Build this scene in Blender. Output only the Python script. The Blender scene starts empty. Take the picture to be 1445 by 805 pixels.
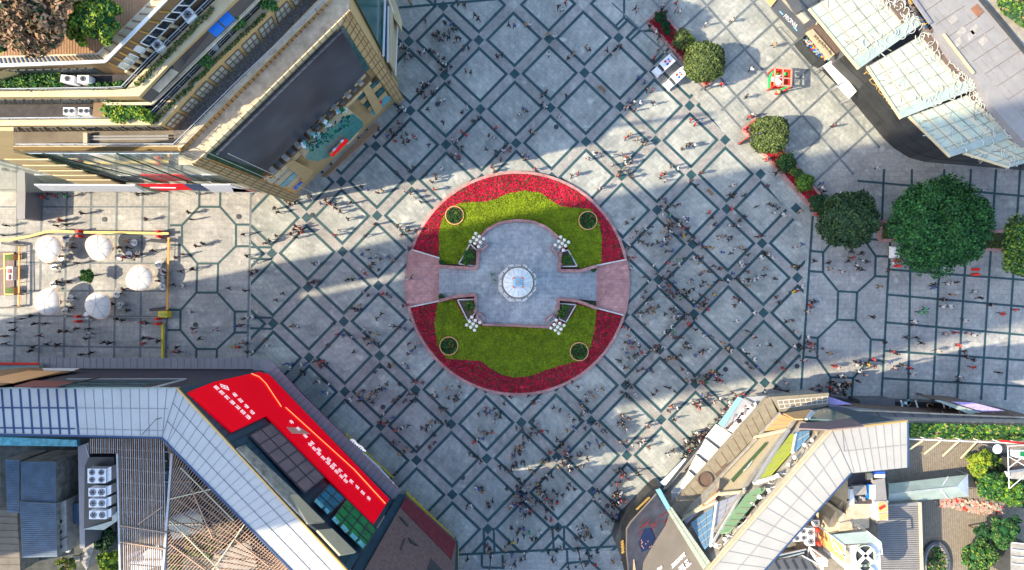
import bpy, bmesh, math, random
import numpy as np
from mathutils import Vector, Matrix, Quaternion
random.seed(7); rng = np.random.default_rng(7)
scene = bpy.context.scene
COL = scene.collection
S = 0.12                    # metres per photo pixel on the ground
H = 963 * S                 # height of the drone above the plaza
CX, CY = 722.5, 402.5
AZ, EL = math.radians(11.5), math.radians(36)
R = math.radians

def W(px, py, z=0.0):
    k = (H - z) / H
    return Vector(((px - CX) * S * k, -(py - CY) * S * k, z))

def zoomed(ox, oy, s):
    return lambda *pts: [(ox + x / s, oy + y / s) for x, y in pts]

# ------------------------------------------------------------------ materials
MATS = {}
def mat(name, rgb, rough=0.7, metal=0.0, var=0.12, scale=1.5, rgb2=None, spec=0.4, emit=None, bump=0.0, det=6.0):
    if name in MATS: return MATS[name]
    m = bpy.data.materials.new(name); m.use_nodes = True
    nt = m.node_tree; b = nt.nodes['Principled BSDF']
    b.inputs['Roughness'].default_value = rough
    b.inputs['Metallic'].default_value = metal
    b.inputs['Specular IOR Level'].default_value = spec
    tc = nt.nodes.new('ShaderNodeTexCoord')
    n = nt.nodes.new('ShaderNodeTexNoise'); n.inputs['Scale'].default_value = scale
    n.inputs['Detail'].default_value = det; n.inputs['Roughness'].default_value = 0.65
    nt.links.new(tc.outputs['Object'], n.inputs['Vector'])
    r = nt.nodes.new('ShaderNodeValToRGB')
    r.color_ramp.elements[0].position = 0.3; r.color_ramp.elements[1].position = 0.72
    lo = [max(0, c * (1 - var)) for c in rgb]; hi = [min(1, c * (1 + var)) for c in (rgb2 or rgb)]
    r.color_ramp.elements[0].color = (*lo, 1); r.color_ramp.elements[1].color = (*hi, 1)
    nt.links.new(n.outputs['Fac'], r.inputs['Fac'])
    nt.links.new(r.outputs['Color'], b.inputs['Base Color'])
    if bump:
        bp = nt.nodes.new('ShaderNodeBump'); bp.inputs['Strength'].default_value = bump; bp.inputs['Distance'].default_value = 0.05
        nt.links.new(n.outputs['Fac'], bp.inputs['Height']); nt.links.new(bp.outputs['Normal'], b.inputs['Normal'])
    if emit:
        b.inputs['Emission Color'].default_value = (*emit[:3], 1); b.inputs['Emission Strength'].default_value = emit[3]
    MATS[name] = m
    return m

def stone_mat(name, base, dark, light, tile=0.6, grout=0.82, ang=0.0, big=0.05):
    """stone slabs: three sizes of noise plus slab joints and slab to slab tone"""
    m = bpy.data.materials.new(name); m.use_nodes = True; MATS[name] = m
    nt = m.node_tree; L = nt.links; b = nt.nodes['Principled BSDF']
    b.inputs['Roughness'].default_value = 0.62; b.inputs['Specular IOR Level'].default_value = 0.35
    tc = nt.nodes.new('ShaderNodeTexCoord')
    mp = nt.nodes.new('ShaderNodeMapping'); mp.inputs['Rotation'].default_value = (0, 0, ang)
    L.new(tc.outputs['Object'], mp.inputs['Vector'])
    def noise(sc, d, r=0.6):
        n = nt.nodes.new('ShaderNodeTexNoise'); n.inputs['Scale'].default_value = sc
        n.inputs['Detail'].default_value = d; n.inputs['Roughness'].default_value = r
        L.new(mp.outputs['Vector'], n.inputs['Vector']); return n
    def ramp(src, p0, c0, p1, c1):
        r = nt.nodes.new('ShaderNodeValToRGB')
        r.color_ramp.elements[0].position = p0; r.color_ramp.elements[0].color = (*c0, 1)
        r.color_ramp.elements[1].position = p1; r.color_ramp.elements[1].color = (*c1, 1)
        L.new(src, r.inputs['Fac']); return r
    def mix(f, a, c, mode='MIX', fac=None):
        x = nt.nodes.new('ShaderNodeMix'); x.data_type = 'RGBA'; x.blend_type = mode
        if fac is None: L.new(f, x.inputs[0])
        else: x.inputs[0].default_value = fac
        L.new(a, x.inputs[6]); L.new(c, x.inputs[7]); return x.outputs[2]
    r1 = ramp(noise(0.16, 5, .7).outputs['Fac'], 0.32, dark, 0.68, light)
    r2 = ramp(noise(1.3, 8, .75).outputs['Fac'], 0.3, (.55, .56, .58), 0.7, (1.25, 1.24, 1.22))
    c = mix(None, r1.outputs['Color'], r2.outputs['Color'], 'MULTIPLY', 0.75)
    br = nt.nodes.new('ShaderNodeTexBrick'); br.inputs['Scale'].default_value = 1.0
    br.inputs['Brick Width'].default_value = tile * 1.6; br.inputs['Row Height'].default_value = tile
    br.inputs['Mortar Size'].default_value = 0.022; br.inputs['Mortar Smooth'].default_value = 0.2
    br.inputs['Color1'].default_value = (1, 1, 1, 1); br.inputs['Color2'].default_value = (.89, .90, .91, 1)
    br.inputs['Mortar'].default_value = (grout * .8, grout * .8, grout * .8, 1)
    L.new(mp.outputs['Vector'], br.inputs['Vector'])
    c = mix(None, c, br.outputs['Color'], 'MULTIPLY', 1.0)
    # scuffed pale spots and dark damp spots
    r3 = ramp(noise(0.55, 3, .5).outputs['Fac'], 0.60, (0, 0, 0), 0.74, (1, 1, 1))
    lt = nt.nodes.new('ShaderNodeRGB'); lt.outputs[0].default_value = (*[min(1, v * 1.25) for v in light], 1)
    fm = nt.nodes.new('ShaderNodeMath'); fm.operation = 'MULTIPLY'; fm.inputs[1].default_value = 0.55
    L.new(r3.outputs['Color'], fm.inputs[0])
    c = mix(fm.outputs[0], c, lt.outputs[0])
    L.new(c, b.inputs['Base Color'])
    return m

stone_mat('paving stone', None, (.225, .238, .222), (.465, .468, .42), tile=0.8, ang=R(44))
stone_mat('paving stone straight', None, (.25, .247, .236), (.42, .41, .385), tile=0.8, ang=0)
stone_mat('corridor stone', None, (.235, .225, .208), (.40, .38, .35), tile=0.4, ang=R(44))
stone_mat('band stone', None, (.014, .058, .072), (.036, .088, .098), tile=0.5)
stone_mat('grey band stone', None, (.11, .135, .15), (.17, .19, .205), tile=0.5)
stone_mat('platform stone', None, (.25, .28, .30), (.42, .44, .45), tile=0.7)
stone_mat('pink granite', None, (.37, .17, .155), (.55, .295, .27), tile=0.5)
M = mat
M('gold panel', (.45, .32, .15), .55, var=.12, scale=.5)
M('gold light', (.56, .445, .27), .6, var=.1, scale=.4)
M('cream coping', (.46, .38, .27), .7, var=.28, scale=.9, rgb2=(.50, .43, .32))
M('brown cladding', (.20, .12, .055), .6, var=.15, scale=.8)
M('dark roof felt', (.055, .05, .055), .9, var=.35, scale=1.2)
M('gravel roof', (.15, .14, .13), .95, var=.6, scale=3.0)
M('taupe roof', (.17, .145, .115), .9, var=.25, scale=.5)
M('wood deck', (.33, .185, .10), .8, var=.2, scale=1.0)
M('window glass', (.10, .145, .15), .12, var=.3, scale=.6, spec=.8)
M('pale blind glass', (.42, .44, .38), .2, var=.15, scale=.8, spec=.7)
M('mirror glass', (.55, .62, .56), .05, metal=.75, var=.12, scale=.3)
M('dark glass', (.012, .02, .03), .08, var=.5, scale=.4, spec=.9)
M('teal glass', (.015, .085, .085), .15, var=.5, scale=.8, spec=.9)
M('blue sheet', (.005, .16, .65), .5, var=.05)
M('white metal', (.70, .70, .70), .45, var=.05, scale=1)
M('white plastic', (.78, .78, .79), .5, var=.04, scale=1)
M('grey metal', (.33, .34, .36), .45, var=.15, scale=1)
M('dark metal', (.04, .045, .05), .45, var=.2, scale=1)
M('black paint', (.015, .015, .018), .4, var=.2, scale=1)
M('rail metal', (.45, .50, .54), .35, metal=.4, var=.1)
M('navy cladding', (.018, .022, .048), .55, var=.25, scale=.6)
M('teal cladding', (.016, .050, .078), .45, var=.25, scale=.35)
M('roof panel', (.44, .44, .43), .5, var=.07, scale=.35)
M('warm roof panel', (.34, .33, .305), .6, var=.08, scale=.35)
M('faded blue', (.012, .025, .08), .5, var=.2)
M('joint blue', (.02, .055, .14), .6, var=.1)
M('joint grey', (.25, .25, .265), .6, var=.1)
M('canopy panel', (.20, .195, .215), .5, var=.12, scale=.5)
M('mauve panel', (.16, .115, .13), .5, var=.2, scale=.7)
M('red screen', (.60, .002, .012), .5, var=.04, scale=.3, emit=(.85, .0, .012, .13), spec=.05)
M('screen glass', (.012, .024, .048), .42, var=.5, scale=.11, rgb2=(.040, .046, .058), spec=.28, det=2.0)  # soft paler patches in the colour imitate a cloudy reflection
M('parasol fabric', (.58, .58, .585), .8, var=.08, scale=1.5)
M('stone strip', (.235, .205, .15), .8, var=.2, scale=1.2)
M('dome white', (.60, .61, .60), .6, var=.15, scale=1.5)
M('white mark', (.85, .8, .8), .5, var=.03, emit=(1, .85, .85, .15))
M('neon line', (.9, .12, .05), .5, emit=(1, .18, .06, 1.0))
M('blue pane', (.01, .12, .20), .15, var=.5, scale=.6, spec=.8)
M('cyan pane', (.12, .36, .42), .3, var=.4, scale=1.5)
M('green pane', (.01, .17, .045), .2, var=.45, scale=.5, spec=.7)
M('brown screen', (.135, .088, .085), .6, var=.35, scale=2.2)
M('maroon band', (.13, .018, .028), .6, var=.3, scale=1.5)
M('yellow rail', (.62, .46, .03), .5, var=.1)
M('orange rail', (.60, .28, .06), .5, var=.1)
M('yellow tape', (.66, .50, .16), .6, var=.1)
M('rust slat', (.40, .27, .19), .7, var=.15)
M('grey slat', (.42, .42, .43), .6, var=.15)
M('corrugated blue', (.055, .105, .16), .5, var=.3, scale=.7)
M('concrete', (.30, .28, .25), .9, var=.3, scale=1.2)
M('stained concrete', (.23, .22, .19), .9, var=.55, scale=1.0)
M('tan brick', (.22, .19, .145), .9, var=.25, scale=2.0)
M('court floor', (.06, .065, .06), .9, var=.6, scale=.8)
M('marquee teal', (.03, .20, .18), .3, var=.5, scale=2)
M('soil', (.12, .09, .06), 1, var=.4, scale=3)
M('rubble', (.38, .25, .19), 1, var=.5, scale=4, det=10)
M('beige wall', (.55, .46, .32), .85, var=.15, scale=.6)
M('red paint', (.60, .02, .015), .45, var=.05)
M('bright red', (.72, .03, .015), .45, var=.05)
M('bright green', (.02, .48, .12), .5, var=.1)
M('white paint', (.78, .77, .75), .5, var=.04)
M('blue paint', (.03, .10, .45), .45, var=.1)
M('brass', (.62, .40, .12), .35, metal=.5, var=.1)
M('globe glass', (.80, .78, .68), .3, var=.04)
M('marble', (.58, .55, .52), .6, var=.3, scale=2.0)
M('trunk bark', (.09, .06, .04), .95, var=.3, scale=5)
M('black wall', (.022, .024, .028), .3, var=.5, scale=.35)
M('charcoal slab', (.085, .09, .10), .5, var=.15, scale=.6)
M('frosted glass', (.40, .46, .365), .35, var=.12, scale=.5, spec=.6)
M('glass green band', (.30, .36, .325), .25, var=.15, scale=.6, spec=.6)
M('cream frame', (.50, .46, .33), .5, var=.06)
M('scroll metal', (.50, .50, .45), .45, var=.05)
M('grey roof tile', (.235, .225, .22), .85, var=.12, scale=.6)
M('red tile roof', (.24, .11, .06), .8, var=.2)
M('skin', (.34, .23, .17), .6, var=.05)
M('shaded led picture', (.05, .055, .08), .35, var=.4, scale=.5)
M('sunlit taupe screen', (.185, .165, .145), .5, var=.15, scale=.3)  # sunlight on the corner screen painted in as this paler tone
M('orange panel', (.68, .36, .15), .5, var=.08)
M('lime panel', (.32, .37, .05), .45, var=.08)
M('sky panel', (.12, .27, .45), .4, var=.15)
M('lilac panel', (.30, .32, .42), .4, var=.15)
M('mint panel', (.18, .31, .18), .45, var=.12)
M('coral panel', (.60, .27, .21), .5, var=.1)
M('sand panel', (.42, .35, .235), .6, var=.1)
M('sign white', (.66, .68, .72), .5, var=.2, scale=2)
M('lavender sign', (.40, .33, .62), .5, var=.3, scale=3)
M('light blue', (.22, .48, .62), .5, var=.1)
M('ink', (.03, .025, .03), .6, var=.2)
M('umber', (.13, .09, .07), .6, var=.2)

def foliage(name, rgb, var=.35):
    m = mat(name, rgb, .75, var=var, scale=.8, spec=.25)
    b = m.node_tree.nodes['Principled BSDF']
    return m
for n, c in {
    'leaf olive': (.085, .125, .035), 'leaf olive light': (.15, .19, .055), 'leaf olive dark': (.03, .05, .02),
    'leaf green': (.020, .088, .022), 'leaf green light': (.042, .145, .03), 'leaf green dark': (.008, .045, .015),
    'leaf dark': (.025, .06, .028), 'leaf dark light': (.05, .095, .04),
    'leaf yellow': (.24, .28, .02), 'leaf lime': (.15, .24, .02), 'leaf rust': (.24, .135, .075), 'leaf rust light': (.34, .21, .13), 'leaf rust dark': (.07, .05, .02),
    'lawn': (.175, .245, .004), 'lawn light': (.225, .29, .006), 'lawn dark': (.115, .17, .006),
    'flower red': (.48, .004, .030), 'flower crimson': (.30, .003, .026), 'flower pink': (.58, .018, .07)}.items():
    foliage(n, c)

# ------------------------------------------------------------------ mesh builder
ORG = {}
class MB:
    def __init__(s): s.v = []; s.f = []; s.m = []; s.mats = []
    def mi(s, name):
        if name not in s.mats: s.mats.append(name)
        return s.mats.index(name)
    def face(s, pts, m):
        i = len(s.v); s.v += [tuple(p) for p in pts]; s.f.append(tuple(range(i, i + len(pts)))); s.m.append(s.mi(m)); return s
    def poly(s, px, z, m): return s.face([W(x, y, z) for x, y in px], m)
    def mesh(s, vs, fs, m):
        i = len(s.v); s.v += [tuple(p) for p in vs]; k = s.mi(m)
        for f in fs: s.f.append(tuple(a + i for a in f)); s.m.append(k)
        return s
    def loft(s, a, b, m, cap=True, mtop=None):
        n = len(a); vs = list(a) + list(b)
        s.mesh(vs, [(i, (i + 1) % n, n + (i + 1) % n, n + i) for i in range(n)], m)
        if cap: s.face(b, mtop or m); s.face(list(a)[::-1], m)
        return s
    def prism(s, px, zt, zb, m, mtop=None):
        t = [W(x, y, zt) for x, y in px]; b = [Vector((p.x, p.y, zb)) for p in t]
        return s.loft(b, t, m, mtop=mtop)
    def slab(s, pts, th, m, mtop=None):
        """thicken a planar 3D polygon by th along its normal (towards the camera)"""
        n = Vector((0, 0, 0)); c = len(pts)
        for i in range(c):
            a, b = pts[i], pts[(i + 1) % c]
            n += Vector(((a.y - b.y) * (a.z + b.z), (a.z - b.z) * (a.x + b.x), (a.x - b.x) * (a.y + b.y)))
        n.normalize()
        if n.dot(Vector((0, 0, H)) - pts[0]) < 0: n = -n
        return s.loft([p - n * 0.02 for p in pts], [p + n * th for p in pts], m, mtop=mtop)
    def box(s, c, size, m, rz=0):
        hx, hy, hz = size[0] / 2, size[1] / 2, size[2] / 2; ca, sa = math.cos(rz), math.sin(rz)
        vs = []
        for z in (-hz, hz):
            for x, y in ((-hx, -hy), (hx, -hy), (hx, hy), (-hx, hy)):
                vs.append((c[0] + x * ca - y * sa, c[1] + x * sa + y * ca, c[2] + z))
        return s.mesh(vs, [(0, 3, 2, 1), (4, 5, 6, 7), (0, 1, 5, 4), (1, 2, 6, 5), (2, 3, 7, 6), (3, 0, 4, 7)], m)
    def beam(s, p, q, w, h, m, up=None):
        p, q = Vector(p), Vector(q); d = q - p
        if d.length < 1e-4: return s
        d.normalize(); up = Vector(up) if up is not None else Vector((0, 0, 1))
        side = d.cross(up)
        if side.length < 1e-3: side = d.cross(Vector((1, 0, 0)))
        side.normalize(); u = side.cross(d).normalized()
        vs = []
        for e in (p, q):
            for a, b in ((-1, -1), (1, -1), (1, 1), (-1, 1)): vs.append(e + side * a * w / 2 + u * b * h / 2)
        return s.mesh(vs, [(3, 2, 1, 0), (4, 5, 6, 7), (0, 1, 5, 4), (1, 2, 6, 5), (2, 3, 7, 6), (3, 0, 4, 7)], m)
    def tube(s, p, q, r, m, n=8, r2=None):
        p, q = Vector(p), Vector(q); d = (q - p).normalized(); r2 = r if r2 is None else r2
        a = d.orthogonal().normalized(); b = d.cross(a)
        c = [(a * math.cos(t) + b * math.sin(t)) for t in (2 * PI * i / n for i in range(n))]
        return s.loft([p + x * r for x in c], [q + x * r2 for x in c], m)
    def lathe(s, c, prof, m, n=16, ph=0):
        vs = []; c = Vector(c)
        for r, z in prof:
            for i in range(n):
                t = 2 * PI * i / n + ph; vs.append((c.x + r * math.cos(t), c.y + r * math.sin(t), c.z + z))
        fs = []
        for j in range(len(prof) - 1):
            for i in range(n):
                a, b = j * n + i, j * n + (i + 1) % n; fs.append((a, b, b + n, a + n))
        s.mesh(vs, fs, m)
        if prof[-1][0] > 1e-4: s.face(vs[-n:], m)
        return s
    def ball(s, c, r, m, nu=8, nv=6, sq=1.0):
        prof = [(max(1e-4, r * math.sin(PI * j / nv)), -r * sq * math.cos(PI * j / nv)) for j in range(nv + 1)]
        return s.lathe(c, prof, m, nu)
    def grid(s, a, b, c, d, nu, nv, w, h, m, lift=0.0, skip_u=(), edge=True):
        """beams on quad a-b (bottom) d-c (top): nu columns, nv rows"""
        n = (Vector(b) - Vector(a)).cross(Vector(d) - Vector(a)).normalized()
        if n.dot(Vector((0, 0, H)) - Vector(a)) < 0: n = -n
        o = n * lift
        L = lambda p, q, t: Vector(p).lerp(Vector(q), t)
        for i in range(0 if edge else 1, nu + 1 if edge else nu):
            t = i / nu; s.beam(L(a, b, t) + o, L(d, c, t) + o, w, h, m, up=n)
        for j in range(0 if edge else 1, nv + 1 if edge else nv):
            t = j / nv; s.beam(L(a, d, t) + o * 1.05, L(b, c, t) + o * 1.05, w, h * 1.1, m, up=n)
        return s
    def rail(s, pts, h, m, step=1.5, r=0.035, mid=True):
        """railing along 3D points"""
        for p, q in zip(pts, pts[1:]):
            p, q = Vector(p), Vector(q); n = max(1, int((q - p).length / step)); up = Vector((0, 0, h))
            s.beam(p + up, q + up, r * 2, r * 2, m)
            if mid: s.beam(p + up * .5, q + up * .5, r, r, m)
            for i in range(n + 1):
                a = p.lerp(q, i / n); s.beam(a, a + up, r * 1.4, r * 1.4, m)
        return s
    def build(s, name, parent=None, smooth=False, kind=None):
        me = bpy.data.meshes.new(name)
        o3 = ORG.get(parent.name, Vector((0, 0, 0))) if parent else Vector((0, 0, 0))
        me.from_pydata([(x - o3.x, y - o3.y, z - o3.z) for x, y, z in s.v], [], s.f)
        for n in s.mats: me.materials.append(MATS[n])
        me.polygons.foreach_set('material_index', s.m)
        if smooth: me.polygons.foreach_set('use_smooth', [True] * len(me.polygons))
        me.update()
        o = bpy.data.objects.new(name, me); COL.objects.link(o)
        if parent: o.parent = parent
        ORG[o.name] = o3
        if kind: o['kind'] = kind
        return o
PI = math.pi

class Plane:
    """a real facade plane through three world points; hit() finds where the view ray of a photo pixel meets it"""
    def __init__(s, a, b, c):
        s.a = Vector(a); s.n = (Vector(b) - s.a).cross(Vector(c) - s.a).normalized()
        if s.n.dot(Vector((0, 0, H)) - s.a) < 0: s.n = -s.n
    def hit(s, px, py, d=0.0):
        o = Vector((0, 0, H)); r = W(px, py, 0) - o
        t = (s.a + s.n * d - o).dot(s.n) / r.dot(s.n); return o + r * t
    def pts(s, px, d=0.0): return [s.hit(x, y, d) for x, y in px]

def thing(name, label, cat, loc=(0, 0, 0), group=None):
    o = bpy.data.objects.new(name, None); COL.objects.link(o); o.location = loc
    o.empty_display_size = .3
    o['label'] = label; o['category'] = cat
    if group: o['group'] = group
    ORG[o.name] = Vector(loc); return o
def tag(o, label, cat, group=None, kind=None):
    o['label'] = label; o['category'] = cat
    if group: o['group'] = group
    if kind: o['kind'] = kind
    return o
def copy_thing(root, loc, rz=0, label=None, scale=None, group=None):
    r = root.copy(); COL.objects.link(r); r.location = loc; r.rotation_euler = (0, 0, rz)
    if scale: r.scale = (scale,) * 3
    if label: r['label'] = label
    if group: r['group'] = group
    for ch in list(root.children):
        c = ch.copy(); COL.objects.link(c); c.parent = r
        for g in ch.children:
            d = g.copy(); COL.objects.link(d); d.parent = c
    return r
def one(mb, name, label, cat, group=None, smooth=False):
    """a thing that is one mesh: keep its origin at its own base"""
    xs = np.array(mb.v); c = Vector(((xs[:, 0].min() + xs[:, 0].max()) / 2, (xs[:, 1].min() + xs[:, 1].max()) / 2, xs[:, 2].min()))
    mb.v = [(x - c.x, y - c.y, z - c.z) for x, y, z in mb.v]
    o = mb.build(name, smooth=smooth); o.location = c; ORG[o.name] = c
    return tag(o, label, cat, group)

def inpoly(x, y, poly):
    c = False; n = len(poly)
    for i in range(n):
        x1, y1 = poly[i]; x2, y2 = poly[(i + 1) % n]
        if (y1 > y) != (y2 > y) and x < (x2 - x1) * (y - y1) / (y2 - y1) + x1: c = not c
    return c
def clip(poly, region):
    """clip a px polygon to a convex px region"""
    cx = sum(p[0] for p in region) / len(region); cy = sum(p[1] for p in region) / len(region)
    out = poly
    for i in range(len(region)):
        a, b = region[i], region[(i + 1) % len(region)]
        sg = (b[0] - a[0]) * (cy - a[1]) - (b[1] - a[1]) * (cx - a[0])
        f = lambda p: ((b[0] - a[0]) * (p[1] - a[1]) - (b[1] - a[1]) * (p[0] - a[0])) * (1 if sg > 0 else -1)
        new = []
        for j in range(len(out)):
            p, q = out[j], out[(j + 1) % len(out)]; fp, fq = f(p), f(q)
            if fp >= 0: new.append(p)
            if (fp >= 0) != (fq >= 0):
                t = fp / (fp - fq); new.append((p[0] + (q[0] - p[0]) * t, p[1] + (q[1] - p[1]) * t))
        out = new
        if len(out) < 3: return []
    return out
def strip(p, q, w):
    dx, dy = q[0] - p[0], q[1] - p[1]; l = math.hypot(dx, dy); nx, ny = -dy / l * w / 2, dx / l * w / 2
    return [(p[0] + nx, p[1] + ny), (q[0] + nx, q[1] + ny), (q[0] - nx, q[1] - ny), (p[0] - nx, p[1] - ny)]

def leaves_mesh(name, pts, nrm, size, mats, weights, parent=None, jitter=.7, aspect=.6):
    """one mesh of many small leaf faces (numpy)"""
    n = len(pts); nrm = nrm + rng.normal(0, jitter, (n, 3)); nrm /= np.linalg.norm(nrm, axis=1)[:, None] + 1e-9
    a = np.cross(nrm, rng.normal(0, 1, (n, 3))); a /= np.linalg.norm(a, axis=1)[:, None] + 1e-9
    b = np.cross(nrm, a); sz = (size * rng.uniform(.6, 1.4, n))[:, None]
    v = np.stack([pts - a * sz, pts - b * sz * aspect, pts + a * sz, pts + b * sz * aspect], 1).reshape(-1, 3)
    o3 = ORG.get(parent.name, Vector((0, 0, 0))) if parent else Vector((0, 0, 0))
    v = v - np.array(o3)
    me = bpy.data.meshes.new(name)
    me.vertices.add(4 * n); me.vertices.foreach_set('co', v.astype(np.float32).ravel())
    me.loops.add(4 * n); me.loops.foreach_set('vertex_index', np.arange(4 * n, dtype=np.int32))
    me.polygons.add(n); me.polygons.foreach_set('loop_start', np.arange(0, 4 * n, 4, dtype=np.int32))
    for m_ in mats: me.materials.append(MATS[m_])
    me.polygons.foreach_set('material_index', rng.choice(len(mats), n, p=np.array(weights) / sum(weights)).astype(np.int32))
    me.update(calc_edges=True); me.validate()
    o = bpy.data.objects.new(name, me); COL.objects.link(o)
    if parent: o.parent = parent
    ORG[o.name] = o3
    return o

def tree(name, label, cat, px, py, rpx, hgt, mats, weights, leaf=.28, n=3500, clumps=0, flat=.8, group=None, base=0.0, zc=None, core=True, trunk=True, wob=.06):
    """crown centre seen at px,py; radius rpx in photo pixels"""
    zc = base + hgt * .62 if zc is None else zc
    c = W(px, py, zc); r = rpx * S * (H - zc) / H
    t = thing(name, label, cat, (c.x, c.y, base), group)
    mb = MB()
    if trunk:
        mb.tube((c.x, c.y, base), (c.x + .1, c.y + .05, zc), max(.12, r * .055), 'trunk bark', 8, max(.07, r * .035))
        for i in range(5):
            a = i * 1.27 + .4; mb.tube((c.x + .05, c.y, base + (zc - base) * .55), (c.x + math.cos(a) * r * .55, c.y + math.sin(a) * r * .55, zc + r * .15), r * .025, 'trunk bark', 5, r * .012)
        mb.build('trunk', t)
    if clumps:
        P, N = [], []
        u = rng.normal(0, 1, (clumps, 3)); u /= np.linalg.norm(u, axis=1)[:, None]; u[:, 2] = np.abs(u[:, 2]) * 1.0 - .12
        rad = rng.uniform(.45, .86, clumps) ** .7
        cc = np.array(c) + u * rad[:, None] * np.array([r, r, r * flat])
        per = n // clumps
        for k in range(clumps):
            d = rng.normal(0, 1, (per, 3)); d /= np.linalg.norm(d, axis=1)[:, None]; d[:, 2] = d[:, 2] * .8 + .2
            cr = r * rng.uniform(.15, .30)
            P.append(cc[k] + d * cr * rng.uniform(.55, 1.05, (per, 1)) * np.array([1, 1, .75])); N.append(d + [0, 0, .3])
        P = np.concatenate(P); N = np.concatenate(N)
    else:
        d = rng.normal(0, 1, (n, 3)); d /= np.linalg.norm(d, axis=1)[:, None]; d[:, 2] = np.where(d[:, 2] < -.5, -d[:, 2], d[:, 2])
        ph = rng.uniform(0, 6, 6)
        w = 1 + wob * (np.sin(5 * d[:, 0] + ph[0]) + np.sin(6 * d[:, 1] + ph[1]) + np.sin(7 * d[:, 2] + ph[2]) + np.sin(11 * d[:, 0] + 9 * d[:, 1] + ph[3])) * .5
        w += wob * .7 * (np.sin(23 * d[:, 0] + ph[4]) * np.sin(21 * d[:, 1] + ph[5]) * np.sin(19 * d[:, 2]))
        P = np.array(c) + d * (w * rng.uniform(.86, 1.02, n) * r)[:, None] * np.array([1, 1, flat]); N = d
    o = leaves_mesh('crown', P, N, leaf, mats, weights, t)
    if core:
        cb = MB(); cb.ball(c - Vector((0, 0, r * .08)), r * (.62 if clumps else .84), mats[0], 14, 9, flat); cb.build('inner_crown', t, smooth=True)
    return t

def text_mesh(s, size):
    cu = bpy.data.curves.new('t', 'FONT'); cu.body = s; cu.size = size; cu.extrude = .01; cu.align_x = 'LEFT'
    ob = bpy.data.objects.new('t', cu); COL.objects.link(ob)
    dg = bpy.context.evaluated_depsgraph_get(); me = bpy.data.meshes.new_from_object(ob.evaluated_get(dg))
    bpy.data.objects.remove(ob); bpy.data.curves.remove(cu)
    vs = [v.co.copy() for v in me.vertices]; fs = [tuple(p.vertices) for p in me.polygons]
    bpy.data.meshes.remove(me); return vs, fs
def put_text(mb, s, size, p, xdir, ydir, m, lift=.05, stretch=1.0):
    vs, fs = text_mesh(s, size); x = Vector(xdir).normalized(); y = Vector(ydir); y = (y - x * y.dot(x)).normalized(); n = x.cross(y)
    if n.dot(Vector((0, 0, H)) - Vector(p)) < 0: n = -n
    return mb.mesh([Vector(p) + x * v.x * stretch + y * v.y + n * (v.z + lift) for v in vs], fs, m)
SKY_STR, SUN_STR, EXPO = 0.15, 3.2, 1.62
# ------------------------------------------------------------------ ground
def lat(i, j):
    """lattice node in px, i steps right-down (e1), j steps right-up (e2), fitted to the photo"""
    u, v = (i + j), (i - j)      # u: horizontal half steps, v: vertical half steps
    x = 627.9 + u * 49.15 + v * .62 - .033 * u * u - .03*u*v
    y = 106.2 + v * 47.9 - u * 1.12 + .17 * v * v + .03*u*v
    return (x, y)
LAT = {}
obs = [(578.3,60),(676,57),(774.4,55),(627.4,106.5),(726,104),(724,8.6),(626.6,11),(579,155.3),(529.6,206),(628.5,203),(677.3,153.6),(727.7,201),
 (486.6,553.5),(537.4,603),(585,552),(637,600.5),(588,650.3),(835.6,694),(688.8,743),(787.3,741.5),(983.2,543.8),(933.2,594.6),(885,644),(1078.4,541),
 (928.3,296.6),(979,345.7),(1025.6,295.5),(1075.6,344),(930.8,396),(432.7,306.6),(531.4,304.3),(482,354.9),(385,358),(434.9,405.3),(387,457),(484,454.4),(436.2,504.7),(534.8,502.7),
 (1023.8,198),(1073.7,245.5),(1122.5,293.8),(1124,392),(1125.8,488),(822,7),(872.4,53.3),(824.6,102.4),(776.3,151),(826.5,198),(874.8,150),(925.6,199),(973.8,149.5),(976.3,247)]
A_, X_, Y_ = [], [], []
for x, y in obs:
    best = min(((abs(lat(i, j)[0] - x) + abs(lat(i, j)[1] - y), i, j) for i in range(-6, 16) for j in range(-12, 12)))
    u, v = best[1] + best[2], best[1] - best[2]
    A_.append([1, u, v, u * u, u * v, v * v]); X_.append(x); Y_.append(y)
cxf = np.linalg.lstsq(np.array(A_, float), np.array(X_), rcond=None)[0]
cyf = np.linalg.lstsq(np.array(A_, float), np.array(Y_), rcond=None)[0]
res = max(np.abs(np.array(A_) @ cxf - X_).max(), np.abs(np.array(A_) @ cyf - Y_).max()); print('lattice residual px', round(float(res), 2))
def node(i, j):
    u, v = i + j, i - j; b = np.array([1, u, v, u * u, u * v, v * v], float)
    return (float(b @ cxf), float(b @ cyf))

g = MB(); g.box((0, 0, -.5), (1400, 1400, 1.0), 'paving stone straight'); g.build('ground', kind='structure')
REG = [(353.5, -40), (835, -40), (875, 10), (900, 36), (1145, 276), (1131, 560), (1120, 783), (353.5, 783)]
top_line = [(353, 25), (1445, -60)]
pm = MB(); pm.poly(REG, .004, 'paving stone'); 
URP = [(835, -40), (875, 10), (900, 36), (1145, 276), (1150, 240), (1445, 242), (1445, -40)]
pm.build('plaza_paving', kind='structure')
ur = MB(); ur.poly([(862, -40), (875, 10), (900, 36), (1147, 278), (1190, 215), (1240, 200), (1320, -40)], .0035, 'paving stone'); ur.build('upper_plaza_paving', kind='structure')

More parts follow.
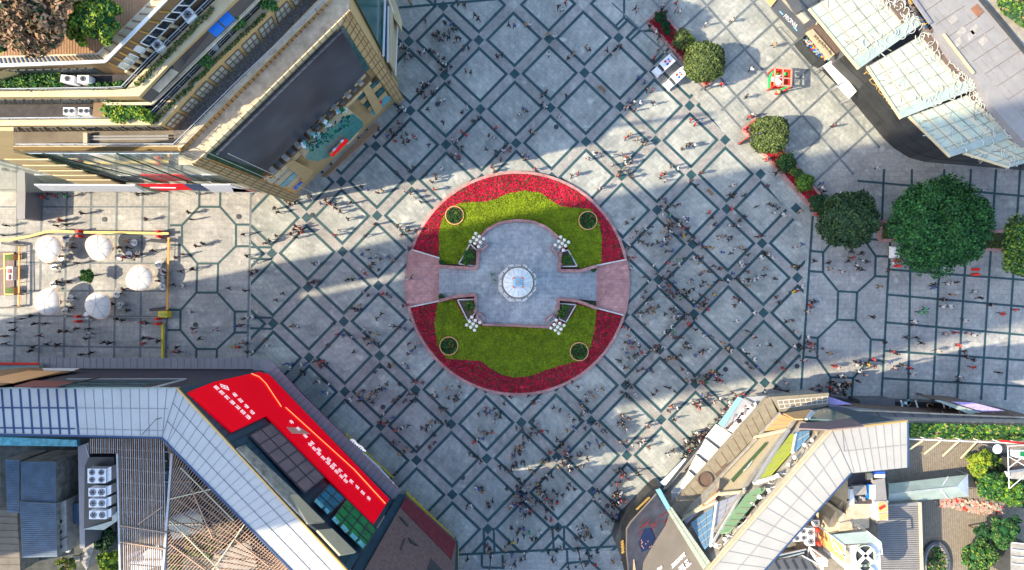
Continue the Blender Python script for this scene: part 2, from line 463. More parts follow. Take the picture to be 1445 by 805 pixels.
bands = MB()
RC = [(354, -40), (836, -40), (893, 30), (1143, 272), (1127, 570), (1118, 771), (648, 783), (354, 783)]
a, b_ = .090, .146; nd = .078
def cellpt(i, j, s, t):
    p = [node(i, j), node(i + 1, j), node(i + 1, j + 1), node(i, j + 1)]
    return tuple((1 - s) * (1 - t) * p[0][k] + s * (1 - t) * p[1][k] + s * t * p[2][k] + (1 - s) * t * p[3][k] for k in (0, 1))
for i in range(-8, 18):
    for j in range(-14, 14):
        c = cellpt(i, j, .5, .5)
        if not (280 < c[0] < 1240 and -80 < c[1] < 860): continue
        ring = [((a, a), (1 - a, a), (1 - b_, b_), (b_, b_)), ((1 - a, a), (1 - a, 1 - a), (1 - b_, 1 - b_), (1 - b_, b_)),
                ((1 - a, 1 - a), (a, 1 - a), (b_, 1 - b_), (1 - b_, 1 - b_)), ((a, 1 - a), (a, a), (b_, b_), (b_, 1 - b_))]
        for q in ring:
            pl = clip([cellpt(i, j, *x) for x in q], RC)
            if pl: bands.poly(pl, .009, 'band stone')
        for q in (((0, -a), (1, -a), (1, a), (0, a)), ((-a, 0), (a, 0), (a, 1), (-a, 1))):
            q2 = [(nd * 1.0 + (s - 0) * (1 - 2 * nd) if abs(t_) == a and q[0][1] == -a else s, t_) if q[0][1] == -a else (s, nd + t_ * (1 - 2 * nd)) for s, t_ in q]
            pl = clip([cellpt(i, j, *x) for x in q2], RC)
            if pl: bands.poly(pl, .0065 if q[0][1] == -a else .0075, 'corridor stone')
        n0 = node(i, j)
        pl = clip([cellpt(i, j, nd, 0), cellpt(i, j, 0, nd), (2 * n0[0] - cellpt(i, j, nd, 0)[0], 2 * n0[1] - cellpt(i, j, nd, 0)[1]), (2 * n0[0] - cellpt(i, j, 0, nd)[0], 2 * n0[1] - cellpt(i, j, 0, nd)[1])], [(360,0),(560,12),(700,3),(836,-20),(890,36),(1137,272),(1129,560),(1118,765),(650,780),(360,780)])
        # diamond between the four light quads
        e1 = (cellpt(i, j, nd, 0)[0] - n0[0], cellpt(i, j, nd, 0)[1] - n0[1]); e2 = (cellpt(i, j, 0, nd)[0] - n0[0], cellpt(i, j, 0, nd)[1] - n0[1])
        dm = [(n0[0] + s1 * e1[0] + s2 * e2[0], n0[1] + s1 * e1[1] + s2 * e2[1]) for s1, s2 in ((1, 1), (1, -1), (-1, -1), (-1, 1))]
        if inpoly(n0[0], n0[1], [(365, 8), (1140, 8), (1140, 280), (1130, 770), (365, 770)]) and (n0[0] - 872) * .69 - (n0[1] - 53) * .72 < 25: bands.poly(dm, .009, 'band stone')
Z3 = zoomed(0, 240, 2.875); ZR = zoomed(1120, 220, 2.117)
def lines(mb, segs, w, m, z=.013):
    for k, (p, q) in enumerate(segs): mb.poly(strip(p, q, w), z + (k % 7) * .0007, m)
def oct_(f, pts): p = f(*pts); return [(p[i], p[(i + 1) % len(p)]) for i in range(len(p))]
seg = []
seg += oct_(Z3, [(808, 150), (893, 150), (957, 222), (957, 310), (885, 380), (800, 380), (738, 305), (738, 225)])
seg += oct_(Z3, [(797, 498), (882, 498), (952, 575), (952, 660), (880, 727), (797, 727), (732, 650), (732, 570)])
f = lambda *p: seg.append(tuple(Z3(*p)))
for p in [((690, 225), (738, 225)), ((690, 305), (738, 305)), ((957, 222), (1015, 222)), ((957, 310), (1015, 310)), ((678, 568), (732, 568)), ((675, 650), (732, 650)), ((952, 575), (1008, 575)), ((952, 660), (1005, 660)),
          ((800, 380), (797, 498)), ((885, 380), (882, 498)), ((797, 727), (795, 790)), ((880, 727), (878, 790)), ((808, 150), (812, -80)), ((893, 150), (896, -80))]: f(*p)
lines(bands, seg, 3.2, 'band stone')
seg = [tuple(Z3((690, -60), (672, 790))), tuple(Z3((1018, 95), (1003, 790)))]
for xt, xb in [(-30, -40), (72, 57), (170, 157), (272, 258), (370, 360), (475, 462), (580, 567)]: seg.append(tuple(Z3((xt, 60), (xb, 790))))
lines(bands, seg, 3.0, 'grey band stone', .018)
seg = []
for yl, yr in [(38, 40), (150, 150), (262, 262), (375, 380), (490, 492), (592, 596), (712, 722)]: seg.append(tuple(Z3((-10, yl), (684, yr))))
seg.append(tuple(Z3((-10, 590), (672, 600)))); 
lines(bands, seg, 2.4, 'grey band stone', .023)
lines(bands, [((353.5, 349), (384, 349.5)), ((353.5, 365), (384, 366)), ((353, 448), (385, 449)), ((353, 463.5), (385, 464.5))], 3.2, 'band stone', .013)
# right side octagons and squares
seg = oct_(ZR, [(110, 262), (212, 253), (245, 300), (243, 360), (190, 408), (133, 405), (88, 350), (88, 290)])
seg += oct_(ZR, [(130, 490), (185, 492), (230, 548), (228, 610), (178, 664), (110, 662), (70, 605), (72, 545)])
f = lambda *p: seg.append(tuple(ZR(*p)))
for p in [((52, 285), (88, 288)), ((48, 345), (88, 348)), ((245, 300), (288, 302)), ((243, 360), (284, 362)), ((35, 541), (72, 545)), ((33, 601), (70, 605)), ((230, 549), (272, 551)), ((228, 611), (268, 613)),
          ((133, 405), (130, 490)), ((190, 408), (185, 492)), ((178, 664), (172, 730)), ((110, 662), (106, 730)), ((57, 180), (20, 730)), ((290, 225), (262, 730))]: f(*p)
lines(bands, seg, 3.2, 'band stone', .028)
seg = []
for xt, xb in [(350, 342), (440, 415), (518, 488), (592, 560), (664, 632), (735, 705)]:
    seg.append((ZR((xt + (xt - xb) * .4, 40))[0], ZR((xb, 730))[0]))
for p, q in [((268, 40), (290, 225)), ((350, 0), (350, 330))]: pass
seg.append(tuple(ZR((270, 40), (262, 230))))
lines(bands, seg, 3.2, 'band stone', .034)
seg = [tuple(ZR((280, 415), (700, 452))), tuple(ZR((275, 498), (700, 537))), tuple(ZR((270, 583), (700, 612))), tuple(ZR((266, 665), (700, 690))), tuple(ZR((190, 75), (700, 122))), tuple(ZR((283, 340), (700, 372))), tuple(ZR((215, 195), (262, 195))), tuple(ZR((200, 248), (262, 252)))]
lines(bands, seg, 3.0, 'band stone', .040)
# top and bottom border bands of the lattice
lines(bands, [((563, 11), (700, -1)), ((355, 787), (648, 783)), ((648, 783), (876, 771)), ((682.5, 745), (683.5, 783)), ((696.5, 745), (698, 782)), ((779.5, 742), (781.5, 778)), ((796, 742), (796, 776)),
              ((680, 783), (680, 800)), ((709, 783), (710, 803)), ((680, 801), (712, 802)), ((800, 775), (801, 795)), ((800, 795), (832, 792)), ((829, 774), (832, 792)), ((800, 795), (788, 808)), ((832, 792), (850, 808)),
              ((614, -5), (614, 6))], 3.2, 'band stone', .046)
# upper right: octagon remains and the turned grid
Z2 = zoomed(800, 0, 6.008)
lines(bands, [tuple(Z2((485, -60), (485, 150))), tuple(Z2((485, 150), (400, 235))), tuple(Z2((485, 150), (620, 265))), tuple(Z2((620, 265), (750, 262))), tuple(Z2((620, 265), (530, 348))), tuple(Z2((870, 405), (730, 545)))], 3.2, 'band stone', .052)
G0 = (1131.5, 162.3); U = (26.8, 30.8); V = (38.5, -35.5)
REG2 = [(893, 38), (885, 8), (880, -30), (1300, -30), (1260, 200), (1190, 268), (1146, 278)]
REG2c = [(893, 38), (880, -30), (1320, -30), (1250, 200), (1190, 262), (1146, 278)]
sg = []
for k in range(-9, 6):
    for l, (d, o) in enumerate(((U, V), (V, U))):
        p = (G0[0] + o[0] * k, G0[1] + o[1] * k)
        pl = clip(strip((p[0] - d[0] * 12, p[1] - d[1] * 12), (p[0] + d[0] * 12, p[1] + d[1] * 12), 3.1), REG2c)
        if pl: bands.poly(pl, .058 + l * .003, 'grey band stone')
Z5 = zoomed(980, 134, 6.008)
lines(bands, [tuple(Z5((-700, -780), (160, 20))), tuple(Z5((160, 20), (410, 300)))], 2.3, 'grey band stone', .066)
lines(bands, [((1094, 42), (1150, 106)), ((1101, 38), (1158, 100)), ((1094, 42), (1101, 38)), ((1158, 112), (1172, 98)), ((1152, 106), (1160, 99))], 1.2, 'grey band stone', .072)
bands.build('paving_bands', kind='structure')

# drains and manhole covers
def cover(px, py, r, lab):
    c = W(px, py, 0); mb = MB(); mb.lathe((c.x, c.y, 0.02), [(r, 0), (r, .06), (r * .93, .065), (r * .9, .05), (r * .3, .05), (r * .28, .062)], 'dark metal', 20)
    one(mb, 'manhole_cover', lab, 'manhole cover', 'round manhole covers set in the plaza')
for x, y, lab in [(617.5, 147.5, 'round manhole cover near the shopping block corner, top left of circle'), (784.8, 179.5, 'round manhole cover in shade just above the flower circle'),
                  (436.6, 277, 'round manhole cover by the foot of the golden facade'), (463, 488, 'round manhole cover on a dark band left of the flower circle'), (540.5, 574.5, 'round manhole cover below left of the flower circle'),
                  (1023.6, 521.5, 'round manhole cover lower right at the sunlight edge'), (653, 674, 'round manhole cover left of the bottom crowd'), (857, 714, 'round manhole cover beside the crowd near the dark screen'),
                  (147.5, 310, 'round manhole cover in sun above the parasols'), (337, 306, 'round manhole cover in sun by the left octagon paving'), (276, 458.5, 'round manhole cover inside the lower left octagon'), (1124.5, 517, 'round manhole cover on the right near the lit strip'), (440.8, 304, 'round pale manhole cover on the dark paving diamond in sun')]:
    cover(x, y, .42, lab)
# floor benches / slots
for (x, y), (x2, y2), lab in [((845.5, 122.5), (854, 130), 'low dark bench slab on the shaded upper plaza'), ((998, 268), (1005, 275.5), 'low dark bench slab right of the flower circle')]:
    mb = MB(); p, q = W(x, y, 0), W(x2, y2, 0); up = Vector((0, 0, .45)); mb.beam(p + up, q + up, .4, .1, 'brown cladding')
    for t in (.15, .85): e = p.lerp(q, t); mb.box((e.x, e.y, .2), (.3, .3, .4), 'dark metal', math.atan2(q.y - p.y, q.x - p.x))
    one(mb, 'bench', lab, 'bench')

# ------------------------------------------------------------------ central circle
ZC = zoomed(560, 230, 2.368); CC = (730.2, 400.2); RP = 158.8
def arc(c, r, a0, a1, n=48): return [(c[0] + r * math.cos(R(t)), c[1] - r * math.sin(R(t))) for t in np.linspace(a0, a1, n)]
mb = MB()
o_, i_ = arc(CC, RP, 0, 360, 97)[:-1], arc(CC, RP - 4, 0, 360, 97)[:-1]
kerb_o = [W(x, y, .45) for x, y in o_]; kerb_i = [W(x, y, .45) for x, y in i_]
for k in range(96):
    k2 = (k + 1) % 96
    mb.face([kerb_o[k], kerb_o[k2], kerb_i[k2], kerb_i[k]], 'pink granite')
    mb.face([kerb_o[k], kerb_o[k2], Vector((kerb_o[k2].x, kerb_o[k2].y, 0)), Vector((kerb_o[k].x, kerb_o[k].y, 0))], 'pink granite')
    mb.face([kerb_i[k], kerb_i[k2], Vector((kerb_i[k2].x, kerb_i[k2].y, .1)), Vector((kerb_i[k].x, kerb_i[k].y, .1))], 'pink granite')
kb = mb.build('garden_kerb'); tag(kb, 'ring of pink granite kerb round the circular flower garden', 'kerb')
mb = MB(); mb.poly(arc(CC, RP - 4, 0, 360, 96)[:-1], .30, 'soil'); mb.build('flower_bed_soil', kind='structure')
lawn_top = ZC((143, 338), (140, 240), (150, 190), (175, 150), (215, 133), (285, 130), (330, 122), (370, 102), (430, 93), (480, 100), (515, 125), (545, 145), (600, 150), (650, 155), (672, 185), (685, 245), (682, 338), (610, 352), (600, 345), (575, 290), (545, 250), (500, 215), (455, 198), (400, 193), (345, 200), (300, 222), (265, 252), (225, 300), (203, 338))
lawn_bot = ZC((135, 468), (195, 456), (205, 480), (235, 528), (285, 545), (400, 549), (510, 551), (562, 540), (590, 505), (603, 474), (668, 490), (660, 560), (645, 620), (622, 660), (560, 674), (500, 692), (450, 712), (400, 718), (350, 708), (310, 686), (280, 662), (220, 658), (165, 655), (135, 610), (126, 540))
ramp_l = [W_ for W_ in ZC((50, 292), (142, 318), (142, 462), (45, 481), (33, 440), (28, 403), (33, 340))]
ramp_r = ZC((666, 344), (768, 324), (776, 360), (779, 405), (775, 460), (757, 508), (666, 484))
plat = ZC((265, 350), (270, 265), (300, 225), (345, 203), (400, 195), (455, 200), (500, 218), (535, 250), (545, 265), (545, 350), (545, 455), (535, 520), (510, 548), (400, 545), (285, 542), (265, 520), (265, 445))
PH = 1.3
mb = MB(); mb.poly(lawn_top, .44, 'lawn dark'); a1 = mb.build('upper_lawn_soil', kind='structure')
mb = MB(); mb.poly(lawn_bot, .44, 'lawn dark'); a2 = mb.build('lower_lawn_soil', kind='structure')
def scatter_poly(poly, n, avoid=()):
    xs = [p[0] for p in poly]; ys = [p[1] for p in poly]; out = []
    while len(out) < n:
        x, y = random.uniform(min(xs), max(xs)), random.uniform(min(ys), max(ys))
        if inpoly(x, y, poly) and not any(inpoly(x, y, q) for q in avoid): out.append((x, y))
    return out
def carpet(name, pts, z0, z1, size, mats, wts, label, cat):
    P = np.array([tuple(W(x, y, random.uniform(z0, z1))) for x, y in pts])
    o = leaves_mesh(name, P, np.tile([0, 0, 1.0], (len(P), 1)), size, mats, wts, jitter=.35, aspect=.8)
    tag(o, label, cat, kind='stuff'); return o
pots = ZC((193, 176), (638, 193), (174, 612), (609, 631))
potz = [arc(p, 14.5, 0, 360, 16) for p in pots]
carpet('lawn_plants', scatter_poly(lawn_top, 17000, [potz[0], potz[1]]), .46, .60, .115, ['lawn', 'lawn light', 'lawn dark'], [.55, .2, .25], 'clipped yellow green plants in the upper half of the flower circle', 'plants')
carpet('lawn_plants', scatter_poly(lawn_bot, 20000, [potz[2], potz[3]]), .46, .60, .115, ['lawn', 'lawn light', 'lawn dark'], [.5, .12, .38], 'clipped green plants in the lower half of the flower circle', 'plants')
avoid = [lawn_top, lawn_bot, ramp_l, ramp_r, plat, ZC((140, 320), (265, 350), (265, 445), (140, 462)), ZC((545, 345), (668, 340), (668, 485), (545, 455)), ZC((200, 340), (245, 262), (275, 290), (275, 350)), ZC((200, 455), (270, 450), (250, 540)), ZC((540, 355), (540, 290), (575, 300), (612, 352)), ZC((540, 455), (605, 470), (560, 545))]
circ = arc(CC, RP - 4.5, 0, 360, 64)
fl = scatter_poly(circ, 38000, avoid)
up_ = [p for p in fl if p[1] < 400]; dn_ = [p for p in fl if p[1] >= 400]
carpet('red_flowers', up_, .36, .58, .135, ['flower red', 'flower pink', 'flower crimson', 'leaf green dark', 'leaf rust dark'], [.42, .14, .18, .12, .14], 'band of bright red flowers along the upper rim of the circle', 'flowers')
carpet('red_flowers', dn_, .36, .58, .135, ['flower crimson', 'flower red', 'flower pink', 'leaf green dark', 'leaf rust dark'], [.42, .22, .1, .12, .14], 'band of crimson flowers along the lower rim of the circle', 'flowers')

pf = MB(); t_ = [W(x, y, PH) for x, y in plat]; pf.loft([Vector((p.x, p.y, 0)) for p in t_], t_, 'pink granite', mtop='platform stone'); pf.build('monument_platform', kind='structure')
for nm, rp, dirn in (('left', ramp_l, 1), ('right', ramp_r, -1)):
    mb = MB(); mb.prism(rp, .50, .0, 'pink granite'); mb.build('entrance_pavement', kind='structure')
    xa, xb = (142, 265) if dirn == 1 else (666, 545)
    ya0, ya1, yb0, yb1 = (344, 452, 355, 441) if dirn == 1 else (352, 462, 365, 450)
    n = 11; st = MB()
    for k in range(n):
        t0, t1 = k / n, (k + 1) / n; z = .5 + (PH - .5) * (k + 1) / n - .01
        q = ZC((xa + (xb - xa) * t0, ya0 + (yb0 - ya0) * t0), (xa + (xb - xa) * t1, ya0 + (yb0 - ya0) * t1), (xa + (xb - xa) * t1, ya1 + (yb1 - ya1) * t1), (xa + (xb - xa) * t0, ya1 + (yb1 - ya1) * t0))
        st.prism(q, z, .05, 'platform stone')
        e = [W(x, y, z + .008) for x, y in (q[0], q[3])]; st.beam(e[0], e[1], .05, .012, 'grey metal')
    s_ = st.build('stairs'); tag(s_, f'pale stone stairs up to the monument platform from the {nm} entrance', 'stairs')
# parapet walls
def wallpx(pts, z0, z1, w, m, name, lab, cat='low wall'):
    mb = MB()
    for k, (p, q) in enumerate(zip(pts, pts[1:])):
        a_, c_ = W(*p, z1), W(*q, z1); hh = z1 - z0; mb.beam(a_ - Vector((0, 0, hh / 2)), c_ - Vector((0, 0, hh / 2)), w + (k % 2) * .006, hh + (k % 2) * .006, m)
    return one(mb, name, lab, cat)
arc_top = ZC((268, 262), (300, 224), (345, 200), (400, 192), (455, 197), (500, 215), (540, 250))
wallpx(arc_top, .3, PH + .45, .42, 'pink granite', 'curved_parapet', 'curved pink granite parapet along the top of the monument platform')
wallpx(ZC((285, 541), (400, 544), (508, 550)), .3, PH + .45, .38, 'pink granite', 'curved_parapet', 'shallow pink granite parapet along the bottom of the monument platform')
for q, lab in [(((140, 345), (200, 350), (268, 353), (272, 292)), 'upper left'), (((140, 462), (195, 447), (264, 441), (262, 500)), 'lower left'), (((668, 345), (610, 362), (543, 360), (547, 296)), 'upper right'), (((670, 487), (605, 462), (540, 455), (537, 512)), 'lower right')]:
    wallpx(ZC(*q), .3, PH + .5, .5, 'pink granite', 'stair_parapet', f'pink granite parapet beside the stairs, {lab} of the monument')
for q, lab in [(((52, 291), (142, 318)), 'upper edge of the left pink entrance'), (((45, 482), (142, 462)), 'lower edge of the left pink entrance'), (((668, 343), (768, 323)), 'upper edge of the right pink entrance'), (((668, 486), (757, 509)), 'lower edge of the right pink entrance')]:
    wallpx(ZC(*q), .2, .95, .22, 'marble', 'entrance_wall', f'thin pale wall along the {lab}')
tri = {'upper left': [(207, 338), (245, 272), (268, 292), (268, 346)], 'lower left': [(203, 458), (262, 456), (262, 502), (238, 528)], 'upper right': [(550, 347), (550, 298), (572, 292), (602, 346)], 'lower right': [(542, 522), (542, 470), (598, 474), (565, 532)]}
shr = {'upper left': [(240, 310, 20), (232, 330, 12)], 'lower left': [(243, 478, 17)], 'upper right': [(567, 325, 18)], 'lower right': [(562, 485, 10), (550, 505, 14)]}
for k, q in tri.items():
    px = ZC(*q); t = thing('triangular_planter', f'three sided stone planter, {k} corner of the monument platform', 'planter', W(*px[0], 0), 'triangular planters around the monument')
    mb = MB(); mb.prism(px, .95, 0, 'soil'); mb.build('soil', t)
    mb = MB()
    for a_, c_ in zip(px, px[1:] + px[:1]): mb.beam(W(*a_, .8), W(*c_, .8), .2, .9, 'marble')
    mb.build('rim', t)
    for n_, (x, y, r) in enumerate(shr[k]):
        p = ZC((x, y))[0]
        tree('shrub', f'{"larger" if n_ == 0 and len(shr[k])>1 else "small"} rounded green shrub in the {k} triangular planter' + (' nearer the stairs' if n_ else ''), 'shrub', p[0], p[1], r / 2.368, 1.6, ['leaf green', 'leaf lime', 'leaf green light'], [.5, .2, .3], .13, 420, base=.9, flat=.8, wob=.15)
for (x, y), lab in zip(ZC((150, 333), (148, 448), (657, 356), (649, 473)), ['upper left', 'lower left', 'upper right', 'lower right']):
    tree('shrub', f'tiny clipped ball shrub at the stair foot, {lab} of the circle', 'shrub', x, y, 4, 1.2, ['leaf green', 'leaf dark', 'leaf green light'], [.5, .3, .2], .1, 260, base=.45, wob=.05)
for (x, y), lab in zip(pots, ['upper left', 'upper right', 'lower left', 'lower right']):
    c = W(x, y, .6); t = thing('round_planter', f'round orange rimmed planter of dark green plants, {lab} of the flower circle', 'planter', (c.x, c.y, 0), 'round planters in the flower circle')
    r = 13.2 * S; mb = MB()
    mb.lathe((c.x, c.y, 0), [(r, .3), (r, .85), (r - .14, .85), (r - .14, .6)], 'orange panel', 36); mb.build('rim', t)
    mb = MB(); mb.lathe((c.x, c.y, .0), [(r - .14, .4), (r - .14, .68), (.01, .72)], 'leaf green dark', 24); mb.build('soil', t)
    a_ = rng.uniform(0, 2 * PI, 900); rr = (r - .2) * np.sqrt(rng.uniform(0, 1, 900))
    P = np.stack([c.x + rr * np.cos(a_), c.y + rr * np.sin(a_), rng.uniform(.7, 1.0, 900)], 1)
    leaves_mesh('plants', P, np.tile([0, 0, 1.], (900, 1)), .12, ['leaf green', 'leaf green dark', 'leaf lime', 'flower crimson'], [.5, .32, .12, .06], t)
# lamp clusters
def lamp_cluster(x, y, rz, lab):
    z = 4.6; c = W(x, y, z); t = thing('globe_lamp', f'cluster of round white globe lamps on a pedestal, {lab} of the monument', 'street lamp', (c.x, c.y, PH), 'globe lamps around the monument')
    mb = MB(); mb.tube((c.x, c.y, PH), (c.x, c.y, z), .11, 'dark metal', 10)
    for k in range(8):
        a_ = 2 * PI * k / 8 + .2; rr, zz = (1.08, z - .25) if k % 2 == 0 else (.66, z - .05)
        mb.tube((c.x, c.y, zz - .3), (c.x + rr * math.cos(a_), c.y + rr * math.sin(a_), zz - .2), .07, 'cream frame', 5)
    mb.build('pole', t)
    for k in range(9):
        a_ = 2 * PI * k / 8 + .2; rr, zz = (1.08, z - .1) if k % 2 == 0 else (.66, z + .15)
        if k == 8: rr, zz = 0, z + .45
        g_ = MB(); g_.ball((c.x + rr * math.cos(a_), c.y + rr * math.sin(a_), zz), .29, 'globe glass', 12, 8); g_.build('globe', t, smooth=True)
    return t
for (x, y), (sx, sy), ang, lab in zip(ZC((268, 258), (552, 270), (255, 538), (537, 548)), ZC((287, 278), (530, 288), (280, 517), (515, 524)), (-40, 40, 40, -40), ('upper left', 'upper right', 'lower left', 'lower right')):
    lamp_cluster(x, y, 0, lab)
    p = W(sx, sy, PH + .9); mb = MB(); mb.box((p.x, p.y, PH + .45), (1.5, 1.15, .9), 'pink granite', R(-ang))
    mb.box((p.x, p.y, PH + .92), (1.0, .7, .06), 'white paint', R(-ang))
    ca, sa = math.cos(R(-ang)), math.sin(R(-ang))
    for i in range(4):
        for j in range(2):
            dx, dy = -.36 + i * .24, -.16 + j * .32; mb.box((p.x + dx * ca - dy * sa, p.y + dx * sa + dy * ca, PH + .97), (.19, .26, .05), 'teal cladding', R(-ang))
    one(mb, 'stone_pedestal', f'pink stone pedestal with a dark grille on top, {lab} of the monument', 'pedestal', 'pedestals beside the globe lamps')
# monument
mc = W(729.3, 399.8, 0); t = thing('monument', 'octagonal white stone clock monument with round top in the circle centre', 'monument', (mc.x, mc.y, PH))
mc = Vector((mc.x, mc.y, 0)); ph = R(22.5)
mb = MB(); mb.lathe(mc + Vector((0, 0, PH)), [(3.35, 0), (3.35, .35), (3.1, .36), (3.1, .7)], 'marble', 8, ph); mb.build('base', t)
mb = MB(); mb.lathe(mc + Vector((0, 0, PH)), [(2.3, .7), (2.15, 8), (2.05, 20.5), (2.35, 21), (2.35, 22.4)], 'marble', 8, ph)
mb.build('shaft', t)
mb = MB(); mb.lathe(mc, [(2.2, 22.6), (2.62, 23.0), (2.62, 24.0), (2.35, 24.0), (2.3, 23.6), (2.0, 23.6)], 'marble', 8, ph)
for k in range(8):
    a_ = 2 * PI * k / 8 + ph; b2 = a_ + 2 * PI / 8
    for q in range(4):
        t0 = q / 4; p0 = Vector((math.cos(a_), math.sin(a_), 0)).lerp(Vector((math.cos(b2), math.sin(b2), 0)), t0)
        mb.box((mc.x + p0.x * 2.5, mc.y + p0.y * 2.5, 24.05), (.16, .16, .14), 'umber' if q % 2 else 'marble', a_)
mb.build('balcony', t)
mb = MB(); mb.lathe(mc, [(1.98, 23.5), (2.0, 24.4), (1.9, 24.55), (.9, 24.95), (.5, 25.0)], 'dome white', 40); mb.lathe(mc, [(2.0, 24.02), (2.09, 24.06), (2.09, 24.1), (1.98, 24.2)], 'umber', 40); mb.build('crown', t, smooth=True); mb = MB()
for k in range(16):
    a_ = 2 * PI * k / 16; d = Vector((math.cos(a_), math.sin(a_), 0)); mb.beam(mc + d * .6 + Vector((0, 0, 25.02)), mc + d * 1.88 + Vector((0, 0, 24.6)), .035, .03, 'concrete')
mb.build('roof_seam', t)
for k in range(4):
    a_ = PI / 2 * k; fc = MB(); d = Vector((math.cos(a_), math.sin(a_), 0)); fc.tube(mc + d * 2.02 + Vector((0, 0, 21.7)), mc + d * 2.36 + Vector((0, 0, 21.7)), .75, 'white plastic', 24); fc.build('clock_face', t)
mb = MB(); mb.box((mc.x, mc.y, 25.2), (.95, .95, .5), 'light blue'); mb.box((mc.x, mc.y, 25.5), (.6, .6, .2), 'grey metal')
for k in range(4):
    a_ = PI / 4 + PI / 2 * k; d = Vector((math.cos(a_), math.sin(a_), 0)); mb.tube(mc + Vector((0, 0, 25.5)), mc + d * .75 + Vector((0, 0, 25.15)), .05, 'white metal', 6); mb.box(mc + d * .85 + Vector((0, 0, 25.1)), (.4, .12, .12), 'bright red', a_ + PI / 2)
mb.beam(mc + Vector((.4, -.1, 25.1)), mc + Vector((1.8, -.35, 24.7)), .05, .05, 'grey metal'); mb.tube(mc + Vector((0, 0, 25.5)), mc + Vector((0, 0, 28.5)), .04, 'grey metal', 6)
mb.build('mast', t)
# ------------------------------------------------------------------ UPPER LEFT: stepped golden block
T1, T2, T3, T4 = 35.0, 39.1, 43.0, 46.6
bl = thing('shopping_building', 'stepped golden building with planted terraces and a huge blank dark screen', 'building', W(200, 200, 0) * 1.0)
def part(name, mb, parent, smooth=False): return mb.build(name, parent, smooth)
XL = -60
F1g = [(XL, 276), (405, 276)]                       # ground foot lines
A0, A1 = W(418, 281, 0), W(564, 142, 0)
front = Plane(A0, A1, A0 + Vector((0, 0, 10)))
tl, tr = front.hit(271, 233), front.hit(493, 14)
print('front top z', round(tl.z, 1), round(tr.z, 1))
ZT = 35.2
# core volume: ground outline following the first terrace
core = MB()
core.mesh([W(XL, 271, 0), W(408, 271, 0), W(414, 279, 0), W(563, 139, 0), W(558, 60, 0), W(556, -200, 0), W(XL, -200, 0)] +
          [Vector((p.x, p.y, T1 - .3)) for p in (W(XL, 271, 0), W(408, 271, 0), W(414, 279, 0), W(563, 139, 0), W(558, 60, 0), W(556, -200, 0), W(XL, -200, 0))],
          [(i, (i + 1) % 7, 7 + (i + 1) % 7, 7 + i) for i in range(7)] + [tuple(range(7, 14))], 'gold panel')
# roof shell behind the terraces, set inside
core.mesh([Vector((p.x, p.y, z)) for z in (T1 - .3, 46.0) for p in (W(XL, 120, 46), W(128, 60, 46), W(230, -40, 46), W(330, -200, 46), W(XL, -200, 46))],
          [(0, 1, 6, 5), (1, 2, 7, 6), (2, 3, 8, 7), (3, 4, 9, 8), (4, 0, 5, 9)], 'gold panel')
part('wall', core, bl)
# --- front facade cladding (d = proud of the wall)
def fpoly(mb, px, d, m, plane=front, th=None): mb.slab(plane.pts(px, d), .12 if th is None else th, m); return mb
fr = MB()
fpoly(fr, [(271, 233), (493, 14), (498, 24), (283, 236)], .5, 'gold light')                        # top edge
fpoly(fr, [(493, 14), (570, 139), (560, 146), (481, 38)], .55, 'gold panel')                       # right pier
fpoly(fr, [(271, 233), (283, 222), (376, 256), (424, 278), (411, 286)], .55, 'gold panel')        # left pier
fpoly(fr, [(372, 252), (515, 103), (524, 117), (380, 262)], .5, 'gold light')                     # beam below the screen
fpoly(fr, [(508, 119), (516, 112), (540, 152), (530, 162)], .7, 'gold panel')
fpoly(fr, [(402, 232), (412, 225), (442, 240), (430, 256)], .7, 'gold panel')
part('cladding', fr, bl)
sc_ = MB(); fpoly(sc_, [(303, 216), (480, 42), (514, 99), (372, 240)], 1.0, 'screen glass', th=.4); part('screen', sc_, bl)
s2 = MB(); fpoly(s2, [(291, 222), (302, 213), (372, 241), (368, 252)], .8, 'leaf dark'); part('side_panel', s2, bl)
s2 = MB(); fpoly(s2, [(480, 40), (485, 37), (521, 96), (514, 102)], .8, 'teal glass'); part('side_panel', s2, bl)
jt = MB()
def fj(p, q, n, p2, q2, w=.07):
    for k in range(n + 1):
        t_ = k / max(1, n); u1 = (p[0] + (p2[0] - p[0]) * t_, p[1] + (p2[1] - p[1]) * t_); u2 = (q[0] + (q2[0] - q[0]) * t_, q[1] + (q2[1] - q[1]) * t_)
        jt.beam(front.hit(*u1, .72), front.hit(*u2, .72), w, .05, 'brown cladding', up=front.n)
fj((493, 16), (482, 37), 14, (569, 137), (558, 146)); fj((486, 20), (562, 146), 2, (494, 16), (570, 139)); fj((273, 231), (283, 224), 12, (413, 284), (423, 276)); fj((272, 231), (412, 285), 3, (284, 223), (424, 277)); fj((271, 231), (279, 236), 26, (491, 15), (497, 24))
fj((374, 252), (380, 261), 16, (515, 104), (524, 116))
part('cladding_joint', jt, bl)
# ledge units under the screen
lg = MB()
for k in range(15):
    t0, t1 = k / 15, (k + .55) / 15
    p = front.hit(382 + (512 - 382) * t0, 241 + (108 - 241) * t0, .8); q = front.hit(382 + (512 - 382) * t1, 241 + (108 - 241) * t1, .8)
    lg.beam(p, q, 1.3, .9, 'charcoal slab' if k % 2 else 'concrete'); 
p, q = front.hit(374, 246, .7), front.hit(519, 104, .7); lg.beam(p - Vector((0, 0, .7)), q - Vector((0, 0, .7)), 1.5, .3, 'brown cladding')
part('ledge', lg, bl)
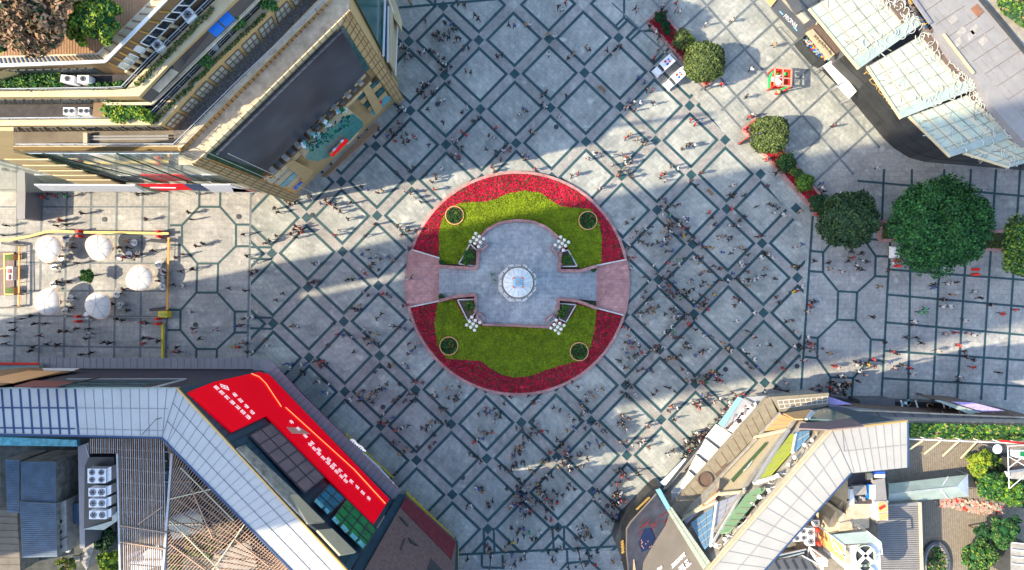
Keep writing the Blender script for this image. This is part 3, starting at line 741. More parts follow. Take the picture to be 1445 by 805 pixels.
# window bays low on the facade
ZF = zoomed(400, 100, 6.711); ZG = zoomed(240, 160, 6.19)
for zf, pans in ((ZF, [([(695, 255), (895, 75), (910, 100), (720, 280)], 'teal glass'), ([(720, 282), (912, 102), (930, 140), (748, 312)], 'gold panel'), ([(758, 325), (940, 150), (960, 185), (790, 352)], 'teal glass'), ([(795, 358), (965, 195), (978, 222), (815, 385)], 'gold panel'), ([(815, 390), (985, 228), (1020, 265), (850, 420)], 'cyan pane')]),
                 (ZG, [([(880, 598), (1050, 428), (1090, 445), (905, 610)], 'window glass'), ([(908, 612), (1095, 448), (1125, 462), (945, 628)], 'gold light'), ([(955, 632), (1130, 465), (1165, 480), (990, 645)], 'cyan pane'), ([(995, 648), (1170, 485), (1195, 500), (1045, 655)], 'gold light'), ([(1050, 660), (1205, 505), (1235, 520), (1085, 668)], 'orange panel')])):
    for px, m in pans:
        w = MB(); fpoly(w, zf(*px), .3, m); part('window', w, bl)
        # mullions
sgn = MB(); fpoly(sgn, ZG((1080, 655), (1145, 595), (1155, 603), (1095, 668)), .5, 'blue sheet'); fpoly(sgn, ZF((865, 350), (925, 285), (935, 297), (880, 358)), .5, 'flower pink'); part('sign', sgn, bl)
# shop bay: green glass marquee and red sign
mq = MB()
zb = 8.5
outl = ZF((150, 745), (190, 690), (270, 600), (390, 490), (520, 370), (600, 345), (690, 420), (700, 470), (560, 620), (380, 760), (260, 800), (160, 780))
mq.slab(front.pts(outl, .7), 1.3, 'gold light', 'marquee teal'); part('marquee', mq, bl)
sc2 = MB()
for k in range(60):
    t_ = random.random(); s_ = random.random()
    x = 215 + (640 - 215) * t_ + s_ * 90 - 20; y = 730 - (730 - 390) * t_ + s_ * 60 - 10
    p = front.hit(*ZF((x, y))[0], 2.1); sc2.box(p, (.5, .2, .12), random.choice(['teal glass', 'marquee teal', 'marquee teal', 'green pane', 'teal cladding']), random.uniform(0, 3))
for cxx, cyy in ((200, 705), (300, 610), (415, 505), (545, 375)):
    for k in range(9):
        p = front.hit(*ZF((cxx + random.uniform(-40, 45), cyy + random.uniform(-25, 25)))[0], 2.3); sc2.box(p, (.55, .3, .25), random.choice(['cyan pane', 'green pane', 'white metal']), random.uniform(0, 3))
part('scrollwork', sc2, bl)
rs = MB(); rs.slab(front.pts(ZF((430, 790), (590, 640), (606, 660), (460, 805)), 2.4), .2, 'red screen')
for k in range(5): p = front.hit(*ZF((455 + k * 25, 775 - k * 27))[0], 2.75); rs.box(p, (.55, .28, .1), ['brass', 'white paint', 'lilac panel'][k % 3], R(45))
part('shop_sign', rs, bl)
ct = MB(); ct.slab(front.pts(ZF((545, 650), (685, 560), (700, 580), (600, 690)), 1.6), .3, 'gold light'); part('canopy', ct, bl)
# wooden entrance deck in front
dk = MB(); dk.prism([(452, 249), (531, 172), (536, 176), (534, 184), (462, 250)], .16, 0, 'red tile roof', 'rust slat')
for k in range(1, 9):
    o = k * .9; dk.beam(W(452 + o, 249.5 + o * .1, .17), W(529 + o, 173 + o * .9, .17), .06, .02, 'brown cladding')
dk.build('entrance_deck', kind='structure')
# --- right side facade with teal glass and poster
B0, B1 = W(562, 142, 0), W(560, -60, 0); side = Plane(B0, B1, B0 + Vector((0, 0, 10)))
sd = MB(); sd.slab(side.pts([(498, -10), (560, 115), (543, 78), (543, -10)], .2), .1, 'teal glass'); sd.slab(side.pts([(497, -10), (541, -10), (541, 76)], .25), .1, 'teal glass'); part('glass_curtain', sd, bl)
for k in range(9):
    pass
ps = MB(); ps.slab(side.pts([(549, 2), (560.5, 38), (557.5, 105), (547, 86)], .6), .2, 'sand panel'); part('poster', ps, bl)
pf_ = MB()
for p, q in (((543.5, 0), (541, 80)), ((549, 0), (561, 38)), ((561, 38), (558, 106)), ((548, 10), (547, 88))):
    pf_.beam(side.hit(*p, .8), side.hit(*q, .8), .35, .2, 'white metal', up=side.n)
pf_.beam(side.hit(546, 4, .7), side.hit(544.5, 84, .7), .5, .12, 'joint blue', up=side.n)
part('poster_frame', pf_, bl)
wb = MB(); wb.prism([(553, -10), (563, 20), (563, 36), (556, 26), (552, 5)], 9, 6, 'gold light'); part('canopy', wb, bl)

# --- horizontal glass curtain wall
low = Plane(W(-60, 277, 0), W(400, 277, 0), W(-60, 277, 0) + Vector((0, 0, 10)))
gw = MB(); gw.slab(low.pts([(-60, 216.5), (253, 216.5), (262, 236), (400, 277), (400, 271), (-60, 271)][:1] + [(253, 216.5), (390, 271), (-60, 271)], .3), .08, 'mirror glass' if 'mirror glass' in MATS else 'window glass'); part('glass_curtain', gw, bl)
bd = MB()
for x in range(-3, 13): 
    p = low.hit(10 + x * 26, 217, .45); bd.beam(Vector((p.x, p.y, 5)), Vector((p.x, p.y, p.z)), .06, .06, 'glass green band')
part('mullion', bd, bl)
fn = MB()
fn.slab(low.pts([(-60, 206), (0, 206), (120, 262), (178, 262), (0, 203)][1:4] + [(12, 208)], .5), .25, 'gold panel')
fn.slab(low.pts([(-20, 204), (12, 208), (178, 261), (120, 261), (0, 222), (-20, 216)], .75), .2, 'gold panel')
for y in (225.5, 234, 241.5, 248, 254.5):
    x0 = (y - 222) * 3.0 - 2; fn.beam(low.hit(x0, y, 1.1), low.hit(x0 + 62, y, 1.1), .5, .12, 'gold light', up=low.n)
fn.slab(low.pts([(-20, 180), (19, 180), (19, 208), (-20, 203)], 1.6), .3, 'gold panel')
part('cladding', fn, bl)
cab = MB()
for p, q in (((60, 217), (229, 258)), ((165, 217), (268, 258)), ((20, 214), (140, 243))):
    a_, c_ = low.hit(*p, .9), low.hit(*q, .9); cab.beam(a_, c_, .16, .12, 'leaf dark', up=low.n)
part('cable', cab, bl)
# sign band
for pts, m in (([(48, 260), (190, 261), (205, 270), (60, 268)], 'sign white'), ([(192, 260), (196, 260), (238, 270), (218, 270)], 'black paint'), ([(197, 260), (260, 260), (272, 267), (228, 268)], 'red screen'), ([(260, 260), (282, 261), (296, 268), (274, 268)], 'joint blue'), ([(284, 260), (325, 260), (360, 271), (300, 270)], 'sign white'), ([(327, 264), (352, 267), (362, 270), (330, 270)], 'coral panel')):
    s_ = MB(); s_.slab(low.pts(pts, 1.0), .15, m)
    if m == 'red screen': s_.slab(low.pts([(212, 264.5), (248, 265), (248, 265.8), (212, 265.4)], 1.2), .05, 'white mark')
    part('sign', s_, bl)
cn = MB(); cn.prism([(-20, 256.5), (47, 256.5), (47, 262), (-20, 263)], 7.0, 6.2, 'cream coping'); part('canopy', cn, bl)

# --- cornice, terraces
def lerp2(p, q, t): return (p[0] + (q[0] - p[0]) * t, p[1] + (q[1] - p[1]) * t)
def band3(mb, a, za, b, zb_, m, th=.0):
    """surface between two polylines with the same number of points"""
    for k in range(len(a) - 1):
        mb.face([W(*a[k], za), W(*a[k + 1], za), W(*b[k + 1], zb_), W(*b[k], zb_)], m)
# polylines: left end, corner, right end(s)
def ext(p, q, y=-60): t = (y - p[1]) / (q[1] - p[1]); return (p[0] + (q[0] - p[0]) * t, y)
O1 = [(XL, 216.5), (252, 216.5), (252, 233), (271, 233), (493, 14), (493, -60)]
R1 = [(XL, 213), (252, 213.5), (256, 216), (259.5, 214), (470, 0), (475, -60)]      # foot of the upper gold riser
L1 = [(XL, 207.5), (250, 207.5), (253, 209), (256, 208.5), (466, -2), (470, -60)]
I1 = [(XL, 206), (247, 205.5), (248.5, 205), (250, 204.5), (347, 109), (508, -60)]
z1 = T1 + .4
cp = MB(); band3(cp, O1, z1, R1, z1, 'cream coping'); band3(cp, R1, z1, L1, z1 + 1.0, 'gold panel'); band3(cp, L1, z1 + 1.0, I1[:4] + [(449, 0), (455, -60)], z1 + 1.0, 'cream coping')
band3(cp, I1[:4] + [(449, 0), (455, -60)], z1 + 1.0, [(x, y - 1) for x, y in I1[:4]] + [(448, -1), (454, -61)], T1, 'gold panel')
part('cornice', cp, bl)
rl = MB(); rl.rail([W(*p, z1 + 1.0) for p in [(30, 206), (250, 205.5), (349, 108), (447, 16), (470, -6)]], .9, 'rail metal', 1.6)
for k in range(34):
    t_ = k / 33; p = lerp2((256, 208), (455, 5), t_); rl.tube(W(p[0] + 3, p[1] + 1, z1 + .6), W(p[0] + 7, p[1] + 4, z1 + .9), .06, 'dark metal', 5)
part('railing', rl, bl)
F2 = [(XL, 187.5), (244.5, 184.5), (430, 0), (490, -60)]
fl = MB(); fl.face([W(*p, T1 + .02) for p in [(XL, 209), (252, 209), (F2[1])]] + [W(XL, 187, T1 + .02)], 'taupe roof')
fl.face([W(*p, T1 + .02) for p in [(252, 209), (456, 4), (505, -60), (485, -60), (430, -2), (244.5, 184)]], 'gravel roof')
part('terrace_floor', fl, bl)
pip = MB()
for y in (193, 197): pip.tube(W(120, y, T1 + .3), W(238, y - 1, T1 + .3), .12, 'grey metal', 6)
pip.beam(W(122, 188, T1 + .5), W(122, 212, T1 + .5), .5, .5, 'cream coping')
part('pipe', pip, bl)
O2 = [(XL, 178), (226, 176.5), (300, 95), (389, 8), (455, -60)]
F2x = [(XL, 187.5), (244.5, 184.5), (319.6, 109), (396, 34), (490, -60)]
def wallband(name, F, zf, O, zo, m): mb = MB(); band3(mb, F, zf, O, zo, m); return part(name, mb, bl)
wallband('facade_wall', F2x, T1, O2, T2 + .5, 'gold panel')
I2 = [(XL, 170.5), (212.4, 167.5), (285, 94), (370, 8), (440, -60)]
def ledge(O, I, zt, zfloor, m='gold light', post=1.5, plants=False):
    mb = MB(); band3(mb, O, zt, I, zt, m); band3(mb, I, zt, [(x, y - .6) for x, y in I], zfloor, m); part('parapet', mb, bl)
    r = MB(); r.rail([W(*p, zt) for p in I], .9, 'rail metal', post); part('railing', r, bl)
ledge(O2, I2, T2 + .5, T2)
F3 = [(XL, 149), (158, 147.5), (214.5, 146), (252, 104.5), (362, 0), (425, -60)]
def floor(outer, inner, z, m):
    mb = MB(); band3(mb, outer, z, inner, z, m); part('terrace_floor', mb, bl)
floor([(XL, 171), (158, 171), (212.4, 168), (285, 94.5), (370, 8.5), (440, -60)], F3, T2 + .02, 'dark roof felt')
O3 = [(XL, 137.5), (158, 136.5), (196, 136), (235.6, 94.5), (332, 0), (392, -60)]
wallband('facade_wall', F3, T2, O3, T3 + .5, 'gold panel')
I3 = [(XL, 130), (158, 127), (177.6, 126), (212, 90), (303, 1), (366, -60)]
ledge(O3, I3, T3 + .5, T3)
F4 = [(XL, 106.5), (158, 105.5), (183.7, 105), (214, 73), (287, 0), (350, -60)]
floor(I3, F4, T3 + .02, 'dark roof felt')
O4 = [(XL, 98), (130, 91), (149.6, 89), (180, 57), (237, 0), (300, -60)]
wallband('facade_wall', F4, T3, O4, T4 + .3, 'brown cladding')
G4 = [(XL, 95), (130, 88.5), (148, 87), (178, 56), (235, -1), (298, -60)]
I4 = [(XL, 84), (120, 79), (137, 78), (165, 51), (216, 0), (278, -60)]
mb = MB(); band3(mb, O4, T4 + .3, G4, T4 + 1.2, 'cream coping'); band3(mb, G4, T4 + 1.2, I4, T4 + 1.1, 'sand panel'); band3(mb, I4, T4 + 1.1, [(x, y - 3) for x, y in I4], T4 + 1.1, 'cream coping'); band3(mb, [(x, y - 3) for x, y in I4], T4 + 1.1, [(x, y - 3.3) for x, y in I4], T4, 'cream coping'); part('parapet', mb, bl)
mb = MB()
for k in range(34):
    p, q = lerp2(G4[0], G4[2], k / 33), lerp2(I4[0], I4[2], k / 33); mb.beam(W(*p, T4 + 1.22), W(*q, T4 + 1.14), .14, .06, 'joint blue' if k < 24 else 'brown cladding')
for k in range(9):
    p, q = lerp2(G4[2], G4[4], k / 8), lerp2(I4[2], I4[4], k / 8); mb.beam(W(*p, T4 + 1.22), W(*q, T4 + 1.14), .14, .06, 'brown cladding')
mb.beam(W(*G4[2], T4 + 1.3), W(*G4[4], T4 + 1.3), .3, .15, 'white metal'); mb.beam(W(*G4[0], T4 + 1.3), W(*G4[2], T4 + 1.3), .3, .15, 'white metal')
part('coping_joint', mb, bl)
mb = MB(); mb.face([W(*p, T4) for p in [(XL, 82), (120, 77), (137, 76), (216, -2), (278, -60), (XL, -60)]], 'wood deck')
for k in range(60):
    x = -50 + k * 4.0; mb.beam(W(x, 79 - max(0, x) * .02 if x < 137 else 79 - (x - 137), T4 + .012), W(x, -40, T4 + .012), .035, .02, 'brown cladding')
part('roof_deck', mb, bl)
# windows -------------------------------------------------
def win3(F, zf, O, zo, t0, t1, h0, h1, n, rows=2, m='pale blind glass', frame='dark metal', seg=(1, 3), nm='window'):
    """window in the ruled wall between F and O: t along, h up"""
    def at(t, h):
        k = t * (seg[1] - seg[0]) + seg[0]; i = min(int(k), len(F) - 2); f_ = k - i
        a_, b2 = W(*lerp2(F[i], F[i + 1], f_), zf), W(*lerp2(O[i], O[i + 1], f_), zo); return a_.lerp(b2, h)
    q = [at(t0, h0), at(t1, h0), at(t1, h1), at(t0, h1)]
    w = MB(); w.slab(q, .06, m); o = part(nm, w, bl)
    fmb = MB(); fmb.grid(*q, n, rows, .12, .08, frame, lift=.08); fmb.build('frame', o)
for k in range(9):
    win3(F2x, T1, O2, T2 + .5, .01 + k * .092, .083 + k * .092, .14, .74, 3, 2, frame='umber', seg=(1, 4))
for k in range(14):
    win3(F2x, T1, O2, T2 + .5, .12 + k * .063, .168 + k * .063, .2, .8, 2, 1, 'window glass', seg=(0, 1))
for k in range(13):
    win3(F3, T2, O3, T3 + .5, .2 + k * .06, .245 + k * .06, .2, .75, 2, 1, 'window glass', seg=(0, 1))
for k in range(6):
    win3(F3, T2, O3, T3 + .5, .02 + k * .16, .13 + k * .16, .1, .42, 3, 1, 'dark glass', seg=(2, 5))
for k in range(13):
    win3(F4, T3, O4, T4 + .3, .2 + k * .06, .245 + k * .06, .15, .7, 2, 1, 'window glass', seg=(0, 1))
for k, (a_, c_, m) in enumerate([(.04, .32, 'pale blind glass'), (.40, .50, 'white metal'), (.53, .78, 'dark glass'), (.8, 1.02, 'dark glass'), (1.06, 1.25, 'window glass')]):
    win3(F4, T3, O4, T4 + .3, a_, c_, .25, .62, 3, 1, m, 'white metal', seg=(2, 4))
# brackets (light bars) on the diagonal top wall
mb = MB()
for k in range(8):
    t_ = .03 + k * .12; i = 2 + t_ * 2; ii = int(i); f_ = i - ii
    a_, c_ = W(*lerp2(F4[ii], F4[ii + 1], f_), T3), W(*lerp2(O4[ii], O4[ii + 1], f_), T4 + .3)
    nrm = Vector((.65, -.7, .1)); mb.beam(a_.lerp(c_, .05) + nrm * .25, a_.lerp(c_, .3) + nrm * .25, .25, .3, 'gold light'); mb.beam(a_.lerp(c_, .6) + nrm * .15, a_.lerp(c_, .98) + nrm * .15, .12, .12, 'brass')
part('bracket', mb, bl)
# glazed lean-to on the second terrace
mb = MB(); mb.slab([W(*p, z) for p, z in (((214.5, 146), T2 + 2.2), ((371, -7), T2 + 2.2), ((336, -2), T3 - .2), ((196, 137), T3 - .2))], .05, 'dark glass')
mb.beam(W(214.5, 146.5, T2 + 2.3), W(371, -6.5, T2 + 2.3), .3, .2, 'cream coping'); mb.beam(W(150, 147, T2 + 2.3), W(214.5, 146.5, T2 + 2.3), .3, .2, 'cream coping')
part('glass_roof', mb, bl)
mb = MB(); mb.slab([W(*p, T2 + 3.3) for p in ((209, 121), (236, 94), (252, 102.5), (225, 131))], .15, 'cream coping'); part('lean_to_panel', mb, bl)
# blue crates, ac units, plants on the terraces: things of their own
for px, lab in [([(292.5, 43), (305, 29), (312, 36), (300, 48)], 'flat bright blue tank on the golden building terrace, nearer the corner'), ([(307, 28), (320, 15.5), (327, 22), (314, 34)], 'flat bright blue tank on the golden building terrace, nearer the top edge')]:
    mb = MB(); mb.prism(px, T2 + 3.6, T2 + 2.6, 'blue sheet'); one(mb, 'water_tank', lab, 'tank', 'blue tanks on the terrace')
def ac_unit(px, py, z, w, d, h, rz, lab, fans=2, grp='air conditioning units', rows=1, cat='air conditioner'):
    c = W(px, py, z + h); t = thing('air_conditioner', lab, cat, (c.x, c.y, z), grp)
    mb = MB(); mb.box((c.x, c.y, z + h / 2 + .08), (w, d, h - .16), 'white plastic', rz)
    ca, sa = math.cos(rz), math.sin(rz)
    for i in (-1, 1): mb.box((c.x + i * w * .35 * ca, c.y + i * w * .35 * sa, z + .05), (.12, d, .1), 'dark metal', rz)
    mb.build('casing', t)
    for r_ in range(rows):
        for i in range(fans):
            x = (i - (fans - 1) / 2) * w / fans; y = (r_ - (rows - 1) / 2) * d / rows
            x, y = x * ca - y * sa, x * sa + y * ca; rr = min(w / fans, d / rows) * .4
            f_ = MB(); f_.lathe((c.x + x, c.y + y, z + h - .02), [(rr, 0), (rr, .08), (rr * .9, .09), (rr * .88, .03), (.01, .03)], 'grey metal', 16)
            for k in range(3):
                a2 = k * PI / 3; f_.beam((c.x + x - rr * .85 * math.cos(a2), c.y + y - rr * .85 * math.sin(a2), z + h + .06), (c.x + x + rr * .85 * math.cos(a2), c.y + y + rr * .85 * math.sin(a2), z + h + .06), .07, .03, 'dark metal')
            f_.build('fan', t)
    return t
G_ = 'white air conditioning boxes on the golden building terraces'
ac_unit(97, 157, T2, 1.25, .8, 1.1, 0, 'two fan white air conditioner, left one on the lower shaded terrace', grp=G_)
ac_unit(118, 157, T2, 1.25, .8, 1.1, 0, 'two fan white air conditioner, right one on the lower shaded terrace', grp=G_)
ac_unit(95, 111.5, T3, 1.4, .75, 1.3, -.1, 'white air conditioner beside the terrace bushes, left of its pair', 1, grp=G_)
ac_unit(117, 111.5, T3, 1.2, .75, 1.3, 0, 'white air conditioner on the upper terrace, right of its pair', 1, grp=G_)
ac_unit(222, 64, T3, 1.0, .9, 1.2, R(40), 'small white air conditioner on the diagonal terrace near the corner', 1, grp=G_)
ac_unit(265, 21, T3, 1.2, 1.1, 1.3, R(38), 'large white air conditioner on the diagonal terrace near the top edge', 1, grp=G_)
def bush(lab, pts, z, r, h, mats, wts, n=600, leaf=.14, grp=None, name='shrub', cat='shrub'):
    """an elongated planting made of leaves round a few centres (px)"""
    c0 = W(*pts[0], z); t = thing(name, lab, cat, (c0.x, c0.y, z), grp)
    P, N = [], []
    for x, y in pts:
        c = W(x, y, z + h * .5); k = n // len(pts); d = rng.normal(0, 1, (k, 3)); d /= np.linalg.norm(d, axis=1)[:, None]
        P.append(np.array(c) + d * rng.uniform(.4, 1, (k, 1)) * np.array([r, r, h * .5])); N.append(d + [0, 0, .5])
    leaves_mesh('foliage', np.concatenate(P), np.concatenate(N), leaf, mats, wts, t)
    s = MB()
    for x, y in pts: c = W(x, y, z); s.tube((c.x, c.y, z), (c.x, c.y, z + h * .6), .05, 'trunk bark', 5)
    s.build('stem', t); return t
gl = (['leaf green', 'leaf green light', 'leaf dark', 'leaf lime'], [.35, .3, .2, .15])
bush('dense green bushes along the upper terrace at the far left', [(5, 112), (16, 115), (28, 112), (38, 116), (50, 112), (62, 108), (73, 106), (80, 110)], T3, 1.0, 1.6, *gl, n=3200)
bush('row of low plants at the edge of the shaded upper terrace', [(60, 124), (68, 123), (130, 122), (142, 121), (152, 121), (165, 120), (172, 119)], T3, .45, .8, *gl, n=1200)
bush('leafy bright green tree spreading over the golden building terrace', [(155, 157), (162, 152), (170, 155), (178, 152), (184, 158), (192, 156), (165, 164), (175, 162), (200, 160), (207, 163)], T2, .85, 2.6, ['leaf lime', 'leaf green light', 'leaf green', 'leaf yellow'], [.4, .3, .15, .15], n=3600, leaf=.17, name='tree', cat='tree')
bush('dark green bush beside the blue tanks on the diagonal terrace', [(318, 37), (324, 32), (330, 34), (338, 30)], T2 + .6, .7, 2.0, *gl, n=1300)
bush('dark green bush at the railing below the blue tanks', [(281, 82), (286, 78), (291, 88)], T2 + .5, .7, 1.8, *gl, n=1000)
bush('green bush by the railing near the top frame edge', [(372, 4), (378, 2), (384, 8)], T2 + .5, .7, 1.8, *gl, n=1000)
bush('planting strip along the diagonal ledge above the gold windows', [(300 - k * 3.2 + random.uniform(-2, 2), 90 + k * 3.2 + random.uniform(-1, 1)) for k in range(27)] + [(300 + k * 3.8, 90 - k * 3.6) for k in range(1, 20)], T2 + .5, .3, .5, ['leaf green', 'leaf rust', 'leaf lime', 'leaf dark'], [.35, .25, .15, .25], n=2400, leaf=.11)
bush('planting strip along the higher diagonal ledge', [(194 + k * 3.6 + random.uniform(-1, 1), 118 - k * 3.6 + random.uniform(-1, 1)) for k in range(30)], T3 + .5, .35, .6, ['leaf green', 'leaf rust', 'leaf lime', 'leaf dark'], [.3, .3, .15, .25], n=1700, leaf=.11)
mb = MB(); mb.slab([W(x, y, T2 + 1.6) for x, y in ((134, 139), (150, 146), (150, 166), (131, 165))], .12, 'brown cladding'); mb.beam(W(134, 139, T2 + 1.9), W(152, 147, T2 + 1.9), .2, .15, 'cream coping')
for x, y in ((135, 142), (148, 148), (148, 164), (133, 163)): mb.tube(W(x, y, T2), W(x, y, T2 + 1.6), .06, 'trunk bark')
one(mb, 'pergola', 'small brown roofed pergola between the air conditioners and the bright tree', 'pergola')
mb = MB(); p = W(302, 66, T2 + .8); mb.lathe((p.x, p.y, T2), [(.3, 0), (.42, .8), (.42, .9), (.01, 1.0)], 'sign white', 14); one(mb, 'flower_pot', 'round white tub beside the diagonal terrace railing', 'tub')
# rooftop trees
tree('bare_tree', 'large rusty brown tree on the wooden roof deck, top left corner', 'tree', 45, 14, 62, 8.0, ['leaf rust', 'leaf rust light', 'leaf rust dark', 'leaf dark'], [.36, .22, .32, .1], leaf=.22, n=17000, clumps=60, base=T4, flat=.45, zc=T4 + 4)
tree('leafy_tree', 'dark green tree under the rusty one at the left frame edge', 'tree', 5, 52, 26, 5.0, ['leaf dark', 'leaf green dark', 'leaf lime'], [.6, .3, .1], n=2600, clumps=14, base=T4, flat=.5, zc=T4 + 2)
tree('leafy_tree', 'bright green tree on the roof deck right of the rusty tree', 'tree', 138, 26, 36, 6.0, ['leaf green', 'leaf lime', 'leaf green dark', 'leaf yellow'], [.35, .3, .15, .2], leaf=.2, n=9000, clumps=34, base=T4, flat=.5, zc=T4 + 2.6)
tree('shrub', 'sunlit yellow green shrub along the roof deck edge', 'shrub', 112, 44, 22, 3.0, ['leaf lime', 'leaf green', 'leaf yellow', 'leaf rust'], [.35, .3, .2, .15], leaf=.16, n=3800, clumps=18, base=T4, flat=.4, zc=T4 + 1.2)
# ------------------------------------------------------------------ LOWER LEFT: panelled roof ring with the red screen
ZL = zoomed(240, 500, 2.64); ZLR = 30.0
b2 = thing('mall_building', 'building with pale panelled ring roof and long curved red screen, lower left', 'building', W(250, 700, 0) * 1.0)
def part2(n, mb, p=None, **k): return mb.build(n, p or b2, **k)
h0, h1 = W(-60, 521, 6), W(372, 522.5, 6); h2, h3 = W(-60, 548, ZLR), W(250, 548, ZLR)
d0, d1, d2, d3 = W(372, 522.5, 6), W(556, 705, 6), W(250, 548, ZLR), W(492, 808, ZLR)
hp, dp = Plane(h0, h1, h3), Plane(d0, W(556, 705, 6), W(371, 677, ZLR))
core = MB()
foot = [W(-60, 521, 6), W(371, 523.5, 6), W(553, 706, 6), W(505, 850, 6), W(505, 1000, 6), W(-60, 1000, 6)]
topo = [W(-60, 549, ZLR), W(250, 549.5, ZLR), W(489, 809, ZLR), W(560, 885, ZLR), W(600, 1000, ZLR), W(-60, 1000, ZLR)]
core.loft([Vector((p.x, p.y, 0)) for p in foot[:3]] + [Vector((d3.x, d3.y, 0)), Vector((d3.x, d3.y - 25, 0)), Vector((foot[5].x, foot[5].y, 0))],
          [Vector((p.x, p.y, 5.9)) for p in foot[:3]] + [Vector((d3.x, d3.y, 5.9)), Vector((d3.x, d3.y - 25, 5.9)), Vector((foot[5].x, foot[5].y, 5.9))], 'navy cladding')
core.face([h0, h1, h3, h2], 'navy cladding'); core.face([d0, d1, d3, d2], 'teal cladding')
# low body under the court
core.prism([(-60, 600), (230, 600), (470, 850), (-60, 1000)], 12.0, 0, 'stained concrete')
part2('wall', core)
roof = MB()
OR = [(-60, 548), (250, 548), (496, 812)]; IR = [(-60, 612), (228, 618), (418, 812)]
for k in range(2):
    pass
top = [W(*p, ZLR) for p in OR]; inn = [W(*p, ZLR) for p in IR]; dn = Vector((0, 0, -.9))
for k in range(2):
    m = 'roof panel'
    roof.face([top[k], top[k + 1], inn[k + 1], inn[k]], m); roof.face([inn[k], inn[k + 1], inn[k + 1] + dn, inn[k] + dn], 'joint blue')
    roof.face([top[k], top[k + 1], top[k + 1] + dn, top[k] + dn], 'sand panel'); roof.face([inn[k] + dn, inn[k + 1] + dn, top[k + 1] + dn, top[k] + dn], 'dark metal')
part2('roof', roof)
jb = MB(); z = ZLR + .02
for x in range(-4, 25):
    xo = x * 12.95 + 2; xi = xo + (5.2 if x < 9 else 5.2 - (x - 9) * .6)
    if xo > 248: continue
    heavy = x < 9; 
    if xi > 222: pass
    jb.beam(W(xo, 548.3, z), W(min(xi, 229), 611.5 + x * .28, z), .24 if heavy else .045, .05, 'joint blue' if heavy else 'joint grey')
for y0, y1 in ((575.5, 577), (603.5, 608)):
    jb.beam(W(-50, y0, z + .03), W(105, y0 + (y1 - y0) * .4, z + .03), .17, .05, 'joint blue'); jb.beam(W(105, y0 + (y1 - y0) * .4, z + .03), W(237 if y0 < 590 else 229, y1, z + .03), .05, .05, 'joint grey')
jb.beam(W(250, 548, z + .06), W(228, 618, z + .06), .07, .05, 'joint grey')
n = 26
for k in range(1, n):
    t_ = k / n; a_, c_ = W(*lerp2(OR[1], OR[2], t_), z), W(*lerp2(IR[1], IR[2], t_ * 1.10 - .04 if t_ > .05 else t_), z); jb.beam(a_, c_, .045, .05, 'joint grey')
for s_ in (.3, .66):
    jb.beam(W(*lerp2(OR[1], IR[1], s_), z + .03), W(*lerp2(OR[2], IR[2], s_), z + .03), .045, .05, 'joint grey')
part2('roof_joint', jb)
eb = MB(); eb.beam(W(*OR[1], z + .1), W(*OR[2], z + .1), .18, .25, 'brass'); eb.beam(W(*OR[0], z + .1), W(*OR[1], z + .1), .15, .2, 'glass green band'); eb.beam(W(*IR[1], z), W(*IR[2], z), .22, .2, 'joint blue'); eb.beam(W(*IR[0], z), W(*IR[1], z), .2, .2, 'joint blue'); part2('roof_edge', eb)
mv = MB(); p = W(212, 598, z)
for q in ((203, 606), (212, 598), (222, 591)): pass
mv.tube(W(200, 614, z + .1), W(220, 592, z + .9), .04, 'dark metal', 5); mv.tube(W(220, 592, z + .9), W(228, 590, z + .9), .05, 'dark metal', 5); mv.tube(W(220, 592, z), W(220, 592, z + .9), .04, 'dark metal', 5); part2('camera_pole', mv)
# horizontal facade parts
f1 = MB(); f1.slab(hp.pts([(-60, 528), (50, 519), (115, 523), (62, 532), (-10, 547), (-60, 547)], .3), .1, 'brown cladding'); f1.slab(hp.pts([(-40, 540), (40, 524), (88, 525), (20, 541)], .45), .08, 'orange panel'); part2('billboard', f1)
f1 = MB(); f1.slab(hp.pts([(60, 520.5), (112, 520.5), (104, 523.5), (62, 523)], .5), .08, 'sign white'); part2('sign', f1)
f1 = MB(); f1.slab(hp.pts([(20, 546), (48, 538), (105, 540), (80, 547)], .45), .1, 'maroon band'); part2('panel', f1)
f1 = MB()
for y in (535, 538.5, 542, 545.5): f1.beam(hp.hit(95, y, .4), hp.hit(262 - (y - 535) * 6, y - .2, .4), .25, .12, 'teal glass' if y != 535 else 'grey metal', up=hp.n)
f1.beam(hp.hit(262, 535, .5), hp.hit(215, 547.5, .5), .3, .14, 'grey metal', up=hp.n); f1.beam(hp.hit(140, 533, .5), hp.hit(80, 546, .5), .2, .14, 'dark metal', up=hp.n)
part2('louvre', f1)
# red screen
r = MB(); r.slab(dp.pts([(262, 556), (300, 541), (364, 526.5), (378, 530), (548, 706), (526, 741), (375, 588), (326, 611)], .35), .25, 'red screen', ); o = part2('red_screen', r)
def glyphs(mb, p, q, pl, size, n, seed, d=.75):
    """rows of illegible white characters, as in the photo"""
    rr = random.Random(seed); a_, c_ = pl.hit(*p, d), pl.hit(*q, d); ax = (c_ - a_).normalized(); up = pl.n.cross(ax).normalized()
    for k in range(n):
        c = a_.lerp(c_, (k + .5) / n); size = size
        for s_ in range(3):
            o2 = (s_ - 1) * .34 * size + rr.uniform(-.05, .05) * size; l = rr.choice((.2, .36, .36)) * size
            mb.beam(c - ax * l + up * o2, c + ax * l + up * o2, size * .11, .04 + s_ * .004, 'white mark', up=pl.n)
        for s_ in range(2):
            o1 = rr.choice((-.3, 0, .3)) * size; l = rr.uniform(.25, .45) * size
            mb.beam(c - up * l + ax * o1, c + up * l + ax * o1, size * .11, .05 + s_ * .004, 'white mark', up=pl.n)
gm = MB()
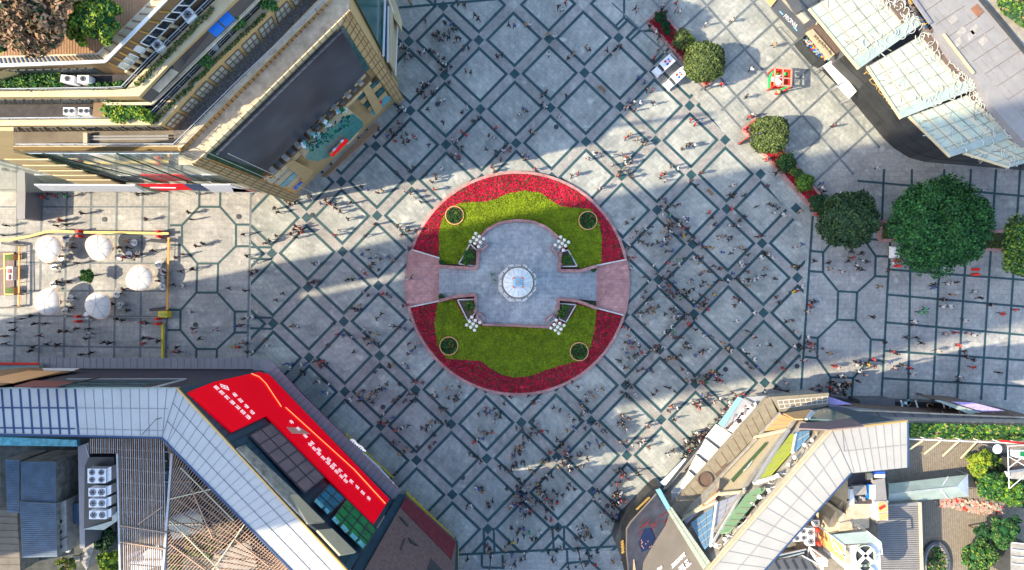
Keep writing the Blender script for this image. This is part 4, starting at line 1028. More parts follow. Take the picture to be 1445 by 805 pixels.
glyphs(gm, (312, 545), (322, 548), dp, .95, 2, 1); glyphs(gm, (327, 553), (360, 586), dp, .95, 4, 2); glyphs(gm, (302, 544), (354, 592), dp, .95, 7, 3)
glyphs(gm, (407, 591), (455, 640), dp, .95, 5, 4); glyphs(gm, (460, 645), (524, 707), dp, .95, 8, 5); glyphs(gm, (434, 624), (491, 682), dp, .95, 9, 6)
gm.build('lettering', o)
nn = MB()
cp_ = [(355, 527.5), (366, 532), (375, 541), (397, 574)]
for p, q in zip(cp_, cp_[1:]): nn.beam(dp.hit(*p, .7), dp.hit(*q, .7), .16, .05, 'neon line', up=dp.n)
nn.beam(dp.hit(403, 575, .7), dp.hit(500, 663, .7), .16, .05, 'neon line', up=dp.n); nn.beam(dp.hit(500, 663, .7), dp.hit(544, 711, .7), .2, .055, 'neon line', up=dp.n); nn.build('light_strip', o)
gh = MB(); gh.slab(dp.pts([(404, 603), (424, 604), (438, 613), (412, 612)], .62), .02, 'coral panel'); gh.build('picture_patch', o)
# bronze panels, coloured windows
def gridwin(q, nu, nv, m, name, fr='dark metal', w=.12):
    P_ = dp.pts(q, .3); mb = MB(); mb.slab(P_, .1, m); o = part2(name, mb); f_ = MB(); f_.grid(*P_, nu, nv, w, .1, fr, lift=.16); f_.build('frame', o); return o
gridwin([(351.7, 615.5), (382, 599), (456.7, 675), (429.4, 697)], 2, 6, 'mauve panel', 'bronze_panel')
gridwin([(442.6, 708), (464, 684.5), (486, 704.5), (463.5, 727)], 3, 2, 'blue pane', 'window')
gridwin([(468.4, 733), (488, 705.7), (531, 748), (512.7, 776.5)], 3, 4, 'green pane', 'window')
for q in (([(443, 708), (446, 704), (457, 714), (454, 718)]), ([(457, 720), (460, 717), (465, 722), (462, 726)]), ([(468, 733), (472, 729), (479, 737), (476, 741)]), ([(480, 744), (484, 740), (492, 749), (488, 753)]), ([(493, 756), (497, 752), (505, 760), (501, 764)]), ([(504, 766), (508, 762), (516, 770), (512, 774)])):
    mb = MB(); mb.slab(dp.pts(q, .5), .06, 'cyan pane'); part2('glazing_strip', mb)
# cladding joints on the teal wall
cj = MB()
for k in range(1, 30):
    t_ = k / 30; a_, c_ = d0.lerp(d1, t_), d2.lerp(d3, t_); cj.beam(a_.lerp(c_, .03) + dp.n * .12, a_.lerp(c_, .97) + dp.n * .12, .05, .05, 'black paint', up=dp.n)
part2('cladding_joint', cj)
for q, m in (([(333, 634), (344, 630), (402, 684), (456, 738), (434, 740), (395, 700)], 'stained concrete'), ([(408, 700), (418, 700), (456.7, 738.6), (433, 740.5)], 'sand panel'), ([(446, 750), (467, 748), (500.6, 781), (478.6, 785)], 'sand panel'), ([(434, 741), (456, 739), (466, 748), (446, 750)], 'dark metal')):
    mb = MB(); P_ = dp.pts(q, .9 if m == 'sand panel' else .6); mb.slab(P_, .25, m); part2('ledge', mb)
# canopy over the pavement
cn = MB(); zc_ = 6.2
CO = [(56, 505), (372, 506), (385, 512), (430, 560), (565, 692)]; CI = [(56, 520), (355, 521), (369, 526), (402, 560), (553, 709)]
for k in range(4):
    cn.face([W(*CO[k], zc_), W(*CO[k + 1], zc_), W(*CI[k + 1], zc_ + .15), W(*CI[k], zc_ + .15)], 'canopy panel'); cn.face([W(*CO[k], zc_), W(*CO[k + 1], zc_), W(*CO[k + 1], zc_ - .6), W(*CO[k], zc_ - .6)], 'grey metal')
    cn.face([W(*CO[k], zc_ - .6), W(*CO[k + 1], zc_ - .6), W(*CI[k + 1], zc_ - .6), W(*CI[k], zc_ - .6)], 'dark metal')
o = part2('canopy', cn)
j = MB()
for k in range(33): x = 60 + k * 9.5; j.beam(W(x, 505, zc_ + .03), W(x, 520, zc_ + .18), .05, .05, 'joint grey')
for k in range(1, 30):
    p, q = lerp2(CO[2], CO[4], k / 30), lerp2((369, 526), CI[4], k / 30); j.beam(W(*p, zc_ + .03), W(*q, zc_ + .18), .05, .05, 'mauve panel')
j.build('joint', o)
mb = MB(); mb.prism([(-60, 514), (55, 514), (55, 519), (-60, 531)], 7.5, 6.5, 'glass green band'); mb.beam(W(-60, 513.5, 7.7), W(55, 513.5, 7.7), .35, .3, 'red paint'); part2('canopy', mb)
# shop lights under the canopy edge
mb = MB(); mb.beam(W(481, 614, 4.5), W(510, 640, 4.5), .5, .4, 'light blue'); mb.beam(W(510, 640, 4.5), W(535, 662, 4.5), .6, .4, 'sign white'); mb.beam(W(535, 662, 4.5), W(564, 694, 4.5), .4, .4, 'sign white')
for k in range(9):
    p = lerp2((495, 622), (513, 637), k / 8); mb.box(W(p[0] + 1.5, p[1] - 1, 4.8), (.5, .25, .2), 'white mark', k * .7)
for k in range(10):
    p = lerp2((546, 675), (564, 692), k / 9); mb.box(W(*p, 4.85), (.35, .3, .15), random.choice(['sand panel', 'white mark', 'orange panel']), k)
part2('sign', mb)
# lower right wing with the brown screen
wp = Plane(W(570, 700, 5), W(645, 766, 5), W(505, 805, 25))
wg = MB(); wg.face([wp.hit(*p) for p in ((562, 698), (571, 697), (646, 764), (648, 850), (470, 850))], 'teal cladding'); 
wg.face([W(571, 697, 0), W(646, 764, 0), wp.hit(646, 764), wp.hit(571, 697)], 'navy cladding'); part2('wall', wg)
mb = MB(); mb.loft([W(*p, 0) for p in ((592, 735), (638, 775), (638, 1000), (420, 1000), (480, 860))], [W(*p, 0) + Vector((0, 0, 24)) for p in ((592, 735), (638, 775), (638, 1000), (420, 1000), (480, 860))], 'navy cladding'); part2('rear_wall', mb)
mb = MB(); mb.slab(wp.pts([(573, 701), (643, 765), (639, 830), (500, 830)], .3), .2, 'brown screen'); o = part2('brown_screen', mb)
mb = MB(); mb.loft([W(*p, 0) for p in ((592, 735), (638, 775), (638, 1000), (420, 1000), (480, 860))], [W(*p, 0) + Vector((0, 0, 24)) for p in ((592, 735), (638, 775), (638, 1000), (420, 1000), (480, 860))], 'navy cladding'); part2('rear_wall', mb)
mb = MB(); mb.slab(wp.pts([(573, 701), (643, 765), (637, 790), (565, 716)], .55), .05, 'maroon band')
ZB = zoomed(400, 680, 5.558)
for q in ([(905, 272), (920, 272), (980, 340), (970, 352)], [(950, 440), (958, 444), (922, 536), (912, 532)], [(975, 435), (1000, 450), (1062, 505), (1040, 500), (1000, 480)], [(1160, 605), (1245, 695), (1130, 695)]): mb.slab(wp.pts(ZB(*q), .62), .04, 'dark metal')
mb.build('picture', o)
# yellow handrail at the pavement edge
def handrail(pts, h, m, name, lab, cat='railing', r=.05):
    mb = MB(); P_ = [W(x, y, 0) for x, y in pts]; mb.rail(P_, h, m, 1.6, r); return one(mb, name, lab, cat)
handrail([(422, 556), (452, 582)], 1.1, 'yellow rail', 'handrail', 'thin yellow handrail by the grey canopy, upper one'); handrail([(490, 611), (556, 672)], 1.1, 'yellow rail', 'handrail', 'long thin yellow handrail above the lit shop sign', r=.07)
handrail([(575, 694), (643, 759), (647, 772), (647, 810)], 1.0, 'yellow rail', 'handrail', 'yellow edged rail round the brown screen wing', r=.12)
handrail([(232, 458), (232, 506)], .6, 'yellow rail', 'handrail', 'yellow rail running down to the grey canopy on the left', r=.16)
# court: pergola, sheds, condensers, trees
ZA = zoomed(0, 620, 4.35); ZP = zoomed(190, 610, 4.126)
mb = MB(); z = 23.0
PL = [(118, 618), (228, 618), (425, 815), (172, 815), (168, 640)]
for k in range(36):                        # left field: near vertical slats
    x = 128 + k * 2.95
    mb.beam(W(x, 619, z), W(x + (3 if k > 13 else 0), 812 if k > 13 else 640, z), .085, .2, 'grey slat' if k % 2 else 'rust slat')
part_slats = []
for y in (632, 645, 662, 680, 702, 722, 746, 770, 795): mb.beam(W(128 if y < 640 else 168, y, z - .2), W(236 - (y - 632) * .03, y + 6, z - .2), .13, .2, 'grey slat')
mb.beam(W(243, 640, z + .1), W(230, 812, z + .1), .3, .3, 'grey slat')
mb.beam(W(166, 640, z + .1), W(170, 812, z + .1), .25, .3, 'grey slat')
o_p = thing('slatted_pergola', 'large rusty slatted pergola filling the court below the ring roof', 'pergola', W(240, 720, 12) * 1.0)
mb.build('slats', o_p)
mb = MB()
for k in range(66):                        # right field: diagonal slats going down-left to up-right
    s_ = k / 66; p = lerp2((232, 622), (425, 812), s_); e = lerp2((240, 640), (232, 990), s_)
    y1 = e[1]; x1 = e[0]
    if y1 > 812: t_ = (812 - p[1]) / (y1 - p[1]); x1, y1 = p[0] + (x1 - p[0]) * t_, 812
    mb.beam(W(*p, z), W(x1, y1, z), .09, .2, 'rust slat')
for k in range(9):
    s_ = .1 + k * .1; p = lerp2((241, 650), (232, 812), s_); mb.beam(W(*p, z - .2), W(min(p[0] + 190, 420), min(p[1] + 150, 812), z - .2), .13, .2, 'rust slat')
mb.build('slats', o_p)
mb = MB()
for p, q in (((240, 735), (310, 805)), ((300, 805), (345, 740)), ((238, 705), (300, 690)), ((270, 690), (300, 760)), ((195, 740), (230, 715)), ((255, 660), (330, 735)), ((330, 760), (380, 800)), ((170, 742), (235, 752)), ((170, 765), (232, 775)), ((240, 768), (290, 805))):
    mb.beam(W(*p, z + .35), W(*q, z + .35), .14, .15, 'cream frame' if random.random() < .5 else 'rust slat')
for p in ((170, 650), (240, 650), (236, 800), (172, 800), (330, 735), (290, 690)): a_ = W(*p, z); mb.beam(a_, Vector((a_.x, a_.y, 12)), .25, .25, 'dark metal')
mb.build('frame', o_p)
# floor pieces under the pergola
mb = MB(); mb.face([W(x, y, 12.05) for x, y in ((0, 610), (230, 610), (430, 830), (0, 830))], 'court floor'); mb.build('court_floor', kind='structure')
random.seed(31)
for k, (x, y, w_, d_, m, lab) in enumerate([(262, 740, 5, 3.5, 'corrugated blue', 'blue green shed roof glimpsed through the pergola, left'), (330, 790, 6, 4, 'concrete', 'pale roof glimpsed through the pergola near the bottom edge'), (205, 790, 5, 3, 'sign white', 'whitish roof seen through the left pergola slats'), (250, 680, 4, 4, 'teal cladding', 'teal box roof seen through the pergola near the ring roof')]):
    mb = MB(); c = W(x, y, 15); mb.box((c.x, c.y, 13.5), (w_, d_, 3), m, .3); mb.beam((c.x - w_ / 2, c.y, 15.1), (c.x + w_ / 2, c.y, 15.1), .2, .2, 'concrete'); one(mb, 'shed', lab, 'shed')
for x, y, r, lab in ((288, 770, 24, 'tree under the pergola slats near the bottom edge'), (250, 790, 14, 'smaller tree under the pergola slats, left of centre')):
    tree('court_tree', lab, 'tree', x, y, r, 5, ['leaf lime', 'leaf green', 'leaf dark', 'leaf rust light'], [.3, .3, .2, .2], leaf=.2, n=3500, clumps=16, base=12, zc=16)
mb = MB()
for k in range(90): 
    a_ = random.uniform(0, 6.28); r_ = random.uniform(0, 3.5); p = W(300 + r_ * 9 * math.cos(a_), 752 + r_ * 6 * math.sin(a_), 20.5); q = p + Vector((random.uniform(-1.6, 1.6), random.uniform(-1.6, 1.6), random.uniform(-.4, .4)))
    mb.beam(p, q, .07, .07, random.choice(['rust slat', 'cream frame', 'sand panel']))
one(mb, 'timber_pile', 'jumble of pale broken timber lying under the pergola slats', 'timber pile')
# blue sheds
def shed(px, zt, zb, m, lab, ridges, dirn, name='shed'):
    t = thing(name, lab, 'shed', W(*px[0], zb), None); mb = MB(); mb.prism(px, zt, zb, 'stained concrete', m); mb.build('body', t)
    rb = MB(); a_, b3, c_, d_ = [W(*p, zt + .03) for p in px]
    for k in range(1, ridges):
        s_ = k / ridges; rb.beam((a_.lerp(d_, s_) if dirn else a_.lerp(b3, s_)), (b3.lerp(c_, s_) if dirn else d_.lerp(c_, s_)), .07, .06, m)
    rb.build('roof_ridge', t); return t
shed(ZA((128, 140), (342, 140), (345, 395), (130, 385)), 19, 12, 'corrugated blue', 'blue corrugated roof shed, upper part of the pair at the left', 22, True)
shed(ZA((120, 386), (345, 396), (352, 722), (138, 728)), 19.4, 12, 'corrugated blue', 'long blue corrugated roof shed with worn glints, lower part of the pair', 28, True)
shed(ZA((32, 125), (120, 130), (118, 455), (45, 450)), 18, 12, 'corrugated blue', 'narrow lower blue corrugated roof at the left of the sheds', 20, True)
shed(ZA((408, 398), (508, 395), (512, 520), (412, 522)), 17, 12, 'corrugated blue', 'small blue corrugated roof beside the condenser units', 10, False)
shed(ZA((-60, 430), (105, 440), (125, 815), (-60, 815)), 16, 12, 'taupe roof', 'flat tan roof at the bottom left frame corner', 9, True)
mb = MB(); mb.prism(ZA((-60, 38), (475, 45), (470, 5), (-60, -15)), 20, 19.2, 'cyan pane'); one(mb, 'gutter_roof', 'pale weathered blue roof strip along the inner edge of the ring roof', 'roof')
mb = MB(); mb.prism(ZA((345, 400), (405, 375), (412, 690), (356, 700)), 18.5, 12, 'concrete')
for y in (505, 570, 660): mb.box(W(*ZA((370, y))[0], 18.6), (.4, .4, .2), 'black paint')
mb.beam(W(*ZA((372, 620))[0], 18.7), W(*ZA((410, 598))[0], 18.7), .15, .15, 'black paint'); one(mb, 'parapet_wall', 'pale wall with small dark openings right of the long blue shed', 'wall')
mb = MB(); mb.prism(ZA((345, 135), (408, 118), (405, 375), (345, 395)), 15.5, 12, 'stained concrete', 'dark roof felt')
for k in range(14): mb.box(W(*ZA((random.uniform(350, 400), random.uniform(150, 370)))[0], 15.7), (random.uniform(.3, .9), random.uniform(.2, .6), .3), random.choice(['concrete', 'maroon band', 'grey metal', 'umber', 'sign white']), random.random() * 3)
one(mb, 'cluttered_roof', 'dark narrow roof littered with boxes right of the upper blue shed', 'roof')
mb = MB(); mb.prism(ZA((478, 45), (545, 20), (548, 130), (525, 180), (520, 670), (490, 670)), 19.5, 12, 'canopy panel'); mb.tube(W(*ZA((530, 40))[0], 19.8), W(*ZA((550, 120))[0], 19.8), .1, 'grey metal'); one(mb, 'service_wall', 'tall mauve service wall left of the condenser units', 'wall')
zc2 = 21.5
mb = MB(); mb.prism(ZA((520, 165), (545, 110), (700, 110), (722, 440), (720, 500), (690, 510), (640, 555), (515, 550)), zc2 - 1.6, 12, 'dark metal')
mb.slab([W(x, y, zc2 - 1.0) for x, y in ZA((510, 552), (640, 556), (722, 500), (722, 440), (690, 455), (690, 500), (560, 540))], .1, 'glass green band')
one(mb, 'equipment_platform', 'dark steel platform with a pale edge carrying four white condensers', 'platform')
gq = 'row of white condensers on the steel platform'
ac_unit(136.5, 672, zc2 - 1.5, 2.55, 2.0, 1.5, 0, 'topmost and biggest white condenser with four fans', 2, gq, rows=2)
ac_unit(137, 695, zc2 - 1.5, 2.4, 1.15, 1.5, 0, 'two fan white condenser, second from the top of the row', 2, gq)
ac_unit(137.5, 710.5, zc2 - 1.5, 2.4, 1.15, 1.5, 0, 'two fan white condenser, third from the top of the row', 2, gq)
ac_unit(138, 727, zc2 - 1.5, 2.4, 1.15, 1.5, 0, 'two fan white condenser, lowest of the row', 2, gq)
for y0, y1, lab in ((661, 682, 'topmost'), (687, 701, 'second'), (703, 717, 'third'), (720, 733, 'lowest')):
    mb = MB(); mb.prism([(148, y0 + 1), (157, y0 - 2), (157, y1 - 4), (148, y1)], zc2 - .2, zc2 - 1.4, 'white plastic'); one(mb, 'duct', f'sloping white duct behind the {lab} condenser of the four', 'duct')
tree('court_tree', 'dark tree below the condenser platform', 'tree', 152, 760, 18, 5, ['leaf dark', 'leaf green dark', 'leaf dark light'], [.5, .2, .3], n=2400, clumps=12, base=12, zc=15)
tree('court_tree', 'yellow green shrubby tree at the bottom edge by the pergola', 'tree', 157, 791, 17, 5, ['leaf lime', 'leaf yellow', 'leaf green'], [.4, .3, .3], n=2600, clumps=14, base=12, zc=16.5)
tree('court_tree', 'straggly yellow green tree at the bottom edge by the blue shed', 'tree', 92, 796, 14, 5, ['leaf lime', 'leaf yellow', 'leaf dark', 'leaf rust light'], [.3, .25, .25, .2], n=1300, clumps=10, base=12, zc=16.5, core=False)
mb = MB(); mb.prism(ZA((520, 560), (600, 600), (580, 660), (530, 805), (500, 760)), 15, 12, 'concrete'); mb.box(W(*ZA((470, 730))[0], 15), (1.2, .8, .5), 'concrete'); mb.box(W(*ZA((420, 680))[0], 15.3), (.5, .5, .5), 'white plastic'); one(mb, 'rubble_ledge', 'pale broken ledge between the mauve wall and the dark tree', 'ledge')

# ------------------------------------------------------------------ LOWER RIGHT building
ZQ = zoomed(870, 540, 3.036); ZT_ = zoomed(1000, 545, 5.195); ZU = zoomed(870, 680, 6.44); ZV = zoomed(1160, 540, 5.07); ZX = zoomed(1160, 650, 5.194); ZY = zoomed(1300, 620, 4.351)
b3 = thing('corner_building', 'building with white panelled roof and facade of coloured triangles, lower right', 'building', W(1120, 700, 0) * 1.0)
def part3(n, mb, p=None, **k): return mb.build(n, p or b3, **k)
ZR3 = 28.0; ZS = 9.0
ring = [(985, 824), (1092.4, 700), (1173, 607), (1281, 594), (1281, 660), (1201, 668), (1160, 715.5), (1062, 824)]
mb = MB(); mb.prism(ring, ZR3, ZR3 - 1.0, 'cream coping', 'warm roof panel'); part3('roof', mb)
core = MB()
gp = [W(960.6, 727, ZS), W(1099, 583, ZS), W(1170, 574, ZS)]
q3 = [W(*p, ZR3 - .8) for p in ((999, 812), (1175, 609), (1280, 597))]
core.face([gp[0], gp[1], q3[1], q3[0]], 'concrete'); core.face([gp[1], gp[2], q3[2], q3[1]], 'teal cladding')
core.face([gp[2], Vector((q3[2].x, gp[2].y, ZS)), q3[2]], 'teal cladding')
base_px = [(946, 718), (1085, 562), (1170, 556), (1290, 566), (1290, 590)]
core.loft([Vector((W(*p, 8).x, W(*p, 8).y, 0)) for p in [(952, 722), (1090, 567), (1170, 560), (1168, 700), (1010, 830)]], [W(*p, 8) for p in [(952, 722), (1090, 567), (1170, 560), (1168, 700), (1010, 830)]], 'concrete')
core.prism([(1100, 720), (1180, 640), (1280, 600), (1280, 700), (1200, 840), (1010, 840)], 11.6, 0, 'stained concrete')
core.prism([(1000, 812), (1170, 620), (1190, 625), (1030, 812)], 26.5, 8, 'dark metal')
part3('wall', core)
jb = MB(); z = ZR3 + .03
for k in range(15):
    s_ = k / 14; a_ = lerp2((985, 824), (1173, 607), s_); c_ = lerp2((1062, 824), (1201, 668), s_); jb.beam(W(*a_, z), W(*c_, z), .06, .05, 'joint grey')
jb.beam(W(*lerp2((985, 824), (1062, 824), .5), z + .02), W(*lerp2((1173, 607), (1201, 668), .45), z + .02), .06, .05, 'joint grey')
for k in range(9):
    s_ = k / 8; jb.beam(W(*lerp2((1188, 605), (1281, 594), s_), z), W(*lerp2((1205, 667), (1281, 660), s_), z), .06, .05, 'joint grey')
jb.beam(W(1191, 637, z + .02), W(1281, 628, z + .02), .06, .05, 'joint grey'); jb.beam(W(1173, 607, z + .04), W(1201, 668, z + .04), .06, .05, 'joint grey'); jb.beam(W(1188, 605, z + .04), W(1191, 637, z + .04), .06, .05, 'joint grey')
part3('roof_joint', jb)
eb = MB(); eb.beam(W(985, 824, z), W(1173, 607, z), .3, .25, 'sand panel'); eb.beam(W(1173, 607, z), W(1281, 594, z), .2, .2, 'brass'); eb.beam(W(1281, 594, z), W(1281, 660, z), .15, .3, 'joint blue'); eb.beam(W(1062, 824, z), W(1201, 668, z), .15, .3, 'joint blue'); part3('roof_edge', eb)
# stone parapet strip
def slabpx(px, z, th, m, name, mt=None, par=None): mb = MB(); mb.prism(px, z, z - th, m, mt or m); return part3(name, mb, par)
o = slabpx([(947, 716), (1083, 562), (1087, 560.4), (1097, 583), (960.6, 727)], ZS, 1.2, 'stone strip', 'parapet', 'stone strip')
mb = MB()
for k in range(1, 16):
    s_ = k / 16; mb.beam(W(*lerp2((947, 716), (1087, 560), s_), ZS + .03), W(*lerp2((960, 727), (1097, 583), s_), ZS + .03), .06, .05, 'brown cladding')
for x, y in ((1023, 659), (1015, 668)):
    mb.box(W(x, y, ZS + .02), (1.1, .7, .03), 'umber', .7)
c = W(*ZQ((378, 415))[0], ZS + .05); mb.lathe(c, [(1.15, 0), (1.2, .25), (1.05, .26), (1.0, .05), (.01, .05)], 'umber', 20)
mb.build('joint', o)
o = slabpx(ZQ((660, 62), (910, 45), (910, 98), (750, 122), (700, 126)), ZS, .8, 'stone strip', 'parapet', 'stone strip')
mb = MB(); mb.grid(W(*ZQ((690, 78))[0], ZS + .02), W(*ZQ((905, 60))[0], ZS + .02), W(*ZQ((905, 88))[0], ZS + .02), W(*ZQ((700, 112))[0], ZS + .02), 9, 2, .1, .08, 'marble'); mb.build('grating', o)
slabpx(ZQ((545, 62), (655, 56), (610, 103)), 7, .6, 'canopy panel', 'canopy', 'grey metal')
for k, q in enumerate(([(430, 180), (503, 228), (448, 288), (383, 238)], [(380, 241), (446, 291), (396, 347), (345, 308)], [(345, 311), (395, 350), (343, 402), (312, 375)], [(311, 378), (341, 404), (285, 462), (258, 500)])): slabpx(ZQ(*q), 7.0, .5, 'white paint', 'canopy')
slabpx(ZQ((236, 470), (300, 395), (312, 378), (285, 445), (262, 520), (235, 535)), 6.6, .4, 'glass green band', 'canopy', 'grey metal')
slabpx(ZQ((190, 430), (295, 325), (308, 342), (215, 455)), 4.0, .4, 'sign white', 'canopy')
mb = MB(); mb.beam(W(*ZQ((203, 460))[0], 6.8), W(*ZQ((380, 240))[0], 6.8), .35, .3, 'dark metal'); mb.beam(W(*ZQ((218, 440))[0], 5), W(*ZQ((370, 268))[0], 5), .2, .2, 'grey metal'); part3('canopy_edge', mb)
# billboard with an abstract ink drawing
bbp = ZQ((537, 66), (615, 105), (510, 224), (440, 182)); mb = MB(); mb.prism(bbp, 7.5, 6.6, 'grey metal', 'grey metal'); o = part3('billboard', mb)
mb = MB(); zz = 7.55
mb.slab([W(x, y, zz) for x, y in ZQ((520, 60), (539, 68), (458, 192), (437, 176))], .05, 'light blue'); mb.slab([W(x, y, zz) for x, y in ZQ((560, 90), (612, 106), (512, 222), (478, 205), (505, 160))], .04, 'sign white')
random.seed(5)
for k in range(34):
    s_ = random.random(); x = 470 + 120 * s_ + random.uniform(-12, 12); y = 200 - 110 * s_ + random.uniform(-12, 12); l = random.uniform(6, 20); a_ = random.gauss(-.9, .7)
    p, q = ZQ((x, y), (x + l * math.cos(a_), y + l * math.sin(a_))); mb.beam(W(*p, zz + .08), W(*q, zz + .08), random.uniform(.12, .5), .03 + k * .0015, random.choice(['ink', 'umber', 'ink', 'canopy panel', 'white paint', 'coral panel']))
mb.build('picture', o)
# coloured facade
fp = Plane(gp[0], gp[1], W(1092, 700, ZR3 - .8)); fq = Plane(gp[1], gp[2], W(1220, 602, ZR3 - .8))
def fac(pl, q, m, d=.3, name='coloured_panel', th=.12, nu=0, nv=0):
    P_ = pl.pts(ZQ(*q), d); mb = MB(); mb.slab(P_, th, m); o = part3(name, mb)
    if nu and len(P_) == 4: f_ = MB(); f_.grid(*P_, nu, nv, .07, .05, 'concrete', lift=th + .02, edge=False); f_.build('joint', o)
    return o
fac(fp, [(632, 208), (700, 137), (765, 160), (725, 198)], 'orange panel', .5, nu=3, nv=1)
fac(fp, [(590, 240), (610, 225), (722, 214), (690, 262), (540, 455), (445, 478), (430, 440)], 'sand panel', .35)
fac(fp, [(445, 410), (480, 425), (440, 470)], 'dark metal', .6)
o = fac(fp, [(492, 418), (640, 258), (648, 262), (500, 428)], 'olive' if 'olive' in MATS else 'leaf dark light', .55, 'stripe')
fac(fp, [(598, 428), (748, 222), (768, 225), (752, 295)], 'lime panel', .5)
fac(fp, [(598, 428), (752, 295), (665, 395), (640, 412)], 'lime panel', .5)
fac(fp, [(770, 215), (830, 208), (828, 230), (765, 300)], 'sky panel', .5, nu=2, nv=2)
fac(fp, [(430, 650), (560, 480), (610, 452), (640, 455)], 'mint panel', .5); fac(fp, [(430, 650), (640, 455), (500, 625), (480, 645)], 'mint panel', .5)
fac(fp, [(370, 528), (437, 455), (425, 508)], 'coral panel', .5)
fac(fp, [(430, 520), (530, 478), (505, 520), (428, 612)], 'lilac panel', .5, nu=2, nv=3)
fac(fp, [(320, 605), (418, 535), (402, 690), (378, 715)], 'sky panel', .5, nu=3, nv=5)
fac(fp, [(290, 585), (350, 555), (300, 605)], 'lilac panel', .5)
fm = MB()
for p, q, w_, m in (((700, 130), (612, 222), .5, 'concrete'), ((735, 200), (590, 235), .5, 'cream frame'), ((735, 205), (590, 430), .9, 'grey metal'), ((720, 215), (545, 450), .8, 'concrete'), ((690, 262), (540, 455), .25, 'grey metal'), ((770, 222), (755, 300), .45, 'white metal'), ((590, 430), (690, 400), .45, 'white metal'), ((440, 478), (550, 468), .4, 'cream frame'), ((430, 515), (405, 700), .5, 'white metal'), ((540, 470), (420, 640), .7, 'concrete'), ((290, 575), (430, 510), .4, 'cream frame'), ((445, 470), (280, 590), .4, 'cream frame'), ((550, 455), (410, 690), .3, 'marble'), ((600, 430), (680, 405), .5, 'white metal'), ((765, 160), (735, 200), .6, 'concrete'), ((425, 470), (368, 530), .3, 'brass'), ((600, 240), (445, 405), .4, 'concrete')):
    p, q = ZQ(p, q); fm.beam(fp.hit(*p, .75), fp.hit(*q, .75), w_, .25, m, up=fp.n)
part3('facade_frame', fm)
lgm = MB(); c = fp.hit(*ZQ((565, 352))[0], .55); ax = (fp.hit(*ZQ((580, 330))[0], .55) - c).normalized(); up = fp.n.cross(ax)
if up.y < 0: up = -up
lgm.mesh([c + ax * (1.35 * math.cos(a_)) + up * (.62 * math.sin(a_)) + fp.n * .05 for a_ in np.linspace(0, 2 * PI, 24, endpoint=False)], [tuple(range(24))], 'sign white')
put_text(lgm, 'CoCo', .85, c - ax * 1.0 - up * .28 + fp.n * .06, ax, up, 'maroon band', .02)
part3('logo', lgm)
fac(fq, [(715, 135), (760, 128), (830, 118), (840, 128), (800, 160), (765, 160)], 'orange panel', .3)
fac(fq, [(808, 160), (842, 125), (900, 112), (1010, 152), (960, 165)], 'teal glass', .4); fac(fq, [(790, 178), (840, 172), (1010, 158), (1060, 190), (905, 205), (780, 200)], 'mauve panel', .45)
mb = MB(); mb.beam(fq.hit(*ZQ((812, 158))[0], .9), fq.hit(*ZQ((838, 122))[0], .9), .35, .2, 'sign white', up=fq.n); mb.beam(fq.hit(*ZQ((826, 152))[0], .9), fq.hit(*ZQ((848, 128))[0], .9), .2, .2, 'sign white', up=fq.n); part3('facade_frame', mb)
# row of floodlights and brackets along the roof edge
base_fl = MB(); c = Vector((0, 0, 0))
proto = thing('floodlight', 'white jointed floodlight on a bracket', 'floodlight', (0, 0, 0), 'floodlights along the roof edge of the corner building')
mb = MB(); mb.tube((0, 0, 0), (0, 0, 1.0), .09, 'white metal'); mb.tube((0, 0, .9), (-.8, .5, 1.3), .08, 'white metal'); mb.tube((-.5, -.4, .1), (.5, .4, .3), .07, 'white metal'); mb.tube((.3, -.4, .2), (-.3, .6, .5), .05, 'sand panel'); mb.tube((-.9, .1, .2), (.9, .2, .35), .06, 'white metal'); mb.build('bracket', proto)
mb = MB(); mb.tube((-.8, .5, 1.15), (-1.05, .7, 1.5), .22, 'white plastic', 10, .3); mb.tube((.3, -.3, .3), (.5, -.5, .55), .2, 'white plastic', 8); mb.build('lamp_head', proto)
spots = [lerp2((1018, 768), (1150, 618), k / 11) for k in range(12)]
for k, (x, y) in enumerate(spots):
    z_ = 24.3; loc = W(x, y, z_)
    lab = f'white floodlight on the coloured facade, {["lowest, by the black corner", "second", "third", "fourth", "fifth", "sixth", "seventh", "eighth", "ninth", "tenth", "eleventh", "topmost, near the roof bend"][k]}' + ('' if k in (0, 11) else ' counting up from the lower end')
    if k == 0: proto.location = loc; proto['label'] = lab; proto.rotation_euler = (0, 0, .3)
    else: copy_thing(proto, loc, .3 + random.uniform(-.5, .5), lab, random.uniform(.6, .95))
cat = MB(); cat.beam(W(1012, 785, 24), W(1160, 614, 24), 1.6, .15, 'concrete'); cat.beam(W(1010, 780, 24.6), W(1155, 612, 24.6), .1, .1, 'dark metal'); part3('catwalk', cat)
tr_ = MB(); random.seed(77)
for k in range(70):
    s_ = random.random(); c = W(*lerp2((1016, 776), (1156, 616), s_), 24.6 + random.uniform(0, .8)); a_ = random.choice((.85, .85, -.7, 0.1)) + random.uniform(-.3, .3); l = random.uniform(.4, 1.3); dv = Vector((math.cos(a_) * l, math.sin(a_) * l, random.uniform(-.2, .2))); tr_.beam(c - dv, c + dv, .1, .1, random.choice(['white metal', 'white metal', 'sand panel', 'dark metal']))
part3('light_rigging', tr_)
pj = MB()
for pa, pb, n_ in (((600, 430, 668, 393), (748, 224, 768, 226), 5), ((440, 640, 480, 645), (600, 462, 638, 458), 7)):
    for k in range(1, n_):
        u = k / n_; p, q = ZQ((pa[0] + (pb[0] - pa[0]) * u, pa[1] + (pb[1] - pa[1]) * u), (pa[2] + (pb[2] - pa[2]) * u, pa[3] + (pb[3] - pa[3]) * u)); pj.beam(fp.hit(*p, .66), fp.hit(*q, .66), .08, .05, 'stone strip', up=fp.n)
